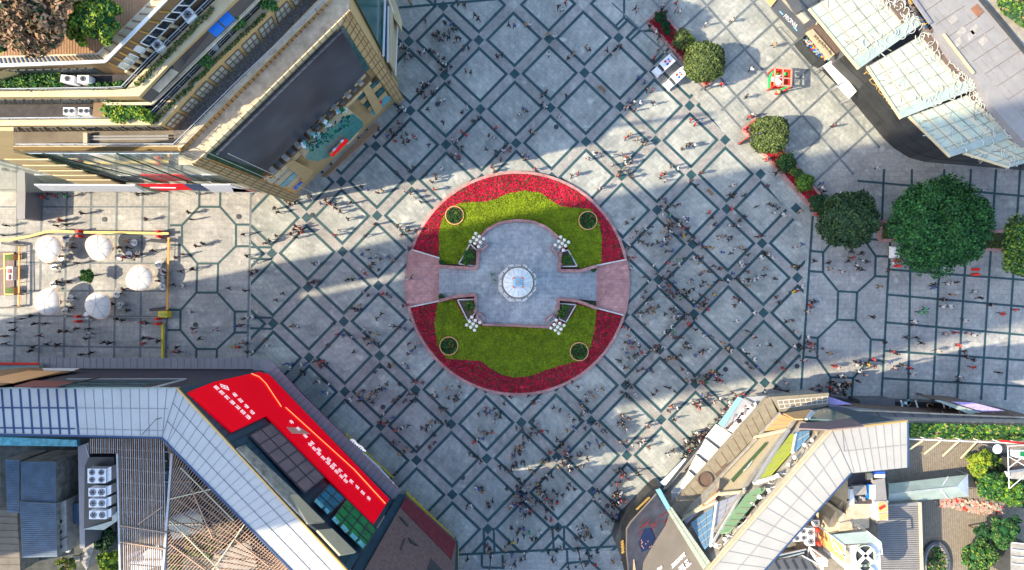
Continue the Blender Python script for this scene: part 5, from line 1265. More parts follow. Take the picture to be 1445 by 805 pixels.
for q in (((383, 238), (448, 289)), ((345, 308), (396, 349)), ((312, 376), (343, 403))): pj.beam(W(*ZQ(q[0])[0], 7.1), W(*ZQ(q[1])[0], 7.1), .3, .2, 'dark metal')
part3('panel_joint', pj)
# big curved screen at the corner
sp = Plane(W(882, 740, 5), W(925, 696, 5), W(1003, 804, 26.5))
mb = MB(); mb.face([sp.hit(*p) for p in ZU((38, 370), (335, 50), (385, 35), (495, 232), (860, 745), (810, 960), (100, 960), (45, 700))], 'black wall'); mb.face([sp.hit(*p) for p in ZU((800, 900), (860, 745), (930, 690), (960, 900))], 'dark metal')
a_, c_, d_ = [sp.hit(*p) for p in ZU((38, 370), (335, 50), (385, 35))]; e_ = sp.hit(*ZU((45, 700))[0]); g0 = lambda v: Vector((v.x, v.y, 0))
for u_, v_ in ((e_, a_), (a_, c_), (c_, d_)): mb.face([g0(u_), g0(v_), v_, u_], 'black wall')
part3('screen_wall', mb)
mb = MB(); mb.slab(sp.pts(ZU((92, 430), (130, 370), (365, 110), (480, 290), (810, 815), (800, 900), (120, 900), (92, 640)), .3), .2, 'sunlit taupe screen'); o = part3('video_screen', mb)
mb = MB(); mb.slab(sp.pts(ZU((98, 430), (135, 372), (365, 118), (474, 290), (440, 400), (370, 510), (290, 640), (235, 740), (225, 900), (120, 900), (96, 640)), .55), .03, 'shaded led picture')  # dark picture stops at a painted shadow edge, paler rest imitates sunlit screen
random.seed(11)
for k in range(16):
    s_ = random.random(); x, y = 180 + 260 * s_, 450 - 160 * s_ + random.uniform(-60, 90); L_ = random.uniform(20, 90); p, q = ZU((x, y), (min(x + L_, 455), y - L_ * .6)); mb.beam(sp.hit(*p, .6), sp.hit(*q, .6), random.uniform(.08, .3), .02 + k * .002, 'maroon band', up=sp.n)
mb.slab(sp.pts(ZU((250, 430), (310, 420), (350, 520), (300, 610), (230, 640), (200, 560)), .66), .02, 'faded blue')
for k in range(10): p = sp.hit(*ZU((215 + random.uniform(0, 85), 530 + random.uniform(0, 85)))[0], .7); mb.beam(p, p + Vector((.4, .25, 0)), .2, .03, 'coral panel', up=sp.n)
p, q = ZU((155, 712), (172, 800)); mb.slab(sp.pts(ZU((152, 708), (162, 706), (175, 800), (166, 830), (150, 810)), .66), .02, 'sand panel')
mb.build('picture', o)
tx = MB(); p = sp.hit(*ZU((500, 775))[0], .62); q = sp.hit(*ZU((625, 650))[0], .62); ax = (q - p).normalized(); up = sp.n.cross(ax)
random.seed(4)
glyphs(tx, ZU((500, 775))[0], ZU((625, 655))[0], sp, .8, 5, 9, .62); glyphs(tx, ZU((370, 800))[0], ZU((415, 775))[0], sp, .6, 2, 10, .62); glyphs(tx, ZU((560, 815))[0], ZU((670, 720))[0], sp, 1.5, 2, 12, .62)
tx.build('lettering', o)
st = MB(); st.slab(sp.pts(ZU((365, 85), (405, 72), (495, 235), (510, 262), (475, 278)), .6), .3, 'light blue'); st.slab(sp.pts(ZU((475, 278), (510, 240), (860, 738), (800, 810)), .6), .3, 'frosted glass')
P_ = sp.pts(ZU((475, 278), (510, 240), (860, 738), (800, 810)), .6); st.grid(P_[0], P_[1], P_[2], P_[3], 2, 26, .05, .05, 'grey metal', lift=.33, edge=False); part3('light_panel', st)
gd = MB(); random.seed(3)
for (p, q, n) in (((190, 245), (290, 150), 7), ((52, 545), (58, 640), 5)):
    for k in range(n): c = sp.hit(*ZU(lerp2(p, q, k / (n - 1)))[0], .4); gd.box(c, (.5, .3, .1), 'brass', R(40 + random.uniform(-20, 20)))
part3('lettering', gd)
# ---- long ledge on the right with billboards
def solo(px, zt, zb, m, mt, name, lab, cat, extra=None):
    mb = MB(); mb.prism(px, zt, zb, m, mt)
    if extra: extra(mb)
    return one(mb, name, lab, cat)
def f_(mb):
    for k in range(12): x = 1185 + k * 24; mb.beam(W(x, 577 + k * .6, 9.05), W(x + 12, 590 + k * .6, 9.05), .12, .06, 'umber')
    mb.beam(W(1180, 578, 9.2), W(1455, 590, 9.2), .2, .3, 'cream coping')
solo([(1170, 572), (1226, 577), (1330, 585), (1460, 588), (1460, 597), (1290, 592), (1170, 592)], 9, 0, 'umber', 'canopy panel', 'shop_arcade', 'long low brown roofed arcade running right from the corner building', 'building', f_)
solo([(1170, 560), (1203, 571), (1170, 572)], 8, 5.5, 'umber', 'lavender sign', 'billboard', 'small lavender topped billboard beside the corner building parapet', 'billboard')
def f_(mb): mb.slab([W(*p, 8.25) for p in ((1342, 567), (1372, 568), (1418, 580), (1385, 581))], .06, 'lavender sign'); mb.slab([W(*p, 8.2) for p in ((1318, 565), (1326, 565), (1385, 582), (1368, 585))], .06, 'glass green band')
solo([(1318, 564), (1370, 567), (1424, 581), (1424, 588), (1388, 586)], 8.1, 3, 'umber', 'umber', 'billboard', 'long lavender billboard with pale green edge near the right frame edge', 'billboard', f_)
solo([(1172, 562), (1213, 568), (1213, 577), (1190, 575)], 3.5, 0, 'black wall', 'black wall', 'dark_kiosk', 'black awning next to the lavender billboard', 'awning')
solo([(1214, 564.5), (1263, 564.5), (1263, 577), (1214, 577)], 4.0, 0, 'charcoal slab', 'charcoal slab', 'flat_awning', 'plain charcoal rectangular awning over the lower right shops', 'awning')
def f_(mb):
    for x in (1271, 1292, 1330, 1338): mb.beam(W(x, 565, 3.2), W(x + 4, 580, 3.2), .2, .2, 'white metal')
    for k in range(9): mb.box(W(1278 + random.uniform(-4, 6), 567 + random.uniform(-2, 4), 3.2), (.5, .4, .3), random.choice(['cyan pane', 'white metal', 'sand panel']), k)
    for k in range(6): mb.box(W(1310 + random.uniform(-5, 6), 573 + random.uniform(-2, 3), 3.2), (.5, .5, .3), random.choice(['umber', 'rust slat']), k)
solo([(1264, 567), (1350, 569), (1370, 582), (1264, 578)], 3, 0, 'black wall', 'black wall', 'shop_awning', 'black awning with white frames between the two billboards', 'awning', f_)
# terrace & garden at the bottom right
zt = 12.0
mb = MB(); mb.prism([(1170, 592), (1460, 597), (1460, 830), (1150, 830)], zt, 0, 'concrete', 'tan brick')
for k in range(46): x = 1262 + k * 3.1; mb.beam(W(x, 620, zt + .01), W(x + 8, 812, zt + .01), .04, .015, 'umber')
mb.build('roof_terrace', kind='structure')
def garden(name, px, z0, z1, n, size, mats, wts, lab):
    carpet(name, scatter_poly(px, n), z0, z1, size, mats, wts, lab, 'plants')
garden('roof_garden', [(1283, 598), (1460, 602), (1460, 622), (1380, 620), (1283, 616)], zt + .1, zt + 1.0, 5200, .22, ['leaf lime', 'leaf green', 'leaf green light', 'leaf dark', 'leaf rust light'], [.3, .25, .2, .2, .05], 'long strip of green roof planting behind the white roof')
garden('roof_garden', [(1365, 640), (1400, 640), (1445, 668), (1460, 710), (1445, 716), (1395, 705), (1375, 680)], zt + .1, zt + 1.2, 3000, .22, ['leaf green', 'leaf lime', 'leaf dark', 'leaf rust'], [.35, .2, .3, .15], 'ground planting between the trees at the right frame edge')
for x, y, r, m_, w_, lab in [(1382, 652, 20, ['leaf yellow', 'leaf lime', 'leaf green'], [.5, .35, .15], 'bright yellow green tree beside the blue grey tent'), (1400, 683, 22, ['leaf green light', 'leaf green', 'leaf lime', 'leaf dark'], [.3, .35, .2, .15], 'loose mid green tree below the yellow green one'), (1425, 695, 20, ['leaf lime', 'leaf green light', 'leaf green'], [.35, .35, .3], 'light green tree near the right edge above the rubble'),
                            (1412, 752, 22, ['leaf green', 'leaf green light', 'leaf olive'], [.45, .25, .3], 'round mid green tree near the right edge below the rubble'), (1386, 752, 14, ['leaf green dark', 'leaf green', 'leaf dark'], [.4, .3, .3], 'small dark green tree left of the round one'), (1378, 785, 28, ['leaf green', 'leaf olive light', 'leaf lime', 'leaf green dark'], [.4, .25, .15, .2], 'large green tree at the bottom edge, lower right'), (1428, 740, 14, ['leaf green dark', 'leaf dark', 'leaf green'], [.4, .4, .2], 'dark green tree behind the round one near the right edge')]:
    tree('garden_tree', lab, 'tree', x, y, r, 4.5, m_, w_, leaf=.19, n=int(r * r * 9), clumps=max(8, r), base=zt, flat=.7, zc=zt + 3)
# striped tent
t = thing('tent', 'long blue grey ridge tent with a hipped right end on the roof terrace', 'tent', W(1254, 690, zt)); mb = MB()
A = [W(1254, 683, zt + 2.6), W(1366, 670, zt + 2.6), W(1367, 701, zt + 2.6), W(1254, 710, zt + 2.6)]; r0, r1 = W(1254, 697, zt + 4.0), W(1350, 687, zt + 4.0)
mb.face([A[0], A[1], r1, r0], 'glass green band'); mb.face([A[3], A[2], r1, r0], 'glass green band'); mb.face([A[1], A[2], r1], 'sign white'); mb.face([A[0], A[3], r0], 'glass green band'); mb.build('roof', t)
mb = MB()
for p in A: mb.tube(Vector((p.x, p.y, zt)), p, .06, 'grey metal')
mb.beam(r0, r1, .12, .1, 'grey metal'); mb.beam(W(1338, 673, zt + 2.75), W(1327, 690, zt + 3.9), .1, .1, 'white paint'); mb.beam(W(1338, 704, zt + 2.75), W(1327, 690, zt + 3.9), .1, .1, 'white paint'); mb.build('frame', t)
for (p0, p1, lab) in ((ZX((400, 440), (400, 320), (715, 305), (735, 820), (440, 820)), 15.5, 'grey ribbed flat roof beside the tent, bottom right'),):
    t = thing('ribbed_roof', lab, 'roof', W(1250, 740, zt)); mb = MB(); q = [(1253, 713), (1297, 709), (1301, 815), (1240, 815), (1239, 735), (1252, 735)]; mb.prism(q, 15.5, zt, 'concrete', 'grey roof tile'); mb.build('body', t)
    mb = MB()
    for k in range(33): y = 716 + k * 3; mb.beam(W(1240 if y > 736 else 1253.5, y, 15.55), W(1298 + (y - 716) * .03, y - 1, 15.55), .05, .06, 'charcoal slab')
    mb.beam(W(1298, 709, 15.7), W(1301, 812, 15.7), .35, .3, 'cream coping'); mb.build('rib', t)
def f_(mb):
    mb.box(W(1212, 691, 18.7), (1.8, 1.3, .8), 'concrete', .1); mb.box(W(1226, 693, 18.6), (.7, 2.0, .6), 'blue sheet'); mb.box(W(1230, 694, 18.7), (.8, 2.0, .5), 'white paint'); mb.box(W(1201, 701, 18.6), (.6, 2.2, .6), 'white metal')
    mb.box(W(1240, 670, 18.7), (1.4, .7, .7), 'white metal'); mb.box(W(1240, 667, 18.9), (1.6, .4, .5), 'blue paint'); mb.box(W(1226, 672, 18.7), (.8, .9, .5), 'sand panel')
    for k in range(12): mb.box(W(random.uniform(1198, 1226), random.uniform(684, 708), 18.4), (random.uniform(.2, .8), .3, .3), random.choice(['dark metal', 'grey metal', 'concrete']), k)
solo(ZX((190, 320), (188, 100), (460, 78), (478, 80), (480, 320)), 18.2, zt, 'beige wall', 'dark roof felt', 'roof_room', 'cluttered roof room with a blue box below the white roof bend', 'building', f_)
solo(ZX((375, 145), (460, 130), (475, 290), (378, 300)), 18.9, zt, 'concrete', 'grey roof tile', 'grey_hut', 'small grey roofed hut right of the blue box', 'hut')
def f_(mb): mb.slab([W(*p, 19.1) for p in ZX((408, 312), (470, 300), (482, 345), (478, 376), (412, 380))], .08, 'orange panel'); mb.slab([W(*p, 19.1) for p in ZX((415, 388), (482, 384), (482, 432), (420, 438))], .08, 'orange panel'); mb.box(W(*ZX((440, 345))[0], 19.3), (.9, .4, .05), 'bright red', .5)
solo(ZX((388, 305), (484, 296), (484, 438), (400, 440), (348, 402), (390, 385)), 19, zt, 'white paint', 'white paint', 'printed_panel', 'white panel splashed with orange beside the ribbed roof', 'panel', f_)
solo(ZX((190, 322), (385, 308), (388, 385), (345, 405), (345, 495), (130, 520), (130, 365), (178, 395)), 17.6, zt, 'beige wall', 'cream coping', 'beige_roof', 'stepped beige flat roof left of the ribbed grey roof', 'roof')
solo(ZX((180, 240), (190, 400), (130, 520), (45, 540), (60, 440)), 16.4, zt, 'beige wall', 'beige wall', 'beige_roof', 'lower pale beige roof slope beside the white roof edge', 'roof')
# cooling tower
t = thing('cooling_tower', 'white cooling tower with big round fan behind a steel frame, bottom edge', 'cooling tower', W(1212, 790, zt)); z_ = 21
mb = MB(); mb.prism(ZX((205, 625), (420, 600), (432, 820), (210, 830)), z_ - .6, zt, 'white plastic', 'white plastic'); mb.prism(ZX((60, 545), (330, 520), (430, 600), (160, 615)), z_, z_ - .3, 'grey metal', 'glass green band'); mb.prism(ZX((165, 625), (203, 625), (205, 760), (168, 760)), z_ - .8, zt, 'orange panel', 'sand panel'); mb.build('casing', t)
for cy in (690, 835):
    f2 = MB(); c = W(*ZX((307, cy))[0], z_ - .5); f2.lathe(c, [(1.45, 0), (1.5, .45), (1.35, .45), (1.3, .1), (.01, .1)], 'frosted glass', 28); f2.lathe(c, [(1.28, .12), (.01, .13)], 'dark metal', 20)
    for a_ in (.8, 2.4): f2.beam(c + Vector((math.cos(a_) * 1.3, math.sin(a_) * 1.3, .4)), c - Vector((math.cos(a_) * 1.3, math.sin(a_) * 1.3, -.4)), .45, .12, 'white paint')
    f2.build('fan', t)
mb = MB()
for p, q in (((60, 545), (160, 625)), ((90, 600), (165, 705)), ((165, 620), (170, 800)), ((60, 545), (85, 640)), ((90, 655), (190, 710)), ((430, 600), (440, 690)), ((330, 520), (435, 605)), ((385, 690), (440, 685))): mb.beam(W(*ZX(p)[0], z_ + .1), W(*ZX(q)[0], z_ + .1), .15, .15, 'white metal')
for p in ((62, 548), (330, 522), (428, 602), (162, 620)): a_ = W(*ZX(p)[0], z_); mb.beam(a_, Vector((a_.x, a_.y, zt)), .15, .15, 'white metal')
mb.build('frame', t)
ZW = zoomed(1060, 660, 5.55)
gq = 'air conditioners behind the white roof at the lower right'
ac_unit(1129, 755, 14, 2.0, 1.9, 1.2, R(5), 'four fan grey white condenser right beside the white roof edge', 2, gq, rows=2)
ac_unit(1144, 758, 14, 1.2, 2.6, 1.2, R(2), 'tall two fan condenser beside the two red valves', 1, gq, rows=2); 
ac_unit(1152, 739, 14, .9, 1.0, .8, 0, 'small white condenser above the two fan one', 1, gq)
mb = MB(); p1, p2 = W(1152.5, 747, 15.6), W(1155, 767, 15.6); mb.tube(p1 - Vector((0, 0, 3.6)), p1, .1, 'red paint'); mb.tube(p2 - Vector((0, 0, 3.6)), p2, .1, 'red paint'); mb.beam(p1, p2, .15, .15, 'maroon band')
for p in (p1, p2): mb.ball(p + Vector((0, 0, .2)), .35, 'bright red', 10, 6)
one(mb, 'fire_valve', 'dark red pipe with two round red valves by the condensers', 'valve')
mb = MB(); random.seed(8)
for k in range(9): p = ZW(lerp2((455, 620), (560, 780), k / 8))[0]; mb.beam(W(*p, 15.2), W(p[0] + 3, p[1] + 11, 15.2), .12, .12, 'white metal')
mb.beam(W(*ZW((400, 690))[0], 15.4), W(*ZW((545, 770))[0], 15.4), .15, .15, 'white metal'); mb.beam(W(*ZW((455, 620))[0], 15.4), W(*ZW((600, 730))[0], 15.4), .15, .15, 'white metal'); mb.beam(W(*ZW((455, 622))[0], 15.4), W(*ZW((440, 700))[0], 12.2), .15, .15, 'white metal')
one(mb, 'steel_ladder', 'white steel ladder frame lying by the condensers', 'ladder')
solo(ZW((530, 705), (590, 710), (600, 775), (540, 775)), 15.5, zt, 'white plastic', 'white plastic', 'white_tank', 'white box tank at the end of the steel ladder', 'tank')
def f_(mb): 
    for k in range(5): mb.beam(W(*ZW((180 + k * 70, 730 - k * 3))[0], 15.2), W(*ZW((220 + k * 70, 800))[0], 15.2), .1, .1, 'black paint')
solo(ZW((100, 760), (230, 720), (430, 700), (540, 810), (90, 830)), 15, zt, 'concrete', 'charcoal slab', 'dark_roof', 'dark felt roof at the bottom edge beside the white roof', 'roof', f_)
mb = MB()
for k in range(5): mb.tube(W(*ZW((200 + k * 8, 690 + k * 14))[0], 14.6), W(*ZW((430 - k * 8, 640 + k * 12))[0], 14.6), .14, 'teal cladding' if k % 2 else 'grey metal')
one(mb, 'pipe_run', 'bundle of grey and teal pipes under the white roof edge', 'pipes')
# oval pond garden ring
t = thing('oval_planter', 'oval kerbed planter with greenery on the brick terrace, bottom edge', 'planter', W(1320, 790, zt)); mb = MB(); c = W(1318, 795, zt)
o1 = [c + Vector((math.cos(a_) * 1.95, math.sin(a_) * 3.3, 0)) for a_ in np.linspace(0, 2 * PI, 36, endpoint=False)]; o2 = [c + Vector((math.cos(a_) * 1.6, math.sin(a_) * 2.9, 0)) for a_ in np.linspace(0, 2 * PI, 36, endpoint=False)]
for k in range(36): mb.beam(o1[k] + Vector((0, 0, .3)), o1[(k + 1) % 36] + Vector((0, 0, .3)), .35, .6, 'charcoal slab'); mb.beam(o2[k] + Vector((0, 0, .25)), o2[(k + 1) % 36] + Vector((0, 0, .25)), .3, .5, 'concrete')
mb.build('rim', t)
P = np.array([tuple(c + Vector((math.cos(a_) * 1.5 * r_, math.sin(a_) * 2.8 * r_, random.uniform(.1, .9)))) for a_, r_ in ((random.uniform(0, 6.3), math.sqrt(random.random())) for _ in range(900))]); leaves_mesh('plants', P, np.tile([0, 0, 1.], (900, 1)), .15, ['leaf green', 'leaf lime', 'leaf dark', 'leaf rust light'], [.4, .2, .3, .1], t)
mb = MB(); random.seed(12)
for k in range(260):
    s_ = random.random(); x = 1325 + 90 * s_ + random.uniform(-6, 6); y = 706 + 14 * s_ + random.uniform(-7, 9); mb.box(W(x, y, zt + .15), (random.uniform(.15, .5), random.uniform(.15, .4), random.uniform(.1, .3)), random.choice(['rubble', 'cream coping', 'coral panel', 'concrete', 'bright red' if k % 4 == 0 else 'rubble']), random.uniform(0, 3))
rb = mb.build('rubble'); tag(rb, 'scatter of broken bricks and pale rubble between tent and trees', 'rubble', kind='stuff')
mb = MB()
for k in range(7):
    x = 1284 + k * 26; mb.beam(W(x, 620 + k * 1.0, zt + 3), W(x + 26, 621 + k, zt + 3), .14, .14, 'white metal')
    if k < 4: mb.beam(W(x + 18, 622, zt + 3), W(x - 6, 638 + k * 3, zt + .2), .18, .18, 'cream frame')
    a_ = W(x, 620 + k, zt + 3); mb.beam(a_, Vector((a_.x, a_.y, zt)), .12, .12, 'white metal')
mb.beam(W(1410, 622, zt + 3.1), W(1445, 626, zt + 3.1), .3, .12, 'red paint')
one(mb, 'scaffolding', 'white pipe frame with slanting props along the roof garden strip', 'frame')
mb = MB(); p = W(1407, 634, zt + 3.2); mb.lathe(p, [(.02, -.3), (.65, 0), (.7, .06), (.6, .05), (.02, -.15)], 'white plastic', 18); mb.tube((p.x, p.y, zt), p - Vector((0, 0, .2)), .06, 'grey metal'); one(mb, 'satellite_dish', 'round white satellite dish near the right edge garden', 'dish')
def f_(mb):
    mb.prism([(1430, 636), (1450, 636), (1450, 650), (1430, 645)], 17.5, 16.8, 'white plastic', 'white plastic'); mb.prism([(1440, 638), (1450, 638), (1450, 646), (1440, 644)], 17.7, 17.5, 'green pane'); mb.prism([(1424, 668), (1455, 664), (1455, 678), (1428, 676)], 17, 16, 'white plastic', 'concrete')
    for p, q in (((1422, 630), (1424, 690)), ((1422, 630), (1450, 628)), ((1424, 660), (1450, 640)), ((1424, 645), (1450, 660)), ((1424, 690), (1450, 668))): mb.beam(W(*p, 17.4), W(*q, 17.4), .09, .09, 'white metal')
solo([(1426, 648), (1450, 646), (1450, 672), (1428, 674)], 15, zt, 'dark metal', 'umber', 'equipment_rack', 'steel rack with white and green boxes at the right frame edge', 'equipment rack', f_)
def f_(mb):
    for k in range(4): mb.beam(W(1428 + k * 0, 766 + k * 10, 16.2), W(1450, 768 + k * 10, 16.2), .12, .12, 'white metal')
solo([(1426, 766), (1455, 770), (1455, 815), (1426, 815)], 16, zt, 'dark metal', 'concrete', 'concrete_hut', 'small concrete roofed hut at the lower right corner', 'hut', f_)

# ------------------------------------------------------------------ UPPER RIGHT building
ZE = zoomed(1120, 0, 6.711); ZF2 = zoomed(1265, 0, 6.711); ZG2 = zoomed(1180, 120, 4.472)
b4 = thing('boutique_building', 'building with overlapping frosted glass canopies and black base, upper right', 'building', W(1350, 100, 0) * 1.0)
def part4(n, mb, p=None, **k): return mb.build(n, p or b4, **k)
zc4 = 15.0; foot = [(1160, 100), (1172, 112), (1200, 139), (1222, 166), (1247, 196), (1262, 210), (1283, 223), (1305, 229), (1341, 232), (1400, 237), (1470, 243)]
gf = [W(*p, 0) for p in foot]; core = MB()
for p, q in zip(gf, gf[1:]): core.face([p, q, Vector((q.x, q.y, zc4 - .5)), Vector((p.x, p.y, zc4 - .5))], 'black wall')
core.face([Vector((p.x, p.y, zc4 - .52)) for p in gf] + [W(1600, 200, 0) + Vector((0, 0, zc4 - .52)), W(1600, -200, 0) + Vector((0, 0, zc4 - .52)), W(1140, -200, 0) + Vector((0, 0, zc4 - .52))], 'dark metal')
core.face([gf[0], Vector((gf[0].x, gf[0].y, zc4 - .5)), W(1140, -200, 0) + Vector((0, 0, zc4 - .52)), W(1140, -200, 0)], 'charcoal slab')
part4('wall', core)
jn = MB()
for p, q in zip(gf, gf[1:]):
    nrm = Vector((0, 0, 1)).cross(q - p).normalized(); nrm = nrm if nrm.dot(-p) > 0 else -nrm
    for zz in (3, 6, 9, 12): jn.beam(p + Vector((0, 0, zz)) + nrm * .03, q + Vector((0, 0, zz)) + nrm * .03, .04, .06, 'dark metal', up=nrm)
part4('cladding_joint', jn)
# canopies: (edge quad px: outer-left, outer-bottom, inner-right, inner-top)
can = [([(1141, 13), (1211, 98), (1298, 36), (1238, -42)], 16.5, (6, 6)), ([(1223, 95), (1270.6, 168), (1388, 121), (1314, 42)], 16.2, (5, 6)), ([(1282, 165), (1340, 222), (1452, 186), (1381, 129)], 15.9, (5, 6)), ([(1359, 217), (1422.6, 237), (1500, 215), (1452, 176)], 15.6, (3, 5))]
for k, (q, zz, (nu, nv)) in enumerate(can):
    P_ = [W(*p, zz) for p in q]; mb = MB(); mb.loft([p - Vector((0, 0, .25)) for p in P_], P_, 'cream frame', mtop='frosted glass'); o = part4('glass_canopy', mb)
    f3 = MB(); f3.grid(P_[0], P_[1], P_[2], P_[3], nu, nv, .06, .08, 'stained concrete', lift=.05)
    for s_ in (.18, .38, .6, .8): f3.beam(P_[0].lerp(P_[3], s_) + Vector((0, 0, .03)), P_[1].lerp(P_[2], s_) + Vector((0, 0, .03)), .55, .03, 'cream frame')
    f3.beam(P_[0] + Vector((0, 0, .1)), P_[1] + Vector((0, 0, .1)), .3, .3, 'gold light'); f3.build('frame', o)
    f4 = MB(); random.seed(60 + k)
    for t_i in range(60 if k < 3 else 24):
        s_, u_ = random.random(), random.random(); c = P_[0].lerp(P_[3], s_ * .8).lerp(P_[1].lerp(P_[2], s_ * .8), u_) + Vector((0, 0, .012 + t_i * .0004)); a_ = random.uniform(0, 3.1); l = random.uniform(.3, 1.1); dv = Vector((math.cos(a_), math.sin(a_), 0)) * l; f4.beam(c - dv, c + dv, random.uniform(.06, .2), .01, random.choice(['stone strip', 'glass green band', 'scroll metal', 'cream frame']))
    f4.build('truss', o)
    # green glass gutter along the lower edge
    gt = MB(); e = lerp2; g1, g2 = q[1], q[2]
    P2 = [W(*p, zz - .3) for p in (e(q[1], q[0], .0), q[2], e(q[2], q[3], .17), e(q[1], q[0], .12))]; gt.loft([p + Vector((0, 0, .42)) for p in P2], [p + Vector((0, 0, .5)) for p in P2], 'glass green band'); gt.build('gutter', o)
    sm = MB(); random.seed(40 + k)
    nn_ = 70 if k < 3 else 34
    for t_i in range(nn_):                 # scrollwork: ribbons bending in arcs along the inner edge and fading outward
        s_ = random.random(); back = .03 + random.random() ** 1.5 * .2
        if k == 3: back = random.random() * .8
        if random.random() < .25: s_, back = random.uniform(.75, .98), random.random() * .9
        c = P_[3].lerp(P_[2], s_).lerp(P_[0].lerp(P_[1], s_), back) + Vector((0, 0, .22 + .003 * t_i)); r_ = random.uniform(.35, 1.3) if back < .3 else random.uniform(.3, .8)
        a0 = random.uniform(0, 6.3); n_ = 9; sweep = random.uniform(1.8, 4.5); pr = None
        for m_ in range(n_ + 1):
            a_ = a0 + sweep * m_ / n_; rr = r_ * (1 - .35 * m_ / n_); pt = c + Vector((math.cos(a_) * rr * .8, math.sin(a_) * rr, 0))
            if pr: sm.beam(pr, pt, .085, .06, 'scroll metal')
            pr = pt
    sm.build('scrollwork', o)
    # dark void strip behind the scroll edge
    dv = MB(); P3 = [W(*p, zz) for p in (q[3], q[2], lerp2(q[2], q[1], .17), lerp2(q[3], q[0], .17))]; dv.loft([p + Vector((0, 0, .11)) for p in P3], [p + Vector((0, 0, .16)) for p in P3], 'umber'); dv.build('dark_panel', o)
# grey roof behind
zr4 = 17.5; RR = [(1287, -2), (1310, 30), (1345, 82), (1378, 110), (1400, 150), (1445, 200), (1500, 230), (1500, 110), (1432, 60), (1375, -8)]
mb = MB(); mb.prism(RR, zr4, zc4 - .5, 'canopy panel', 'grey roof tile'); part4('roof', mb)
RJ = MB()
u1 = (44, 50); a0 = [(1297, -2), (1376, -2)]
for k in range(-3, 17):                    # cross joints (up-right)
    p = (1286 + k * 17.2, -2 + k * 17.5 + 2); q = (p[0] + 72, p[1] - 47)
    if p[0] > 1500: continue
    pl = clip(strip(p, (q[0], q[1]), .7), [(1287, -2), (1312, 30), (1345, 80), (1420, 160), (1500, 250), (1500, 110), (1432, 60), (1375, -8)])
    if pl: RJ.poly(pl, zr4 + .03, 'umber')
for k, (o_, w_) in enumerate(((6, .7), (14, .55), (24, .55), (38, .6), (52, .55), (64, .6))):
    pl = clip(strip((1287 + o_, -2 - o_ * .6), (1287 + o_ + 215, -2 - o_ * .6 + 243), w_), [(1287, -2), (1312, 30), (1345, 80), (1420, 160), (1500, 250), (1500, 110), (1432, 60), (1375, -8)])
    if pl: RJ.poly(pl, zr4 + .034 + k * .002, 'stained concrete')
for (x, y) in [(1345, 28), (1357, 45), (1352, 60), (1375, 42), (1388, 58), (1370, 50)]:
    RJ.box(W(x, y, zr4 + .03), (1.3, .9, .02), 'concrete', R(42))
RJ.box(W(1379, 15, zr4 + .1), (1.5, 1.1, .12), 'red tile roof', R(-48)); part4('roof_joint', RJ)
mb = MB(); mb.beam(W(1287, -4, zr4 + .2), W(1313, 33, zr4 + .2), .35, .4, 'canopy panel'); mb.beam(W(1331, 48, zr4 + .2), W(1374, 104, zr4 + .2), .3, .3, 'sand panel'); mb.beam(W(1378, -8, zr4 + .2), W(1450, 78, zr4 + .2), .4, .5, 'dark metal'); part4('roof_edge', mb)
mb = MB(); random.seed(2)
for k in range(16): p = lerp2((1284, -2), (1312, 42), k / 15); mb.box(W(p[0] + 1, p[1], 17.2), (.7, .6, .4), random.choice(['brass', 'umber', 'black paint', 'sand panel', 'joint blue', 'dark metal']), R(40))
part4('clutter', mb)
mb = MB(); mb.prism([(1380, -10), (1404, -10), (1460, 50), (1460, 92), (1434, 60)], 17.3, 0, 'concrete', 'concrete'); part4('walkway', mb)
carpet('roof_garden', scatter_poly([(1403, -8), (1460, -8), (1460, 48), (1440, 36), (1415, 18)], 2600), 17.5, 18.6, .25, ['leaf green', 'leaf lime', 'leaf olive', 'leaf rust light', 'leaf dark'], [.35, .2, .2, .1, .15], 'green and rusty planting at the top right corner', 'plants')
mb = MB(); mb.prism([(1403, -20), (1480, -20), (1480, 70)], 17.4, 0, 'concrete', 'soil'); part4('garden_base', mb)
# gold letters on the black wall under the canopy
i0 = 2; wlp = Plane(gf[2], gf[4], gf[2] + Vector((0, 0, 5)))
tx = MB(); p = wlp.hit(*zoomed(1205, 85, 14.64)((165, 225))[0], .25); q = wlp.hit(*zoomed(1205, 85, 14.64)((640, 760))[0], .25)
print('letters z', round(p.z, 1), round(q.z, 1))
ax = (q - p); ax.z = 0; put_text(tx, 'T LAUREN', 1.5, p, ax, (0, 0, 1), 'brass', .06, 1.25)
part4('lettering', tx)
# entrance things at the top
mb = MB(); mb.prism(ZE((130, 270), (215, 215), (450, 480), (340, 560)), 6.5, 6.2, 'umber', 'umber'); part4('dark_canopy', mb)
mb = MB(); mb.prism(ZE((128, 300), (180, 275), (390, 515), (345, 555)), 6.8, 6.0, 'sand panel', 'sand panel'); o = part4('name_board', mb)
tx = MB(); a_ = W(*ZE((195, 335))[0], 6.85); c_ = W(*ZE((360, 520))[0], 6.85)
for k in range(8):
    p = a_.lerp(c_, (k + .5) / 8); 
    for s_ in range(3): tx.box(p + Vector((random.uniform(-.15, .15), random.uniform(-.15, .15), .03)), (.42, .09, .05 + s_ * .006), 'umber', random.uniform(0, 3))
tx.build('lettering', o)
mb = MB(); mb.prism(ZE((65, 375), (125, 325), (330, 555), (290, 600), (230, 570), (105, 430)), 2.6, 0, 'dark metal', 'dark metal'); random.seed(21)
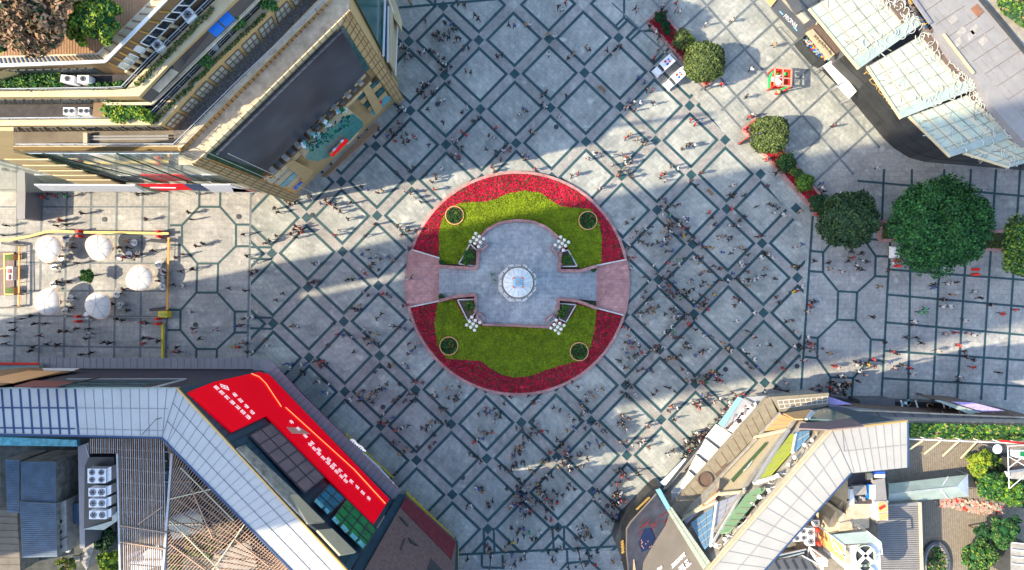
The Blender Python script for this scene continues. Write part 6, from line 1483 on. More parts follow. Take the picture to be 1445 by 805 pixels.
for k in range(130):
    s_ = random.random(); x, y = 85 + 215 * s_ + random.uniform(-5, 35), 385 + 195 * s_ + random.uniform(-45, 10); mb.box(W(*ZE((x, y))[0], 2.85 + random.uniform(0, .15)), (.3, .22, .2), random.choice(['bright red', 'white paint', 'blue sheet', 'green pane', 'yellow rail', 'lilac panel', 'coral panel', 'light blue', 'teal cladding', 'white paint', 'dark metal']), random.uniform(0, 3))
one(mb, 'display_stand', 'display stand heaped with small colourful goods below the name board', 'display stand')
for q, lab in ((ZE((282, 622), (355, 575), (515, 745), (430, 800)), 'upper of two white awnings against the black wall'), ([(1183, 122), (1196, 112), (1209, 129), (1199, 139)], 'lower of two white awnings against the black wall')):
    t = thing('white_awning', lab, 'awning', W(*q[0], 0), 'white awnings by the black wall'); mb = MB(); mb.prism(q, 3.4, 3.1, 'white paint', 'white paint'); mb.build('canvas', t); mb = MB()
    for p in q: a_ = W(*p, 3.2); mb.tube((a_.x, a_.y, 0), a_, .05, 'grey metal')
    mb.build('frame', t)
for q, zz, m, mt, lab in (([(1078, -10), (1096, -10), (1144, 42), (1129, 56), (1088, 10)], 4.2, 'charcoal slab', 'charcoal slab', 'long charcoal awning with white lettering at the top'), ([(1096, -10), (1103, -10), (1150, 36), (1144, 42)], 4.6, 'concrete', 'cream coping', 'narrow cream ledge beside the lettered charcoal awning'), ([(1103, -10), (1124, -10), (1132, 14), (1124, 20)], 5.0, 'charcoal slab', 'charcoal slab', 'dark square awning at the top frame edge'), ([(1124, 20), (1131, 13), (1146, 30), (1136, 36)], 4.4, 'concrete', 'concrete', 'pale roof square beside the boutique canopy'), ([(1135, 34), (1146, 26), (1154, 34), (1143, 41)], 4.8, 'charcoal slab', 'charcoal slab', 'small dark awning touching the boutique canopy')):
    def f_(mb, lab=lab):
        if 'lettering' in lab:
            a_, c_ = W(*zoomed(1085, 10, 16.1)((320, 225))[0], 4.25), W(*zoomed(1085, 10, 16.1)((560, 440))[0], 4.25); put_text(mb, 'FRONIA', .95, a_ + (c_ - a_).normalized() * 0, c_ - a_, Vector((c_.y - a_.y, -(c_.x - a_.x), 0)) * -1, 'white paint', .02, .82)
            mb.beam(W(1100, 16, 4.26), W(1105, 21, 4.26), .2, .03, 'light blue'); mb.beam(W(1120, 38, 4.26), W(1125, 44, 4.26), .2, .03, 'light blue')
    solo(q, zz, zz - .5 if zz > 4.3 else zz - .4, m, mt, 'shop_awning', lab, 'awning', f_)
mb = MB(); mb.prism([(1078, -4), (1083, -9), (1096, 0), (1088, 10)], 4.5, 4.3, 'cream coping', 'orange panel'); one(mb, 'poster_panel', 'small brown and white poster at the top frame edge above the awning', 'poster')
for a_, c_, lab in (((1222, 146), (1250, 186), 'long thin grey ledge light running beside the black wall foot'),):
    mb = MB(); mb.beam(W(1220, 148, 1.2), W(1246, 181, 1.2), .18, .1, 'rail metal'); mb.beam(W(1220, 148, .5), W(1246, 181, .5), .6, 1.0, 'black paint'); one(mb, 'window_ledge', lab, 'ledge')
# ------------------------------------------------------------------ plaza: trees, planters, vehicles, booth
OL = ['leaf olive', 'leaf olive light', 'leaf olive dark']
Z2 = zoomed(800, 0, 6.008)
def planter(name, px, lab, fpx=None):
    t = thing(name, lab, 'planter', W(*px[0], 0), None); mb = MB()
    for a_, c_ in zip(px, px[1:] + px[:1]): mb.beam(W(*a_, .3), W(*c_, .3), .45, .6, 'pink granite')
    mb.build('kerb', t); mb = MB(); mb.prism(px, .42, 0, 'maroon band'); mb.build('soil', t)
    return t
pl1 = [(914, 31), (932, 16), (1000, 113), (986, 112), (960, 84)]
pl2 = [(1048, 183), (1067, 167), (1172, 300), (1150, 300)]
planter('long_planter', [(914, 31), (932, 16), (1012, 108), (996, 122)], 'long narrow planter of red flowers with one round tree, top right of centre')
planter('long_planter', [(1048, 183), (1067, 167), (1171, 293), (1156, 305)], 'long narrow planter of red flowers between the round clipped tree and the dark tree')
for px, lab, n in (([(915, 31), (932, 18), (1010, 108), (996, 120)], 'red flowers filling the planter by the parked patrol carts', 3600), ([(1050, 183), (1066, 169), (1168, 293), (1157, 302)], 'red flowers filling the planter below the round clipped tree', 5200)):
    carpet('red_flowers', scatter_poly(px, n), .44, .66, .15, ['flower crimson', 'flower red', 'leaf rust dark', 'leaf green dark'], [.5, .22, .18, .1], lab, 'flowers')
tree('round_tree', 'round clipped olive tree beside the parked patrol carts', 'tree', 993, 88, 28.5, 6.6, OL + ['leaf dark'], [.5, .3, .13, .07], leaf=.17, n=11000, flat=.9, base=.3, zc=4.0, wob=.07)
tree('round_tree', 'round clipped olive tree near the red framed booth shadow, right of centre', 'tree', 1086, 190, 26.5, 6.2, OL + ['leaf dark'], [.5, .28, .15, .07], leaf=.17, n=10500, flat=.9, base=.3, zc=3.8, wob=.07)
tree('dark_tree', 'dense dark green tree at the lower end of the red planter', 'tree', 1197, 311, 37, 7.5, ['leaf dark', 'leaf dark light', 'leaf green dark', 'leaf olive'], [.45, .25, .15, .15], leaf=.2, n=18000, flat=.8, zc=5.2, wob=.15)
tree('broad_tree', 'broad spreading bright green tree, the biggest on the plaza, at the right', 'tree', 1325, 322, 68, 11, ['leaf green', 'leaf green light', 'leaf green dark', 'leaf dark'], [.5, .24, .18, .08], leaf=.23, n=60000, clumps=120, flat=.55, zc=7.0)
tree('broad_tree', 'broad yellow green tree cut off by the right frame edge', 'tree', 1462, 350, 52, 11, ['leaf green', 'leaf lime', 'leaf green dark', 'leaf olive light'], [.4, .28, .16, .16], leaf=.23, n=34000, clumps=80, flat=.6, zc=7.5)
for k, (x, y, r, m_, lab) in enumerate([(963, 57, 14, OL, 'small olive shrub beside the round tree in the upper planter'), (972, 60, 9, ['leaf lime', 'leaf yellow', 'leaf green'], 'yellow green shrub squeezed between olive shrub and round tree'), (932, 25, 8, ['leaf green dark', 'leaf green', 'leaf dark'], 'dark green shrub at the top end of the upper planter'), (938, 35, 6, ['leaf green dark', 'leaf green', 'leaf dark'], 'second dark green shrub from the top end of the upper planter'), (942, 45, 4, ['leaf green dark', 'leaf green', 'leaf dark'], 'smallest dark shrub among the red flowers of the upper planter'),
                                        (1109, 230, 13, ['leaf green dark', 'leaf green', 'leaf olive'], 'loose dark green shrub just below the round tree in the lower planter'), (1119, 241, 6, ['leaf olive light', 'leaf lime', 'leaf green'], 'small light ball shrub in the middle of the lower planter'), (1126, 245, 6, ['leaf olive', 'leaf green', 'leaf dark'], 'small dark ball shrub in the middle of the lower planter'), (1135, 257, 12, ['leaf lime', 'leaf green light', 'leaf green'], 'bright green rounded shrub in the lower planter'), (1156, 287, 13, ['leaf dark', 'leaf green dark', 'leaf green'], 'dark shrub at the bottom end of the lower planter by the dark tree')]):
    tree('shrub', lab, 'shrub', x, y, r, 2.2, m_, [.45, .3, .25], leaf=.13, n=int(120 * r + 200), flat=.7, base=.4, wob=.2, zc=1.6)
t = planter('square_planter', [(1243, 313), (1262, 314), (1262, 340), (1241, 339)], 'pink kerbed square planter partly under the broad tree')
for px, lab in (([(1244, 314), (1290, 316), (1288, 339), (1243, 338)], 'green ground cover in the planter under the biggest tree'), ([(1385, 327), (1450, 330), (1450, 353), (1385, 351)], 'green ground cover in the planter between the two broad trees')):
    carpet('ground_cover', scatter_poly(px, 1100), .44, .62, .14, ['leaf olive', 'leaf green', 'leaf rust dark'], [.4, .4, .2], lab, 'plants')
planter('square_planter', [(1384, 326), (1452, 329), (1452, 354), (1384, 352)], 'pink kerbed planter between the two broad trees at the right')

# patrol carts
def cart(px, py, rz, lab, proto=None):
    c = W(px, py, 1.0)
    if proto: return copy_thing(proto, (c.x, c.y, 0), rz, lab)
    t = thing('patrol_cart', lab, 'patrol cart', (0, 0, 0), 'white patrol carts parked by the planter')
    mb = MB(); mb.loft([Vector(p) for p in ((-2.1, -.78, .35), (2.1, -.78, .35), (2.1, .78, .35), (-2.1, .78, .35))], [Vector(p) for p in ((-2.1, -.78, .95), (1.9, -.7, .8), (1.9, .7, .8), (-2.1, .78, .95))], 'white paint')
    mb.loft([Vector(p) for p in ((1.0, -.72, .8), (2.05, -.66, .78), (2.05, .66, .78), (1.0, .72, .8))], [Vector(p) for p in ((1.0, -.68, 1.12), (1.85, -.6, .98), (1.85, .6, .98), (1.0, .68, 1.12))], 'white plastic'); mb.build('body', t)
    mb = MB(); mb.box((-.35, 0, 1.95), (2.3, 1.5, .1), 'white plastic')
    for x, y in ((-1.4, -.68), (-1.4, .68), (.75, -.68), (.75, .68)): mb.beam((x, y, .9), (x * .98, y, 1.95), .08, .08, 'white metal')
    o = mb.build('roof', t)
    r = MB(); r.box((-.15, .28, 2.03), (.42, .34, .08), 'blue paint'); r.box((-.15, -.28, 2.03), (.42, .34, .08), 'bright red'); r.box((-.75, .2, 2.03), (.3, .26, .07), 'bright red'); r.box((-.75, -.2, 2.03), (.3, .26, .07), 'blue paint'); r.build('light_bar', o)
    mb = MB(); mb.face([Vector(p) for p in ((1.05, -.64, 1.13), (1.05, .64, 1.13), (.78, .64, 1.88), (.78, -.64, 1.88))], 'dark glass'); mb.build('windscreen', t)
    mb = MB()
    for x in (.2, -.9): mb.box((x, 0, .95), (.5, 1.3, .2), 'black paint'); mb.box((x - .28, 0, 1.25), (.12, 1.3, .5), 'black paint')
    mb.build('seat', t)
    mb = MB(); mb.box((-1.85, 0, .98), (.55, 1.4, .06), 'concrete'); mb.rail([Vector((-2.08, -.7, .98)), Vector((-2.08, .7, .98))], .4, 'white metal', .7); mb.build('rear_rack', t)
    for x in (-1.35, 1.35):
        for y in (-.76, .76): w = MB(); w.tube((x, y - .09, .32), (x, y + .09, .32), .32, 'black paint', 14); w.tube((x, y - .1, .32), (x, y + .1, .32), .16, 'white metal', 10); w.build('wheel', t)
    for y in (-.5, .5): h = MB(); h.tube((2.04, y, .7), (2.12, y, .7), .1, 'globe glass', 10); h.build('headlight', t)
    t.location = (c.x, c.y, 0); t.rotation_euler = (0, 0, rz); return t
c0 = cart(937.5, 92.5, R(-138), 'white patrol cart in the shade, left of the parked pair')
cart(953.5, 111, R(-138), 'white patrol cart in the sun, lower right of the parked pair', c0)

# red and green festive booth
c = W(1101, 112, 1.5); t = thing('festive_booth', 'open red framed booth with green trim and a white padded figure seat inside', 'booth', (c.x, c.y, 0))
ZBt = zoomed(1070, 80, 13.42)
mb = MB(); q = [W(*p, 3.2) for p in ZBt((315, 215), (630, 245), (620, 565), (310, 540))]
for a_, b_q in zip(q, q[1:] + q[:1]): mb.beam(a_, b_q, .22, .25, 'coral panel')
mb.beam(q[0].lerp(q[1], .5), q[3].lerp(q[2], .5), .16, .2, 'coral panel'); mb.beam(q[0].lerp(q[3], .55), q[1].lerp(q[2], .55), .16, .2, 'coral panel')
for a_ in q: mb.beam(a_, Vector((a_.x, a_.y, 0)), .18, .18, 'bright red')
mb.build('frame', t)
mb = MB(); q = [W(*p, .25) for p in ZBt((200, 420), (290, 250), (600, 245), (640, 580), (400, 610), (195, 610))]; mb.loft([Vector((p.x, p.y, 0)) for p in q], q, 'bright green', mtop='bright red'); mb.build('floor', t)
mb = MB(); mb.slab([W(*p, 1.0) for p in ZBt((185, 420), (260, 270), (285, 275), (215, 430), (205, 610), (185, 610))], .5, 'bright green'); mb.slab([W(*p, .8) for p in ZBt((420, 612), (560, 575), (570, 600), (430, 635))], .5, 'bright green'); mb.slab([W(*p, 2.2) for p in ZBt((490, 310), (590, 275), (570, 350), (500, 370))], .3, 'bright green'); mb.slab([W(*p, 2.0) for p in ZBt((340, 320), (430, 315), (400, 350), (345, 360))], .3, 'leaf lime'); mb.build('panel', t)
mb = MB(); mb.slab([W(*p, 2.9) for p in ZBt((565, 255), (622, 250), (612, 545), (570, 545))], .1, 'bright red'); mb.slab([W(*p, 2.9) for p in ZBt((330, 225), (620, 250), (620, 275), (330, 255))], .1, 'bright red'); mb.build('roof_panel', t)
mb = MB()
for (x, y), r_, m_ in ((ZBt((400, 430))[0], .85, 'white plastic'), (ZBt((330, 410))[0], .45, 'white plastic'), (ZBt((275, 430))[0], .42, 'white plastic'), (ZBt((380, 530))[0], .4, 'white plastic'), (ZBt((410, 430))[0], .4, 'flower pink')):
    p = W(x, y, 1.3); mb.ball(p + Vector((0, 0, .5 if m_ == 'flower pink' else 0)), r_, m_, 12, 8, .7)
mb.build('cushion', t, smooth=True)
p = W(*ZBt((392, 668))[0], 1.2); mb = MB(); mb.lathe((p.x, p.y, 0), [(.25, 0), (.3, .8), (.1, 1.0)], 'bright red', 12); mb.ball((p.x, p.y, 1.2), .3, 'orange panel', 10, 7); one(mb, 'stool_drum', 'small round red and yellow stand at the corner of the festive booth', 'stand')

# street lamps
def street_lamp(px, py, lab, heads=4, rz=0, h=7.5):
    g_ = W(px, py, 0); t = thing('street_lamp', lab, 'street lamp', (g_.x, g_.y, 0), 'dark multi headed street lamps'); mb = MB()
    mb.tube(g_, g_ + Vector((0, 0, h)), .1, 'dark metal', 8, .06); mb.lathe(g_, [(.25, 0), (.25, .4), (.12, .7)], 'dark metal', 10)
    for k in range(heads):
        a_ = rz + 2 * PI * k / heads; d = Vector((math.cos(a_), math.sin(a_), 0)); mb.tube(g_ + Vector((0, 0, h - 1.2)), g_ + d * 1.0 + Vector((0, 0, h - .6)), .05, 'dark metal', 5)
    mb.build('pole', t)
    for k in range(heads):
        a_ = rz + 2 * PI * k / heads; d = Vector((math.cos(a_), math.sin(a_), 0)); m2 = MB(); m2.lathe(g_ + d * 1.0 + Vector((0, 0, h - .75)), [(.05, 0), (.22, .1), (.24, .3), (.1, .45), (.02, .5)], 'dark metal', 10); m2.build('lamp_head', t)
street_lamp(921, 87, 'dark four headed street lamp just above the patrol carts', 4, .6)
street_lamp(692.5, 786, 'dark street lamp at the bottom edge, left of the two bottom lamps', 4, .1)
street_lamp(815, 774, 'dark street lamp at the bottom edge, right of the two bottom lamps', 4, .3)
street_lamp(1043, 203, 'street lamp with dark heads at the kerb of the lower red planter', 3, .2)
street_lamp(1126, 488.5, 'street lamp at the dark paving corner on the right, in shade', 4, .2)
street_lamp(1158, 302, 'street lamp beside the red banner at the end of the red planter', 3, .9)
# red banner boards around
for (x, y), (x2, y2), lab in [((994, 118), (1002, 115), 'short red banner at the foot of the round clipped tree'), ((1150, 304), (1158, 297), 'short red banner at the lower planter end by the dark tree'), ((1043, 203), (1055, 194), 'thin red banner leaning out from the lower planter kerb')]:
    mb = MB(); mb.beam(W(x, y, .8), W(x2, y2, .8), .16, .7, 'bright red'); mb.beam(W(x, y, .2), W(x2, y2, .2), .12, .4, 'dark metal'); one(mb, 'banner', lab, 'banner')

# parasols ---------------------------------------------------------------
def parasol(px, py, rz, lab, proto=None):
    z = 3.3; c = W(px, py, z)
    if proto: return copy_thing(proto, (c.x, c.y, 0), rz, lab)
    t = thing('parasol', lab, 'parasol', (0, 0, 0), 'white egg shaped parasols over the cafe tables')
    vs, fs = [], []; n = 28; rings = [(0, .42), (.3, .40), (.6, .30), (.85, .12), (1.0, -.12)]
    for r_, zz in rings:
        for i in range(n):
            a_ = 2 * PI * i / n; rr = 2.12 * r_ * (1 + .30 * max(0, math.cos(a_)) ** 4 - .06 * math.cos(2 * a_)); vs.append((rr * math.cos(a_), rr * math.sin(a_) * .97, 3.0 + zz))
    for j in range(len(rings) - 1):
        for i in range(n): fs.append((j * n + i, j * n + (i + 1) % n, (j + 1) * n + (i + 1) % n, (j + 1) * n + i))
    mb = MB(); mb.mesh(vs, fs, 'parasol fabric'); m2 = [(x, y, z_ - .06) for x, y, z_ in vs]; mb.mesh(m2, [f_[::-1] for f_ in fs], 'parasol fabric'); mb.build('canopy', t, smooth=True)
    mb = MB(); 
    for i in range(n): a_, b5 = Vector(vs[-n + i]), Vector(vs[-n + (i + 1) % n]); mb.beam(a_, b5, .06, .1, 'orange panel')
    mb.build('rim', t)
    mb = MB()
    for i in range(0, n, 4):
        for j in range(len(rings) - 1): mb.beam(Vector(vs[j * n + i]) + Vector((0, 0, .01)), Vector(vs[(j + 1) * n + i]) + Vector((0, 0, .01)), .05, .04, 'grey metal')
    mb.build('rib', t)
    mb = MB(); mb.tube((0, 0, 0), (0, 0, 3.35), .05, 'white metal'); mb.lathe((0, 0, 0), [(.45, 0), (.45, .1), (.1, .14)], 'concrete', 16)
    for k in range(6): a_ = k * PI / 3; mb.tube((0, 0, 2.5), (1.5 * math.cos(a_), 1.5 * math.sin(a_), 3.0), .02, 'white metal', 5)
    mb.build('pole', t)
    t.location = (c.x, c.y, 0); t.rotation_euler = (0, 0, rz); return t
p0 = parasol(66, 349, R(-95), 'white parasol, upper left one of the five, near the kiosk')
parasol(139, 350, R(150), 'white parasol, top middle one, just under the yellow rope barrier', p0)
parasol(196.5, 392, R(-155), 'white parasol, rightmost of the five by the orange barrier', p0)
parasol(63.5, 427.5, R(60), 'white parasol, lower left one with a pointed top edge', p0)
parasol(135.5, 430, R(-60), 'white parasol, bottom middle one at the edge of the shade', p0)
# cafe tables with stools
def table(px, py, lab, proto=None, rz=0):
    c = W(px, py, .8)
    if proto: return copy_thing(proto, (c.x, c.y, 0), rz, lab)
    t = thing('cafe_table', lab, 'table', (0, 0, 0), 'cafe tables around the white parasols'); mb = MB(); mb.lathe((0, 0, 0), [(.01, .72), (.55, .72), (.58, .76), (.01, .78)], 'white plastic', 20); mb.build('table_top', t)
    mb = MB(); mb.tube((0, 0, 0), (0, 0, .74), .04, 'dark metal'); mb.lathe((0, 0, 0), [(.28, 0), (.26, .03), (.04, .05)], 'dark metal', 14); mb.build('leg', t)
    for k in range(3):
        a_ = 2 * PI * k / 3 + .4; x, y = .95 * math.cos(a_), .95 * math.sin(a_); m2 = MB(); m2.lathe((x, y, 0), [(.2, .42), (.22, .46), (.01, .48)], 'concrete', 12)
        for j in range(3): m2.tube((x + .17 * math.cos(j * 2.1), y + .17 * math.sin(j * 2.1), 0), (x, y, .44), .02, 'dark metal', 4)
        m2.build('stool', t)
    t.location = (c.x, c.y, 0); return t
ZP5 = zoomed(0, 310, 4.736)
tb = [(440, 135, 'cafe table between the two upper parasols'), (435, 205, 'cafe table right of the upper left parasol'), (405, 255, 'cafe table below right of the upper left parasol'), (360, 315, 'cafe table under the foot of the upper left parasol'), (355, 435, 'cafe table above the lower left parasol'), (470, 525, 'cafe table between the two lower parasols'), (432, 610, 'cafe table right of the lower left parasol foot'), (895, 155, 'cafe table right of the top middle parasol, in its shadow'), (800, 250, 'crowded cafe table below right of the top middle parasol'), (860, 235, 'second cafe table right of the top middle parasol'), (1060, 300, 'topmost cafe table along the orange barrier'), (1090, 350, 'cafe table along the orange barrier beside the right parasol'), (1080, 400, 'cafe table with blue things along the orange barrier'), (1085, 450, 'lowest cafe table along the orange barrier'), (780, 500, 'cafe table below left of the right parasol'), (795, 575, 'star like cafe table right of the bottom middle parasol'), (580, 640, 'cafe table under the bottom middle parasol edge')]
t0_ = None
for k, (x, y, lab) in enumerate(tb):
    p = ZP5((x, y))[0]
    if t0_ is None: t0_ = table(*p, lab)
    else: table(*p, lab, t0_, k * .7)
tree('potted_palm', 'leafy green palm standing among the white parasols', 'tree', 124, 389, 10, 4.0, ['leaf green', 'leaf green light', 'leaf dark', 'leaf lime'], [.4, .25, .25, .1], leaf=.22, n=3600, clumps=18, zc=2.2, flat=.5, core=True)
# barriers
def barrier(pts, m, lab, h=1.0, w=.22, name='barrier', top=.14):
    mb = MB(); P_ = [W(x, y, h) for x, y in pts]
    for k, (a_, b5) in enumerate(zip(P_, P_[1:])):
        mb.beam(a_, b5, w, top + k * .002, m); n = max(1, int((b5 - a_).length / 2))
        for i in range(n + 1): q = a_.lerp(b5, i / n); mb.beam(Vector((q.x, q.y, 0)), q, .07, .07, 'dark metal')
        mb.beam(a_ - Vector((0, 0, .55)), b5 - Vector((0, 0, .55)), .06, .05, m)
    return one(mb, name, lab, 'barrier')
barrier(ZP5((0, 138), (100, 130), (200, 112), (300, 85), (390, 77), (500, 83)), 'yellow tape', 'curved yellow barrier above the parasols, left half', w=.4)
barrier(ZP5((560, 86), (800, 88), (1128, 94)), 'yellow tape', 'straight yellow barrier above the parasols, right half', w=.4)
barrier(ZP5((1127, 120), (1116, 605)), 'orange rail', 'orange barrier along the right side of the cafe area', w=.32)
barrier(ZP5((128, 175), (126, 585)), 'orange rail', 'orange barrier beside the dark kiosk at the left edge', w=.28)
barrier(ZP5((10, 158), (128, 172)), 'black paint', 'dark barrier above the kiosk at the left edge', w=.4)
barrier(ZP5((0, 590), (128, 585)), 'black paint', 'dark barrier below the kiosk at the left edge', w=.3)
barrier(ZP5((1005, 138), (1112, 148)), 'black paint', 'short dark barrier at the top right of the cafe area', w=.6)
barrier(ZP5((1000, 605), (1108, 592)), 'black paint', 'short dark barrier at the bottom right of the cafe area', w=.5)
barrier(ZP5((700, 652), (1060, 655)), 'grey metal', 'thin grey rail closing the bottom of the cafe area', w=.1)
def rk(mb): pass
mb = MB(); mb.prism(ZP5((1057, 613), (1117, 613), (1115, 655), (1055, 653)), 1.6, 0, 'yellow rail', 'yellow rail'); mb.box(W(*ZP5((1087, 634))[0], 1.65), (.9, .5, .1), 'lime panel'); one(mb, 'yellow_booth', 'bright yellow box booth at the end of the orange barrier', 'booth')
t = thing('kiosk', 'open dark kiosk with counters and a red white sign at the left edge', 'kiosk', W(8, 382, 0)); mb = MB(); mb.prism(ZP5((-60, 215), (95, 218), (95, 505), (-60, 510)), .2, 0, 'umber', 'brown screen'); mb.build('floor', t)
mb = MB()
for q in ([(32, 232), (88, 232), (88, 272), (32, 272)], [(36, 455), (92, 455), (92, 498), (36, 498)]): mb.prism(ZP5(*q), 1.1, .2, 'orange panel', 'leaf olive')
mb.build('counter', t); mb = MB()
mb.prism(ZP5((45, 315), (85, 315), (82, 405), (42, 405)), 1.3, .2, 'white paint', 'sign white'); mb.build('counter', t)
mb = MB(); mb.box(W(*ZP5((60, 345))[0], 1.4), (.5, .7, .1), 'bright red'); mb.box(W(*ZP5((62, 385))[0], 1.4), (.3, .9, .08), 'maroon band'); mb.build('sign', t)
mb = MB(); 
for p, q in (((28, 225), (32, 510)), ((0, 330), (50, 322)), ((28, 232), (90, 228)), ((30, 500), (92, 500))): mb.beam(W(*ZP5(p)[0], 2.4), W(*ZP5(q)[0], 2.4), .12, .12, 'brass')
for p in ((30, 228), (92, 230), (92, 500), (30, 505)): a_ = W(*ZP5(p)[0], 2.4); mb.beam(a_, Vector((a_.x, a_.y, .1)), .1, .1, 'dark metal')
mb.build('frame', t)
mb = MB(); mb.prism([(24, 268), (36, 268), (35, 309), (24, 309)], 4.0, 0, 'canopy panel', 'canopy panel'); one(mb, 'sign_pylon', 'tall slim grey pylon casting a dark shadow at the upper left', 'pylon')
for k, (x, y, lab) in enumerate([(530, 95, 'pair of red stands on the yellow barrier, left'), (1062, 98, 'pair of red stands on the yellow barrier, right'), (518, 665, 'pair of red stands below the bottom middle parasol'), (1052, 680, 'pair of red stands below the yellow booth')]):
    p = ZP5((x, y))[0]; c = W(*p, .9); mb = MB()
    for s_ in (-.42, .42): mb.box((c.x, c.y + s_, .75), (.5, .42, 1.5), 'bright red'); mb.box((c.x, c.y + s_, 1.54), (.3, .25, .08), 'red paint')
    one(mb, 'red_stand', lab, 'stand', 'paired red queue stands')
for x, y, lab in ((1266.5, 372, 'pair of red stands near the white cart, left of the broad tree'), (1376.5, 384, 'pair of red stands below the biggest tree')):
    c = W(x, y, .9); mb = MB()
    for s_ in (-.42, .42): mb.lathe((c.x, c.y + s_, 0), [(.2, 0), (.24, 1.3), (.1, 1.5)], 'bright red', 10); mb.ball((c.x, c.y + s_, 1.6), .28, 'bright red', 10, 6)
    one(mb, 'red_stand', lab, 'stand', 'paired red queue stands')
# white cart half under the broad tree
c = W(1263, 356, 1.2); t = thing('white_cart', 'small white cart parked half under the broad tree', 'cart', (c.x, c.y, 0)); mb = MB(); mb.loft([Vector((c.x + a_, c.y + b5, .4)) for a_, b5 in ((-.6, -1), (.7, -1), (.7, 1), (-.6, 1))], [Vector((c.x + a_, c.y + b5, 1.5)) for a_, b5 in ((-.35, -.8), (.6, -.9), (.6, .9), (-.3, .8))], 'white plastic'); mb.build('body', t)
for y in (-.7, .7):
    for x in (-.5, .6): w = MB(); w.tube((c.x + x - .06, c.y + y, .25), (c.x + x + .06, c.y + y, .25), .25, 'black paint', 12); w.build('wheel', t)
# crowd control long poles etc: selfie barrier on left of circle
for (x, y), (x2, y2), lab in [((460, 283), (462, 279), 'thin pole lying in the sun near the golden column'), ]:
    pass
mb = MB(); c = W(547, 181, 1.3)

# ------------------------------------------------------------------ people
CC_ = dict(k='black', w='white', r='red', g='grey', b='blue', y='yellow', o='tan', p='pink', n='green', m='maroon')
CLO = {'k': (.015, .015, .018), 'w': (.62, .61, .60), 'r': (.50, .02, .02), 'g': (.16, .16, .17), 'b': (.03, .09, .32), 'y': (.60, .42, .03), 'o': (.42, .24, .11), 'p': (.50, .36, .34), 'n': (.06, .36, .16), 'm': (.10, .03, .035)}
for k_, c_ in CLO.items(): M('cloth ' + CC_[k_], c_, .85, var=.15, scale=6)
M('hair', (.012, .010, .009), .6); M('jeans', (.03, .045, .085), .85); M('dark trousers', (.016, .016, .02), .85)
POSES = []
def make_body(sp, arm, lean, turn, bend):
    """one continuous body grown with a skin modifier from joints: stride sp, arm swing, body lean"""
    hip = .92; J = {}; V = []; E = []; RD = []
    def v(p, r, par=None):
        V.append(p); RD.append(r); i = len(V) - 1
        if par is not None: E.append((par, i))
        return i
    pel = v((0, 0, hip), (.15, .11)); wa = v((lean * .3, 0, hip + .2), (.135, .10), pel); ch = v((lean * .7, 0, hip + .42), (.175, .12), wa); nk = v((lean, 0, hip + .60), (.06, .06), ch)
    hd = v((lean + .015 + turn * .02, turn * .01, hip + .70), (.085, .09), nk); top = v((lean + .01, 0, hip + .84), (.07, .075), hd)
    for s in (-1, 1):
        f = sp * s
        kn = v((f * .28 + abs(sp) * .10, s * .10, .50), (.065, .065), pel); an = v((f * .55 - (.0 if f > 0 else .04), s * .10, .09 if f >= 0 else .14), (.042, .042), kn); to = v((f * .55 + .16, s * .12, .045 if f >= 0 else .06), (.04, .035), an)
        sh = v((lean * .85, s * .185, hip + .50), (.065, .06), ch); el = v((lean * .6 - f * arm * .5 - (.02), s * (.24 + bend * .03), hip + .24), (.045, .045), sh); ha = v((lean * .6 - f * arm + bend * .22, s * (.22 - bend * .05), hip + .02 + bend * .22), (.032, .032), el); fi = v((lean * .6 - f * arm + bend * .30, s * (.215 - bend * .06), hip - .07 + bend * .24), (.025, .03), ha)
    me = bpy.data.meshes.new('p'); me.from_pydata(V, E, []); ob = bpy.data.objects.new('p', me); COL.objects.link(ob)
    sk = ob.modifiers.new('s', 'SKIN'); sk.use_smooth_shade = True
    for i, r in enumerate(RD): me.skin_vertices[0].data[i].radius = r
    me.skin_vertices[0].data[0].use_root = True
    sb = ob.modifiers.new('u', 'SUBSURF'); sb.levels = 1; sb.render_levels = 1
    dg = bpy.context.evaluated_depsgraph_get(); out = bpy.data.meshes.new_from_object(ob.evaluated_get(dg)); bpy.data.objects.remove(ob); bpy.data.meshes.remove(me)
    return out, hip, lean
for a_ in ((.38, .3, .03, 0, 0), (-.36, .28, .04, 1, 0), (.28, .25, .02, -1, .5), (.0, .05, 0, 0, 0), (.05, .1, .0, 1, 1.0), (-.3, .3, .03, 0, .2)): POSES.append(make_body(*a_))
BODY = {}
def body_mesh(pi, col, legs):
    key = (pi, col, legs)
    if key in BODY: return BODY[key]
    src, hip, lean = POSES[pi]; me = src.copy(); me.materials.clear()
    for n in ('cloth ' + CC_[col], legs, 'skin', 'hair', 'black paint'): me.materials.append(MATS[n])
    idx = []
    for p in me.polygons:
        c = p.center
        arm = abs(c.y) > .17
        if c.z > hip + .745 or (c.z > hip + .63 and c.x < lean - .0): i = 3
        elif c.z > hip + .56: i = 2
        elif arm and c.z < hip + .0: i = 2
        elif c.z > hip - .10: i = 0
        elif c.z > .10: i = 1
        else: i = 4
        idx.append(i)
    me.polygons.foreach_set('material_index', idx); me.update(); BODY[key] = me; return me
PD = []
def tile(ox, oy, s, txt):
    for tok in txt.replace(')', ' ').replace('(', ' ').split():
        a_ = tok.split(','); PD.append((ox + float(a_[0]) / s, oy + float(a_[1]) / s, a_[2]))
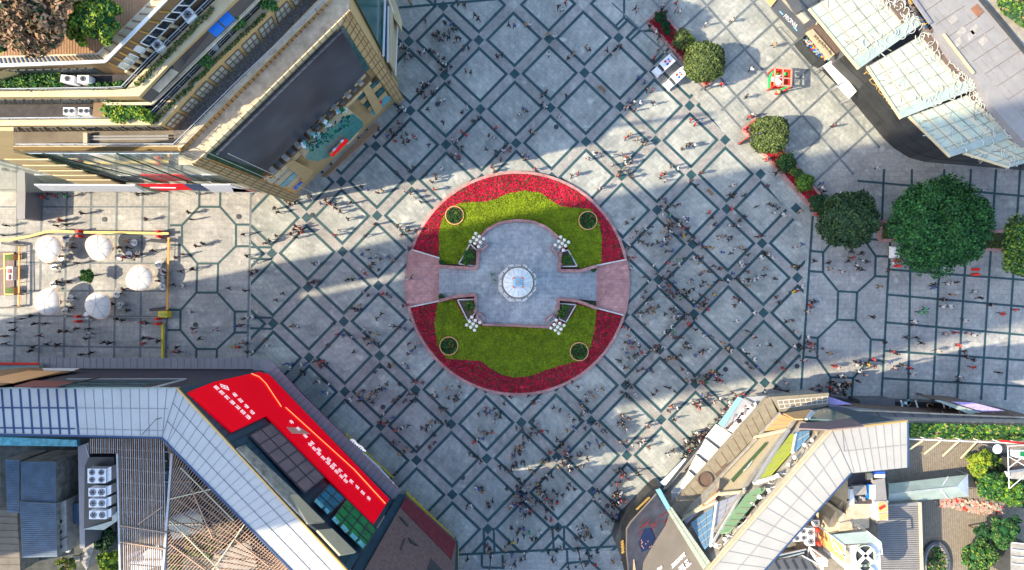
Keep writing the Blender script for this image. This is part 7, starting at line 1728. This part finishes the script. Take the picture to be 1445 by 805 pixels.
tile(560,0,6.008,"(110,15,o)(515,30,k)(570,35,k)(660,120,k)(240,165,m)(405,190,k)(470,240,k)(500,245,k)(350,270,k)(305,295,m)(400,295,k)(435,312,k)(375,330,m)(490,340,p)(505,320,k)(20,385,k)(60,390,k)(85,445,p)(118,470,k)(188,440,k)(228,432,w)(560,405,m)(345,455,w)(395,490,k)(385,530,w)(415,540,w)(420,590,k)(440,695,k)(245,715,k)(265,705,p)(190,785,k)(215,775,k)(340,745,w)(300,785,k)(950,205,k)(890,460,k)(625,610,k)(1130,205,w)(1280,290,o)(1285,460,w)(1370,50,k)(1405,75,w)(1430,15,r)(1340,305,w)")
tile(800,0,6.008,"(600,80,p)(585,65,k)(825,40,w)(810,70,k)(840,100,m)(930,20,r)(930,75,p)(960,90,w)(705,220,k)(758,265,w)(785,305,k)(195,415,m)(420,405,k)(390,450,p)(610,655,b)(680,755,k)(1185,195,w)(1405,165,p)(10,490,k)(1330,710,b)(1315,708,r)(1185,735,k)(740,490,r)")
tile(500,134,6.008,"(400,105,w)(430,130,w)(370,235,m)(385,285,k)(305,298,k)(345,330,k)(320,335,k)(395,355,k)(410,400,k)(340,388,r)(200,290,k)(500,350,r)(520,355,p)(628,420,k)(620,120,k)(730,40,w)(755,35,w)(955,105,w)(750,230,k)(1055,195,k)(1200,280,r)(910,310,r)(945,335,r)(872,385,p)(1140,340,m)(910,435,k)(1118,455,k)(850,495,w)(885,520,r)(830,510,k)(1198,475,k)(1200,510,k)(1280,425,k)(1308,468,r)(1400,155,w)(740,625,w)(500,610,k)(360,660,k)(45,755,w)(60,780,k)(605,672,k)(685,680,m)(690,705,k)(675,800,r)(1165,605,m)(1185,640,m)(1430,500,w)")
tile(740,134,6.008,"(150,5,k)(355,5,k)(148,75,k)(20,130,k)(300,178,w)(50,305,k)(35,500,w)(940,55,w)(985,65,w)(880,100,p)(905,90,k)(935,125,m)(1093,68,k)(1420,210,r)(865,358,r)(955,375,o)(1005,395,k)(1025,415,o)(610,490,m)(590,500,w)(545,540,p)(755,510,w)(865,520,r)(860,545,w)(860,580,w)(750,590,p)(808,645,k)(798,680,r)(918,690,m)(455,665,r)(85,628,r)(655,780,w)(640,790,p)(1305,620,w)(1165,672,r)(1195,665,m)(1205,725,p)(1345,455,k)(1380,430,k)")
tile(980,134,6.008,"(445,10,k)(470,185,r)(498,172,w)(10,245,r)(1185,262,m)(790,440,w)(545,478,k)(615,545,r)(695,660,k)(60,658,m)(10,425,w)(350,762,p)(330,765,w)(620,770,m)(20,768,k)(1080,750,b)(1090,790,w)")
tile(1040,0,6.711,"(360,420,o)(140,655,w)")
tile(350,268,6.008,"(350,120,k)(395,105,k)(250,190,k)(650,85,k)(690,122,r)(740,155,m)(1095,25,m)(865,110,m)(845,245,k)(400,308,m)(435,320,r)(355,372,m)(420,355,k)(455,360,r)(400,405,k)(235,390,m)(175,430,k)(140,452,m)(735,380,r)(1075,290,m)(995,390,k)(1265,300,m)(1290,325,p)(1360,345,k)(1420,340,k)(1300,380,m)(1015,508,k)(1030,580,b)(1120,590,k)(1230,600,o)(1050,630,k)(1025,655,k)(1105,680,k)(970,683,w)(988,712,r)(550,628,k)(60,610,w)(15,690,o)(25,715,k)(880,762,k)(950,750,b)(1385,735,o)(1365,750,w)(510,790,k)(590,780,m)(1335,490,w)(1365,495,k)(1325,20,w)(1410,65,p)")
tile(870,268,6.008,"(375,72,k)(380,140,m)(400,205,w)(455,220,n)(145,245,k)(440,260,o)(435,300,k)(485,290,k)(460,300,m)(500,135,m)(530,120,m)(575,240,w)(605,235,w)(605,270,w)(550,285,k)(572,325,r)(790,190,r)(815,235,k)(833,290,k)(980,160,r)(1010,35,k)(990,55,k)(1090,45,k)(1195,140,k)(1300,120,k)(1375,160,k)(1350,195,w)(1420,210,w)(1090,225,k)(965,300,w)(1000,300,k)(1040,305,w)(875,405,p)(908,395,p)(975,400,m)(780,485,o)(820,490,y)(900,530,b)(975,540,k)(1060,487,o)(1120,550,k)(1055,615,w)(1065,640,w)(895,670,r)(830,645,m)(620,430,k)(690,455,k)(712,458,b)(548,380,k)(575,395,y)(460,355,w)(430,395,k)(460,405,o)(408,425,w)(430,460,k)(430,522,k)(482,515,b)(285,370,k)(230,445,k)(270,467,k)(172,355,m)(130,403,p)(250,325,w)(215,375,k)(110,460,w)(110,490,k)(105,585,m)(150,575,r)(320,640,w)(440,618,r)(530,590,n)(535,632,w)(445,690,k)(468,725,k)(350,715,k)(130,665,w)(275,780,w)(435,795,k)(660,580,w)(685,570,m)(740,690,o)(718,718,m)(640,762,b)(618,785,p)(855,780,k)(905,770,k)(950,768,w)(1025,750,k)(1075,780,k)(1120,762,k)(1175,765,w)(1205,750,w)(1120,695,m)(1265,668,o)(1350,755,k)(1250,390,m)(1270,545,k)(1298,540,w)(1330,575,w)")
tile(350,402,6.008,"(288,75,k)(230,130,m)(365,355,k)(410,355,w)(720,330,k)(750,420,r)(870,448,w)(893,573,k)(975,60,p)(890,208,b)(920,222,k)(945,212,k)(1140,78,r)(1168,78,k)(1310,180,k)(1345,172,r)(1085,290,k)(1210,352,w)(1235,352,k)(1030,408,k)(1090,418,y)(1000,448,k)(980,462,k)(1100,505,k)(1325,375,b)(1310,390,w)(1355,503,m)(1435,500,p)(1415,535,k)(1350,590,k)(1195,678,k)(1225,680,o)(1115,705,k)(1352,705,b)(150,468,m)(155,520,w)(360,675,b)(350,705,w)(450,682,w)(560,652,k)(600,680,r)(628,650,r)(612,700,k)(440,735,k)")
tile(870,402,6.008,"(365,15,w)(455,12,r)(250,62,k)(430,50,m)(463,55,m)(438,100,k)(480,80,k)(520,80,k)(553,112,n)(600,100,k)(600,75,k)(660,38,k)(580,45,k)(620,55,k)(725,10,k)(790,8,o)(838,85,y)(765,120,m)(740,150,k)(760,165,k)(720,165,m)(745,180,k)(780,210,r)(712,208,o)(1050,130,m)(1008,178,k)(1360,105,m)(1385,150,k)(1170,238,w)(1025,305,w)(285,118,k)(260,155,w)(310,185,p)(358,185,k)(260,225,k)(215,240,k)(298,235,p)(325,232,o)(205,268,w)(415,250,k)(495,228,k)(508,200,w)(490,278,w)(530,295,k)(580,250,k)(585,292,m)(665,290,k)(263,328,p)(465,355,w)(430,395,k)(408,405,w)(495,400,n)(455,430,p)(503,450,k)(555,450,m)(615,330,r)(635,352,k)(762,415,b)(742,432,w)(590,500,k)(620,515,w)(355,520,k)(393,530,w)(545,600,m)(515,625,k)(490,620,o)(745,555,k)(725,575,k)(718,590,p)(905,492,o)(978,563,w)(1078,555,w)(1180,450,k)(1165,437,p)(1222,515,w)(1308,515,k)(1172,630,w)(1150,710,k)(1198,702,b)(1370,658,k)(1420,710,r)(60,362,r)(110,378,p)(105,435,r)(120,485,b)(90,500,p)(145,498,m)(188,505,w)(140,532,r)(75,545,w)(200,530,k)(92,582,b)(215,575,r)(240,578,w)(110,625,k)(155,608,k)(170,640,w)(15,645,k)(40,648,k)(105,708,o)(185,735,k)(275,722,b)(300,730,k)(420,640,k)(300,555,o)(325,548,w)(610,752,w)(810,748,r)(765,775,k)(885,765,k)(860,795,r)(710,800,n)(820,742,y)")
tile(430,536,6.008,"(80,20,m)(200,42,w)(188,120,w)(495,95,k)(630,68,w)(645,78,k)(570,122,o)(595,105,k)(530,155,y)(483,160,b)(458,182,k)(570,198,k)(383,170,w)(775,170,k)(797,150,k)(880,125,k)(800,45,k)(915,18,k)(945,20,r)(945,130,k)(940,180,k)(1075,145,k)(1095,120,w)(1238,75,w)(1310,65,m)(1318,125,p)(1218,158,k)(1297,170,k)(1155,275,o)(1195,250,k)(668,290,p)(630,365,k)(670,375,r)(700,365,k)(770,432,r)(828,412,w)(1070,360,o)(1105,365,k)(1062,405,w)(1030,430,k)(1095,480,k)(1195,360,k)(1215,393,k)(1098,538,k)(1058,580,m)(950,575,k)(855,592,o)(840,612,k)(800,632,o)(910,612,k)(745,540,m)(1435,530,r)(1432,650,k)(770,795,k)")
tile(650,536,6.008,"(950,25,k)(1000,65,m)(420,150,k)(575,140,k)(625,205,r)(610,190,k)(655,178,w)(368,208,k)(215,245,r)(215,290,m)(150,298,k)(285,250,k)(300,300,k)(338,298,k)(335,322,k)(265,448,r)(205,458,o)(190,500,b)(115,528,m)(138,515,w)(110,650,w)(140,662,k)(473,413,k)(335,742,k)(655,395,p)(608,418,k)(690,442,r)(645,460,m)(595,465,k)(528,492,m)(575,505,k)(535,545,k)(520,572,p)(460,608,m)(503,605,m)(503,635,k)(435,655,o)(470,712,k)(445,740,k)(430,775,k)(515,710,k)(540,708,k)(588,772,k)(685,702,y)(713,700,o)(760,625,r)(845,262,k)(920,312,p)(1028,195,b)(1030,228,o)(1065,145,w)(1128,145,o)(1208,85,o)(1048,283,w)(1025,305,k)(1010,345,k)(1060,418,k)(958,420,w)(903,435,o)(850,540,k)(870,555,k)(840,575,k)(885,620,r)(908,632,w)(903,680,m)(815,685,w)(830,748,o)(890,745,p)(918,730,w)(925,778,w)(1040,738,o)(995,650,m)(1025,635,k)(1060,580,k)(1158,525,b)(1180,570,k)(1205,550,o)(1200,442,b)(1175,385,o)(1340,375,k)(1410,430,w)(1358,528,o)(1415,530,m)(1430,335,m)(1350,780,k)(1360,790,m)(1415,40,k)(1415,130,k)")
tile(860,536,6.008,"(480,65,k)(560,105,k)(375,130,k)(165,30,k)(155,150,k)(175,165,k)(170,340,m)(75,375,k)(148,425,w)(330,405,m)(325,380,p)(100,530,o)(155,530,k)(285,520,p)(300,515,w)(335,575,m)(498,640,w)(530,228,r)(505,272,k)(550,340,k)(845,133,m)(895,195,p)(715,195,p)(745,215,r)(775,200,p)(765,245,r)(800,25,r)(825,22,n)(710,10,k)(915,8,k)(945,8,r)(1088,150,r)(1138,122,r)(1020,195,w)(1025,225,p)(1000,250,m)(970,280,p)(990,265,k)(940,325,k)(910,345,k)(850,410,p)(820,440,k)(795,465,m)(720,470,k)(775,495,r)(750,500,k)(715,520,k)(760,515,w)(735,545,k)(650,520,w)(650,550,k)(683,605,r)(640,635,k)(655,645,w)(715,630,k)(700,650,k)(675,670,k)(95,765,k)(80,785,r)(235,790,k)(1330,110,w)(1415,75,k)(1430,80,m)")
tile(640,670,6.008,"(560,45,k)(540,105,k)(640,108,p)(710,85,o)(700,120,k)(593,130,w)(565,160,k)(628,185,o)(567,203,m)(657,220,o)(620,230,w)(550,252,r)(520,268,b)(490,270,w)(475,285,o)(615,298,w)(655,313,r)(680,285,p)(700,235,k)(740,240,k)(775,240,p)(815,258,p)(835,230,k)(795,208,r)(717,165,y)(750,180,k)(775,155,k)(848,140,k)(880,175,k)(878,240,r)(790,310,k)(828,390,r)(590,370,w)(985,90,k)(970,120,k)(790,12,w)(835,18,k)(450,125,k)(190,115,w)(245,150,o)(148,265,w)(290,255,m)(300,275,k)(490,455,k)(560,470,m)(543,505,k)(640,500,n)(665,550,k)(735,495,w)(735,480,k)(470,590,k)(503,583,y)(310,635,k)(325,695,w)(600,675,w)(605,705,k)(495,685,b)(520,765,k)(490,790,w)(430,765,o)(118,725,k)(805,665,k)(840,730,k)(868,750,w)(888,465,k)(922,632,p)(1045,465,w)(1140,470,o)(1140,495,k)(1075,530,k)(1040,550,m)(1125,520,o)(1130,670,k)(1170,700,k)(1220,660,k)(1065,660,w)(1125,770,m)(1203,770,r)(1355,745,o)(1430,750,w)(975,795,k)(1305,420,o)(1250,345,w)(1355,385,k)(1385,355,b)(1195,208,p)(1228,145,k)(1360,190,k)(1390,175,k)(1410,170,w)(1425,160,w)(1385,80,r)(1420,75,k)(1430,15,r)(1350,250,k)(1380,250,k)(1405,240,w)(1425,225,r)(1400,265,k)")
tile(1100,268,6.008,"(205,460,b)(140,487,p)(130,650,o)(150,645,k)(175,655,k)(300,605,k)(425,618,k)(435,670,o)(535,692,p)(618,525,k)(625,577,r)(595,603,k)(700,540,k)(715,598,w)(752,610,k)(670,638,w)(680,665,k)(715,678,k)(965,625,w)(940,680,m)(520,30,w)(180,178,o)(45,208,w)(385,10,k)(1435,795,w)")
tile(1100,402,4.067,"(80,42,y)(110,35,r)(135,10,w)(178,118,r)(190,100,k)(190,130,k)(213,97,b)(165,155,p)(45,213,k)(80,205,m)(95,270,p)(580,12,o)(538,185,k)(170,300,w)(168,330,k)(183,343,r)(195,365,p)(120,355,k)(148,365,k)(90,355,w)(145,435,p)(25,480,r)(293,395,o)(340,475,p)(320,470,r)(445,445,k)(478,445,b)(510,455,y)(545,428,r)(545,470,m)(463,500,w)(500,520,p)(455,555,k)(608,332,k)(355,525,w)(380,530,p)(300,565,k)(315,560,k)(295,590,r)(370,570,k)(395,575,k)(320,605,p)(350,600,w)(375,630,k)(310,610,m)(410,580,k)(235,585,k)(235,608,k)(195,603,m)(45,612,k)(40,565,p)(730,302,k)(795,305,k)(820,335,k)(655,385,r)(680,400,k)(640,447,b)(670,480,p)(715,460,k)(752,480,r)(770,515,w)(915,380,p)(815,632,k)(842,137,n)(815,160,n)(840,158,n)(778,210,w)(770,232,m)(885,15,b)(940,85,k)(965,85,k)(945,125,w)(960,285,p)(970,285,w)(740,670,w)(325,580,k)(340,575,w)(355,585,m)(385,590,k)(400,565,o)(365,610,k)(330,625,p)(450,460,w)(470,458,k)(500,450,k)(525,465,m)")
tile(1120,220,2.117,"(420,385,k)(475,380,w)(490,378,k)(460,430,k)(445,450,k)(470,450,w)(478,415,o)(545,405,w)(560,425,k)(590,445,k)(625,472,r)(665,460,r)(515,492,w)(485,528,r)(465,530,p)(525,530,p)(540,535,w)(495,567,r)(510,585,k)(515,600,k)(540,610,k)(537,632,r)(495,675,k)(500,662,w)(615,648,k)(570,135,k)(572,102,w)(253,35,w)(320,630,k)(345,635,p)")
tile(0,240,2.875,"(20,225,k)(10,265,k)(165,75,r)(170,110,r)(190,95,m)(215,105,r)(262,105,n)(245,90,k)(330,175,k)(205,210,w)(240,203,r)(262,220,k)(225,225,k)(590,200,k)(555,97,k)(580,95,k)(340,88,k)(355,88,k)(800,95,w)(765,172,k)(772,200,m)(820,298,k)(795,308,m)(740,342,m)(710,355,k)(730,412,k)(780,402,k)(740,470,w)(695,465,k)(615,327,k)(310,378,k)(275,455,m)(325,435,k)(140,187,m)(265,275,b)(280,298,w)(290,315,m)(255,325,w)(245,350,o)(205,380,w)(220,395,w)(480,315,m)(510,287,o)(540,295,w)(515,315,k)(475,350,w)(500,355,r)(520,350,k)(550,350,m)(560,340,w)(640,385,w)(650,405,w)(665,415,m)(655,440,w)(665,475,w)(640,450,m)(285,520,w)(285,560,m)(265,575,w)(215,465,w)(235,455,k)(475,505,w)(500,485,m)(455,545,k)(480,555,w)(495,545,w)(515,570,k)(350,595,w)(570,620,r)(590,622,k)(470,605,k)(495,610,k)(155,672,m)(240,655,k)(262,655,k)(130,720,k)(120,735,k)(185,708,k)(230,710,k)(415,700,k)(440,703,k)(345,685,k)(360,665,w)(325,750,k)(365,743,k)(580,705,r)(605,685,m)(640,695,k)(580,683,k)(15,675,m)(50,650,k)(40,620,k)(80,605,m)(125,592,k)(135,625,k)(180,623,k)(15,705,k)(355,645,k)(305,645,m)(715,720,k)(700,740,r)(725,738,m)(780,645,m)(785,660,p)(805,685,k)(870,650,p)(765,577,w)(925,480,k)(990,490,k)(1000,348,k)(985,262,k)(1010,410,m)(945,718,y)(965,720,r)(1000,705,k)(1000,600,w)(975,630,m)(1000,740,k)(985,605,k)")
tile(560,230,2.368,"(317,374,n)(326,393,n)")

keep = []
for p in PD:
    if all(abs(p[0] - q[0]) + abs(p[1] - q[1]) > 2.6 for q in keep): keep.append(p)
PD = keep; print('people', len(PD))
PD.sort(key=lambda p: -math.hypot(p[0] - CX, p[1] - CY))
ZN = [('in the sunny walkway above the parasols', lambda x, y: x < 236 and y < 335), ('among the parasols and cafe tables', lambda x, y: x < 236 and y < 446), ('on the shaded paving left of the yellow rail', lambda x, y: x < 233 and y >= 446),
      ('by the sunny upper left octagon paving', lambda x, y: x < 355 and y < 395), ('by the shaded lower left octagon paving', lambda x, y: x < 355), ('on the sunny paving near the golden column', lambda x, y: x < 480 and y < 350 and y > 260),
      ('on the paving right of the left octagons', lambda x, y: x < 480 and y < 450), ('in the sun at the left edge of the flower circle', lambda x, y: x < 600 and 240 < y < 400), ('by the golden building entrance deck', lambda x, y: x < 600 and y <= 240),
      ('between the red screen and the flower circle', lambda x, y: x < 600 and y < 600), ('near the lower tip of the red screen building', lambda x, y: x < 648 and y >= 560), ('left of the bottom centre crowd', lambda x, y: x < 700 and y > 660),
      ('in the shade at the very top of the plaza', lambda x, y: x < 870 and y < 70), ('on shaded paving above the flower circle', lambda x, y: x < 860 and y < 225), ('in the sun just above the flower circle', lambda x, y: x < 870 and y < 300),
      ('around the monument platform', lambda x, y: 570 < x < 890 and y < 520), ('just below the flower circle', lambda x, y: x < 890 and y < 620), ('in the crowd at bottom centre', lambda x, y: x < 890 and y < 735), ('near the bottom frame edge', lambda x, y: x < 900 and y >= 735),
      ('by the patrol carts and upper red planter', lambda x, y: x < 1045 and y < 130), ('near the charcoal awning and festive booth', lambda x, y: y < 170), ('in the sun beside the lower red planter', lambda x, y: x < 1130 and y < 262), ('on shaded paving right of the planter end', lambda x, y: x < 1260 and y < 335 and x > 1150),
      ('between flower circle and right paving, upper part', lambda x, y: x < 1000 and y < 400), ('right of centre above the middle line', lambda x, y: x < 1140 and y < 400), ('right of the flower circle, lower part', lambda x, y: x < 985 and y < 520), ('on the right paving below the middle line', lambda x, y: x < 1135 and y < 520),
      ('near the white canopies of the corner building', lambda x, y: x < 1100), ('by the upper right octagon paving', lambda x, y: x < 1250 and y < 430), ('by the lower right octagon paving', lambda x, y: x < 1250), ('under or above the broad tree at the right', lambda x, y: y < 385), ('on the right hand square paving', lambda x, y: y < 480), ('in the lit strip at the lower right', lambda x, y: True)]
ORD = ['', 'second', 'third', 'fourth', 'fifth', 'sixth', 'seventh', 'eighth', 'ninth', 'tenth', 'eleventh', 'twelfth', 'thirteenth', 'fourteenth', 'fifteenth', 'sixteenth', 'seventeenth', 'eighteenth', 'nineteenth', 'twentieth'] + [f'twenty {w_}' for w_ in ('first', 'second', 'third', 'fourth', 'fifth', 'sixth', 'seventh', 'eighth', 'ninth')] + ['thirtieth'] + [f'thirty {w_}' for w_ in ('first', 'second', 'third', 'fourth', 'fifth')] * 3
random.seed(99)
solo_p, rest = PD[:300], PD[300:]
buckets = {}
allb = {}
for p in PD:
    z = next(i for i, (n, f_) in enumerate(ZN) if f_(p[0], p[1])); allb.setdefault((z, p[2]), []).append(p)
for kk in allb: allb[kk].sort(key=lambda p: p[0])
def place(x, y): return W(x, y, 1.35)
def pose_of(c): return random.choice([0, 1, 2, 3, 4, 5]), random.choice(['jeans', 'dark trousers', 'dark trousers'])
for p in solo_p:
    x, y, c = p; z = next(i for i, (n, f_) in enumerate(ZN) if f_(x, y)); L_ = allb[(z, c)]; k = L_.index(p); n = len(L_)
    po, lg = pose_of(c); me = body_mesh(po, c, lg); o = bpy.data.objects.new('person', me); COL.objects.link(o)
    w = place(x, y); o.location = (w.x, w.y, 0.05); o.rotation_euler = (0, 0, random.uniform(0, 6.28)); s_ = random.uniform(.97, 1.1); o.scale = (s_ * 1.27, s_ * 1.27, s_ * 1.12)
    who = f'person in {CC_[c]}'
    if n == 1: lab = f'{who}, the only one {ZN[z][0]}'
    elif k == 0: lab = f'{who}, leftmost such {ZN[z][0]}'
    elif k == n - 1: lab = f'{who}, rightmost such {ZN[z][0]}'
    else: lab = f'{who}, {ORD[k]} from left {ZN[z][0]}'
    tag(o, lab, 'person', 'people walking across the plaza')
# the remaining people as one crowd
bm = bmesh.new(); mats_ = []; 
extra = []
for x, y, c in rest:
    if random.random() < .55 and math.hypot(x - CC[0], y - CC[1]) > RP + 16: extra.append((x + random.choice((-1, 1)) * random.uniform(5, 9), y + random.uniform(-7, 7), random.choice('kkkkwgmbo')))
rest = rest + [e for e in extra if math.hypot(e[0] - CC[0], e[1] - CC[1]) > RP + 6]
for x, y, c in rest:
    po, lg = pose_of(c); me = body_mesh(po, c, lg); w = place(x, y); s_ = random.uniform(.97, 1.1)
    zz = .05 if math.hypot(x - CC[0], y - CC[1]) > RP else (.5 if math.hypot(x - CC[0], y - CC[1]) > 70 * 1 else PH)
    mx = Matrix.Translation((w.x, w.y, zz)) @ Matrix.Rotation(random.uniform(0, 6.28), 4, 'Z') @ Matrix.Diagonal((s_ * 1.27, s_ * 1.27, s_ * 1.12, 1))
    off = len(bm.faces); vs = [bm.verts.new(mx @ v.co) for v in me.vertices]
    mi = []
    for m_ in me.materials:
        if m_ not in mats_: mats_.append(m_)
        mi.append(mats_.index(m_))
    for f_ in me.polygons:
        try: nf = bm.faces.new([vs[i] for i in f_.vertices]); nf.material_index = mi[f_.material_index]; nf.smooth = True
        except ValueError: pass
cm = bpy.data.meshes.new('crowd'); bm.to_mesh(cm); bm.free()
for m_ in mats_: cm.materials.append(m_)
co = bpy.data.objects.new('crowd', cm); COL.objects.link(co); tag(co, 'crowd of distant small figures scattered round the middle of the plaza', 'crowd', kind='stuff')

# ------------------------------------------------------------------ unseen towers guessed from the plaza shadows, footprints shaped to cast them
def tower(name, pts, h, lab):
    t = thing(name, lab, 'building', W(*pts[0], 0)); mb = MB(); b_ = [W(*p, 0) for p in pts]; tp = [Vector((p.x, p.y, h)) for p in b_]; mb.loft(b_, tp, 'concrete'); mb.build('wall', t)
    wn = MB(); zz = 4
    while zz < h - 3:
        for p, q in zip(b_, b_[1:] + b_[:1]):
            n_ = (q - p).cross(Vector((0, 0, 1))).normalized(); c = sum(b_, Vector()) / len(b_)
            if n_.dot(p - c) < 0: n_ = -n_
            e = (q - p) * .04; wn.slab([p + e + n_ * .05 + Vector((0, 0, zz)), q - e + n_ * .05 + Vector((0, 0, zz)), q - e + n_ * .05 + Vector((0, 0, zz + 1.9)), p + e + n_ * .05 + Vector((0, 0, zz + 1.9))], .05, 'window glass')
        zz += 3.6
    wn.build('window_band', t); return t
sl = math.tan(AZ)
def yl(c, x): return c - sl * x
TOP_, MID_ = 452, 752
GAP0, GAP1 = 500, 509  # gap lets through one sun streak, standing in for light off glass
def fp_(c0, c1): return [(-160, yl(c0, -160)), (-160, yl(c1, -160)), (-420, yl(c1, -420)), (-420, yl(c0, -420))]
tower('shade_tower', fp_(TOP_, GAP0), 235, 'slim unseen tower guessed from its shadow, west of the plaza, outside the photo')
mb = MB(); q_ = [W(*p, 0) for p in fp_(GAP0 + .3, GAP1 - .3)]; mb.loft([p + Vector((0, 0, 88)) for p in q_], [p + Vector((0, 0, 233)) for p in q_], 'concrete'); one(mb, 'shade_bridge', 'unseen high block added to end the sun streak between west towers, outside the photo', 'building')  # unseen block, added to cut the streak off partway across the plaza
tower('shade_tower', fp_(GAP1, MID_), 235, 'wide unseen tower guessed from its shadow, west of the plaza, outside the photo')
tower('shade_block', fp_(GAP0 + .3, GAP1 - .3), 52, 'unseen low block added to start the sun streak between west towers, outside the photo')  # unseen block, added so the streak begins only near the circle

# ------------------------------------------------------------------ light and camera
w = bpy.data.worlds.new('World'); scene.world = w; w.use_nodes = True; nt = w.node_tree
sky = nt.nodes.new('ShaderNodeTexSky'); sky.sky_type = 'NISHITA'; sky.sun_disc = False; sky.sun_elevation = EL
sdir = Vector((-math.cos(AZ) * math.cos(EL), -math.sin(AZ) * math.cos(EL), math.sin(EL)))
sky.sun_rotation = math.atan2(sdir.x, sdir.y); sky.altitude = 250; sky.air_density = 1.3; sky.dust_density = 2.2; sky.ozone_density = 2.2
nt.links.new(sky.outputs['Color'], nt.nodes['Background'].inputs['Color']); nt.nodes['Background'].inputs['Strength'].default_value = SKY_STR
sn = bpy.data.lights.new('sun', 'SUN'); sn.energy = SUN_STR; sn.angle = R(.53); sn.color = (1.0, .845, .60)
so = bpy.data.objects.new('sun', sn); COL.objects.link(so); so.rotation_euler = (-sdir).to_track_quat('-Z', 'Y').to_euler()
cam = bpy.data.cameras.new('camera'); cam.sensor_width = 36; cam.lens = 36 * 963 / 1445; cam.clip_end = 2000; cam.clip_start = .5
cobj = bpy.data.objects.new('camera', cam); COL.objects.link(cobj); cobj.location = (0, 0, H); cobj.rotation_euler = (0, 0, 0); scene.camera = cobj
vs_ = scene.view_settings; vs_.view_transform = 'Standard'; vs_.look = 'None'; vs_.gamma = 1; vs_.use_curve_mapping = False; vs_.exposure = EXPO
scene.cycles.max_bounces = 6; scene.cycles.caustics_reflective = False; scene.cycles.caustics_refractive = False
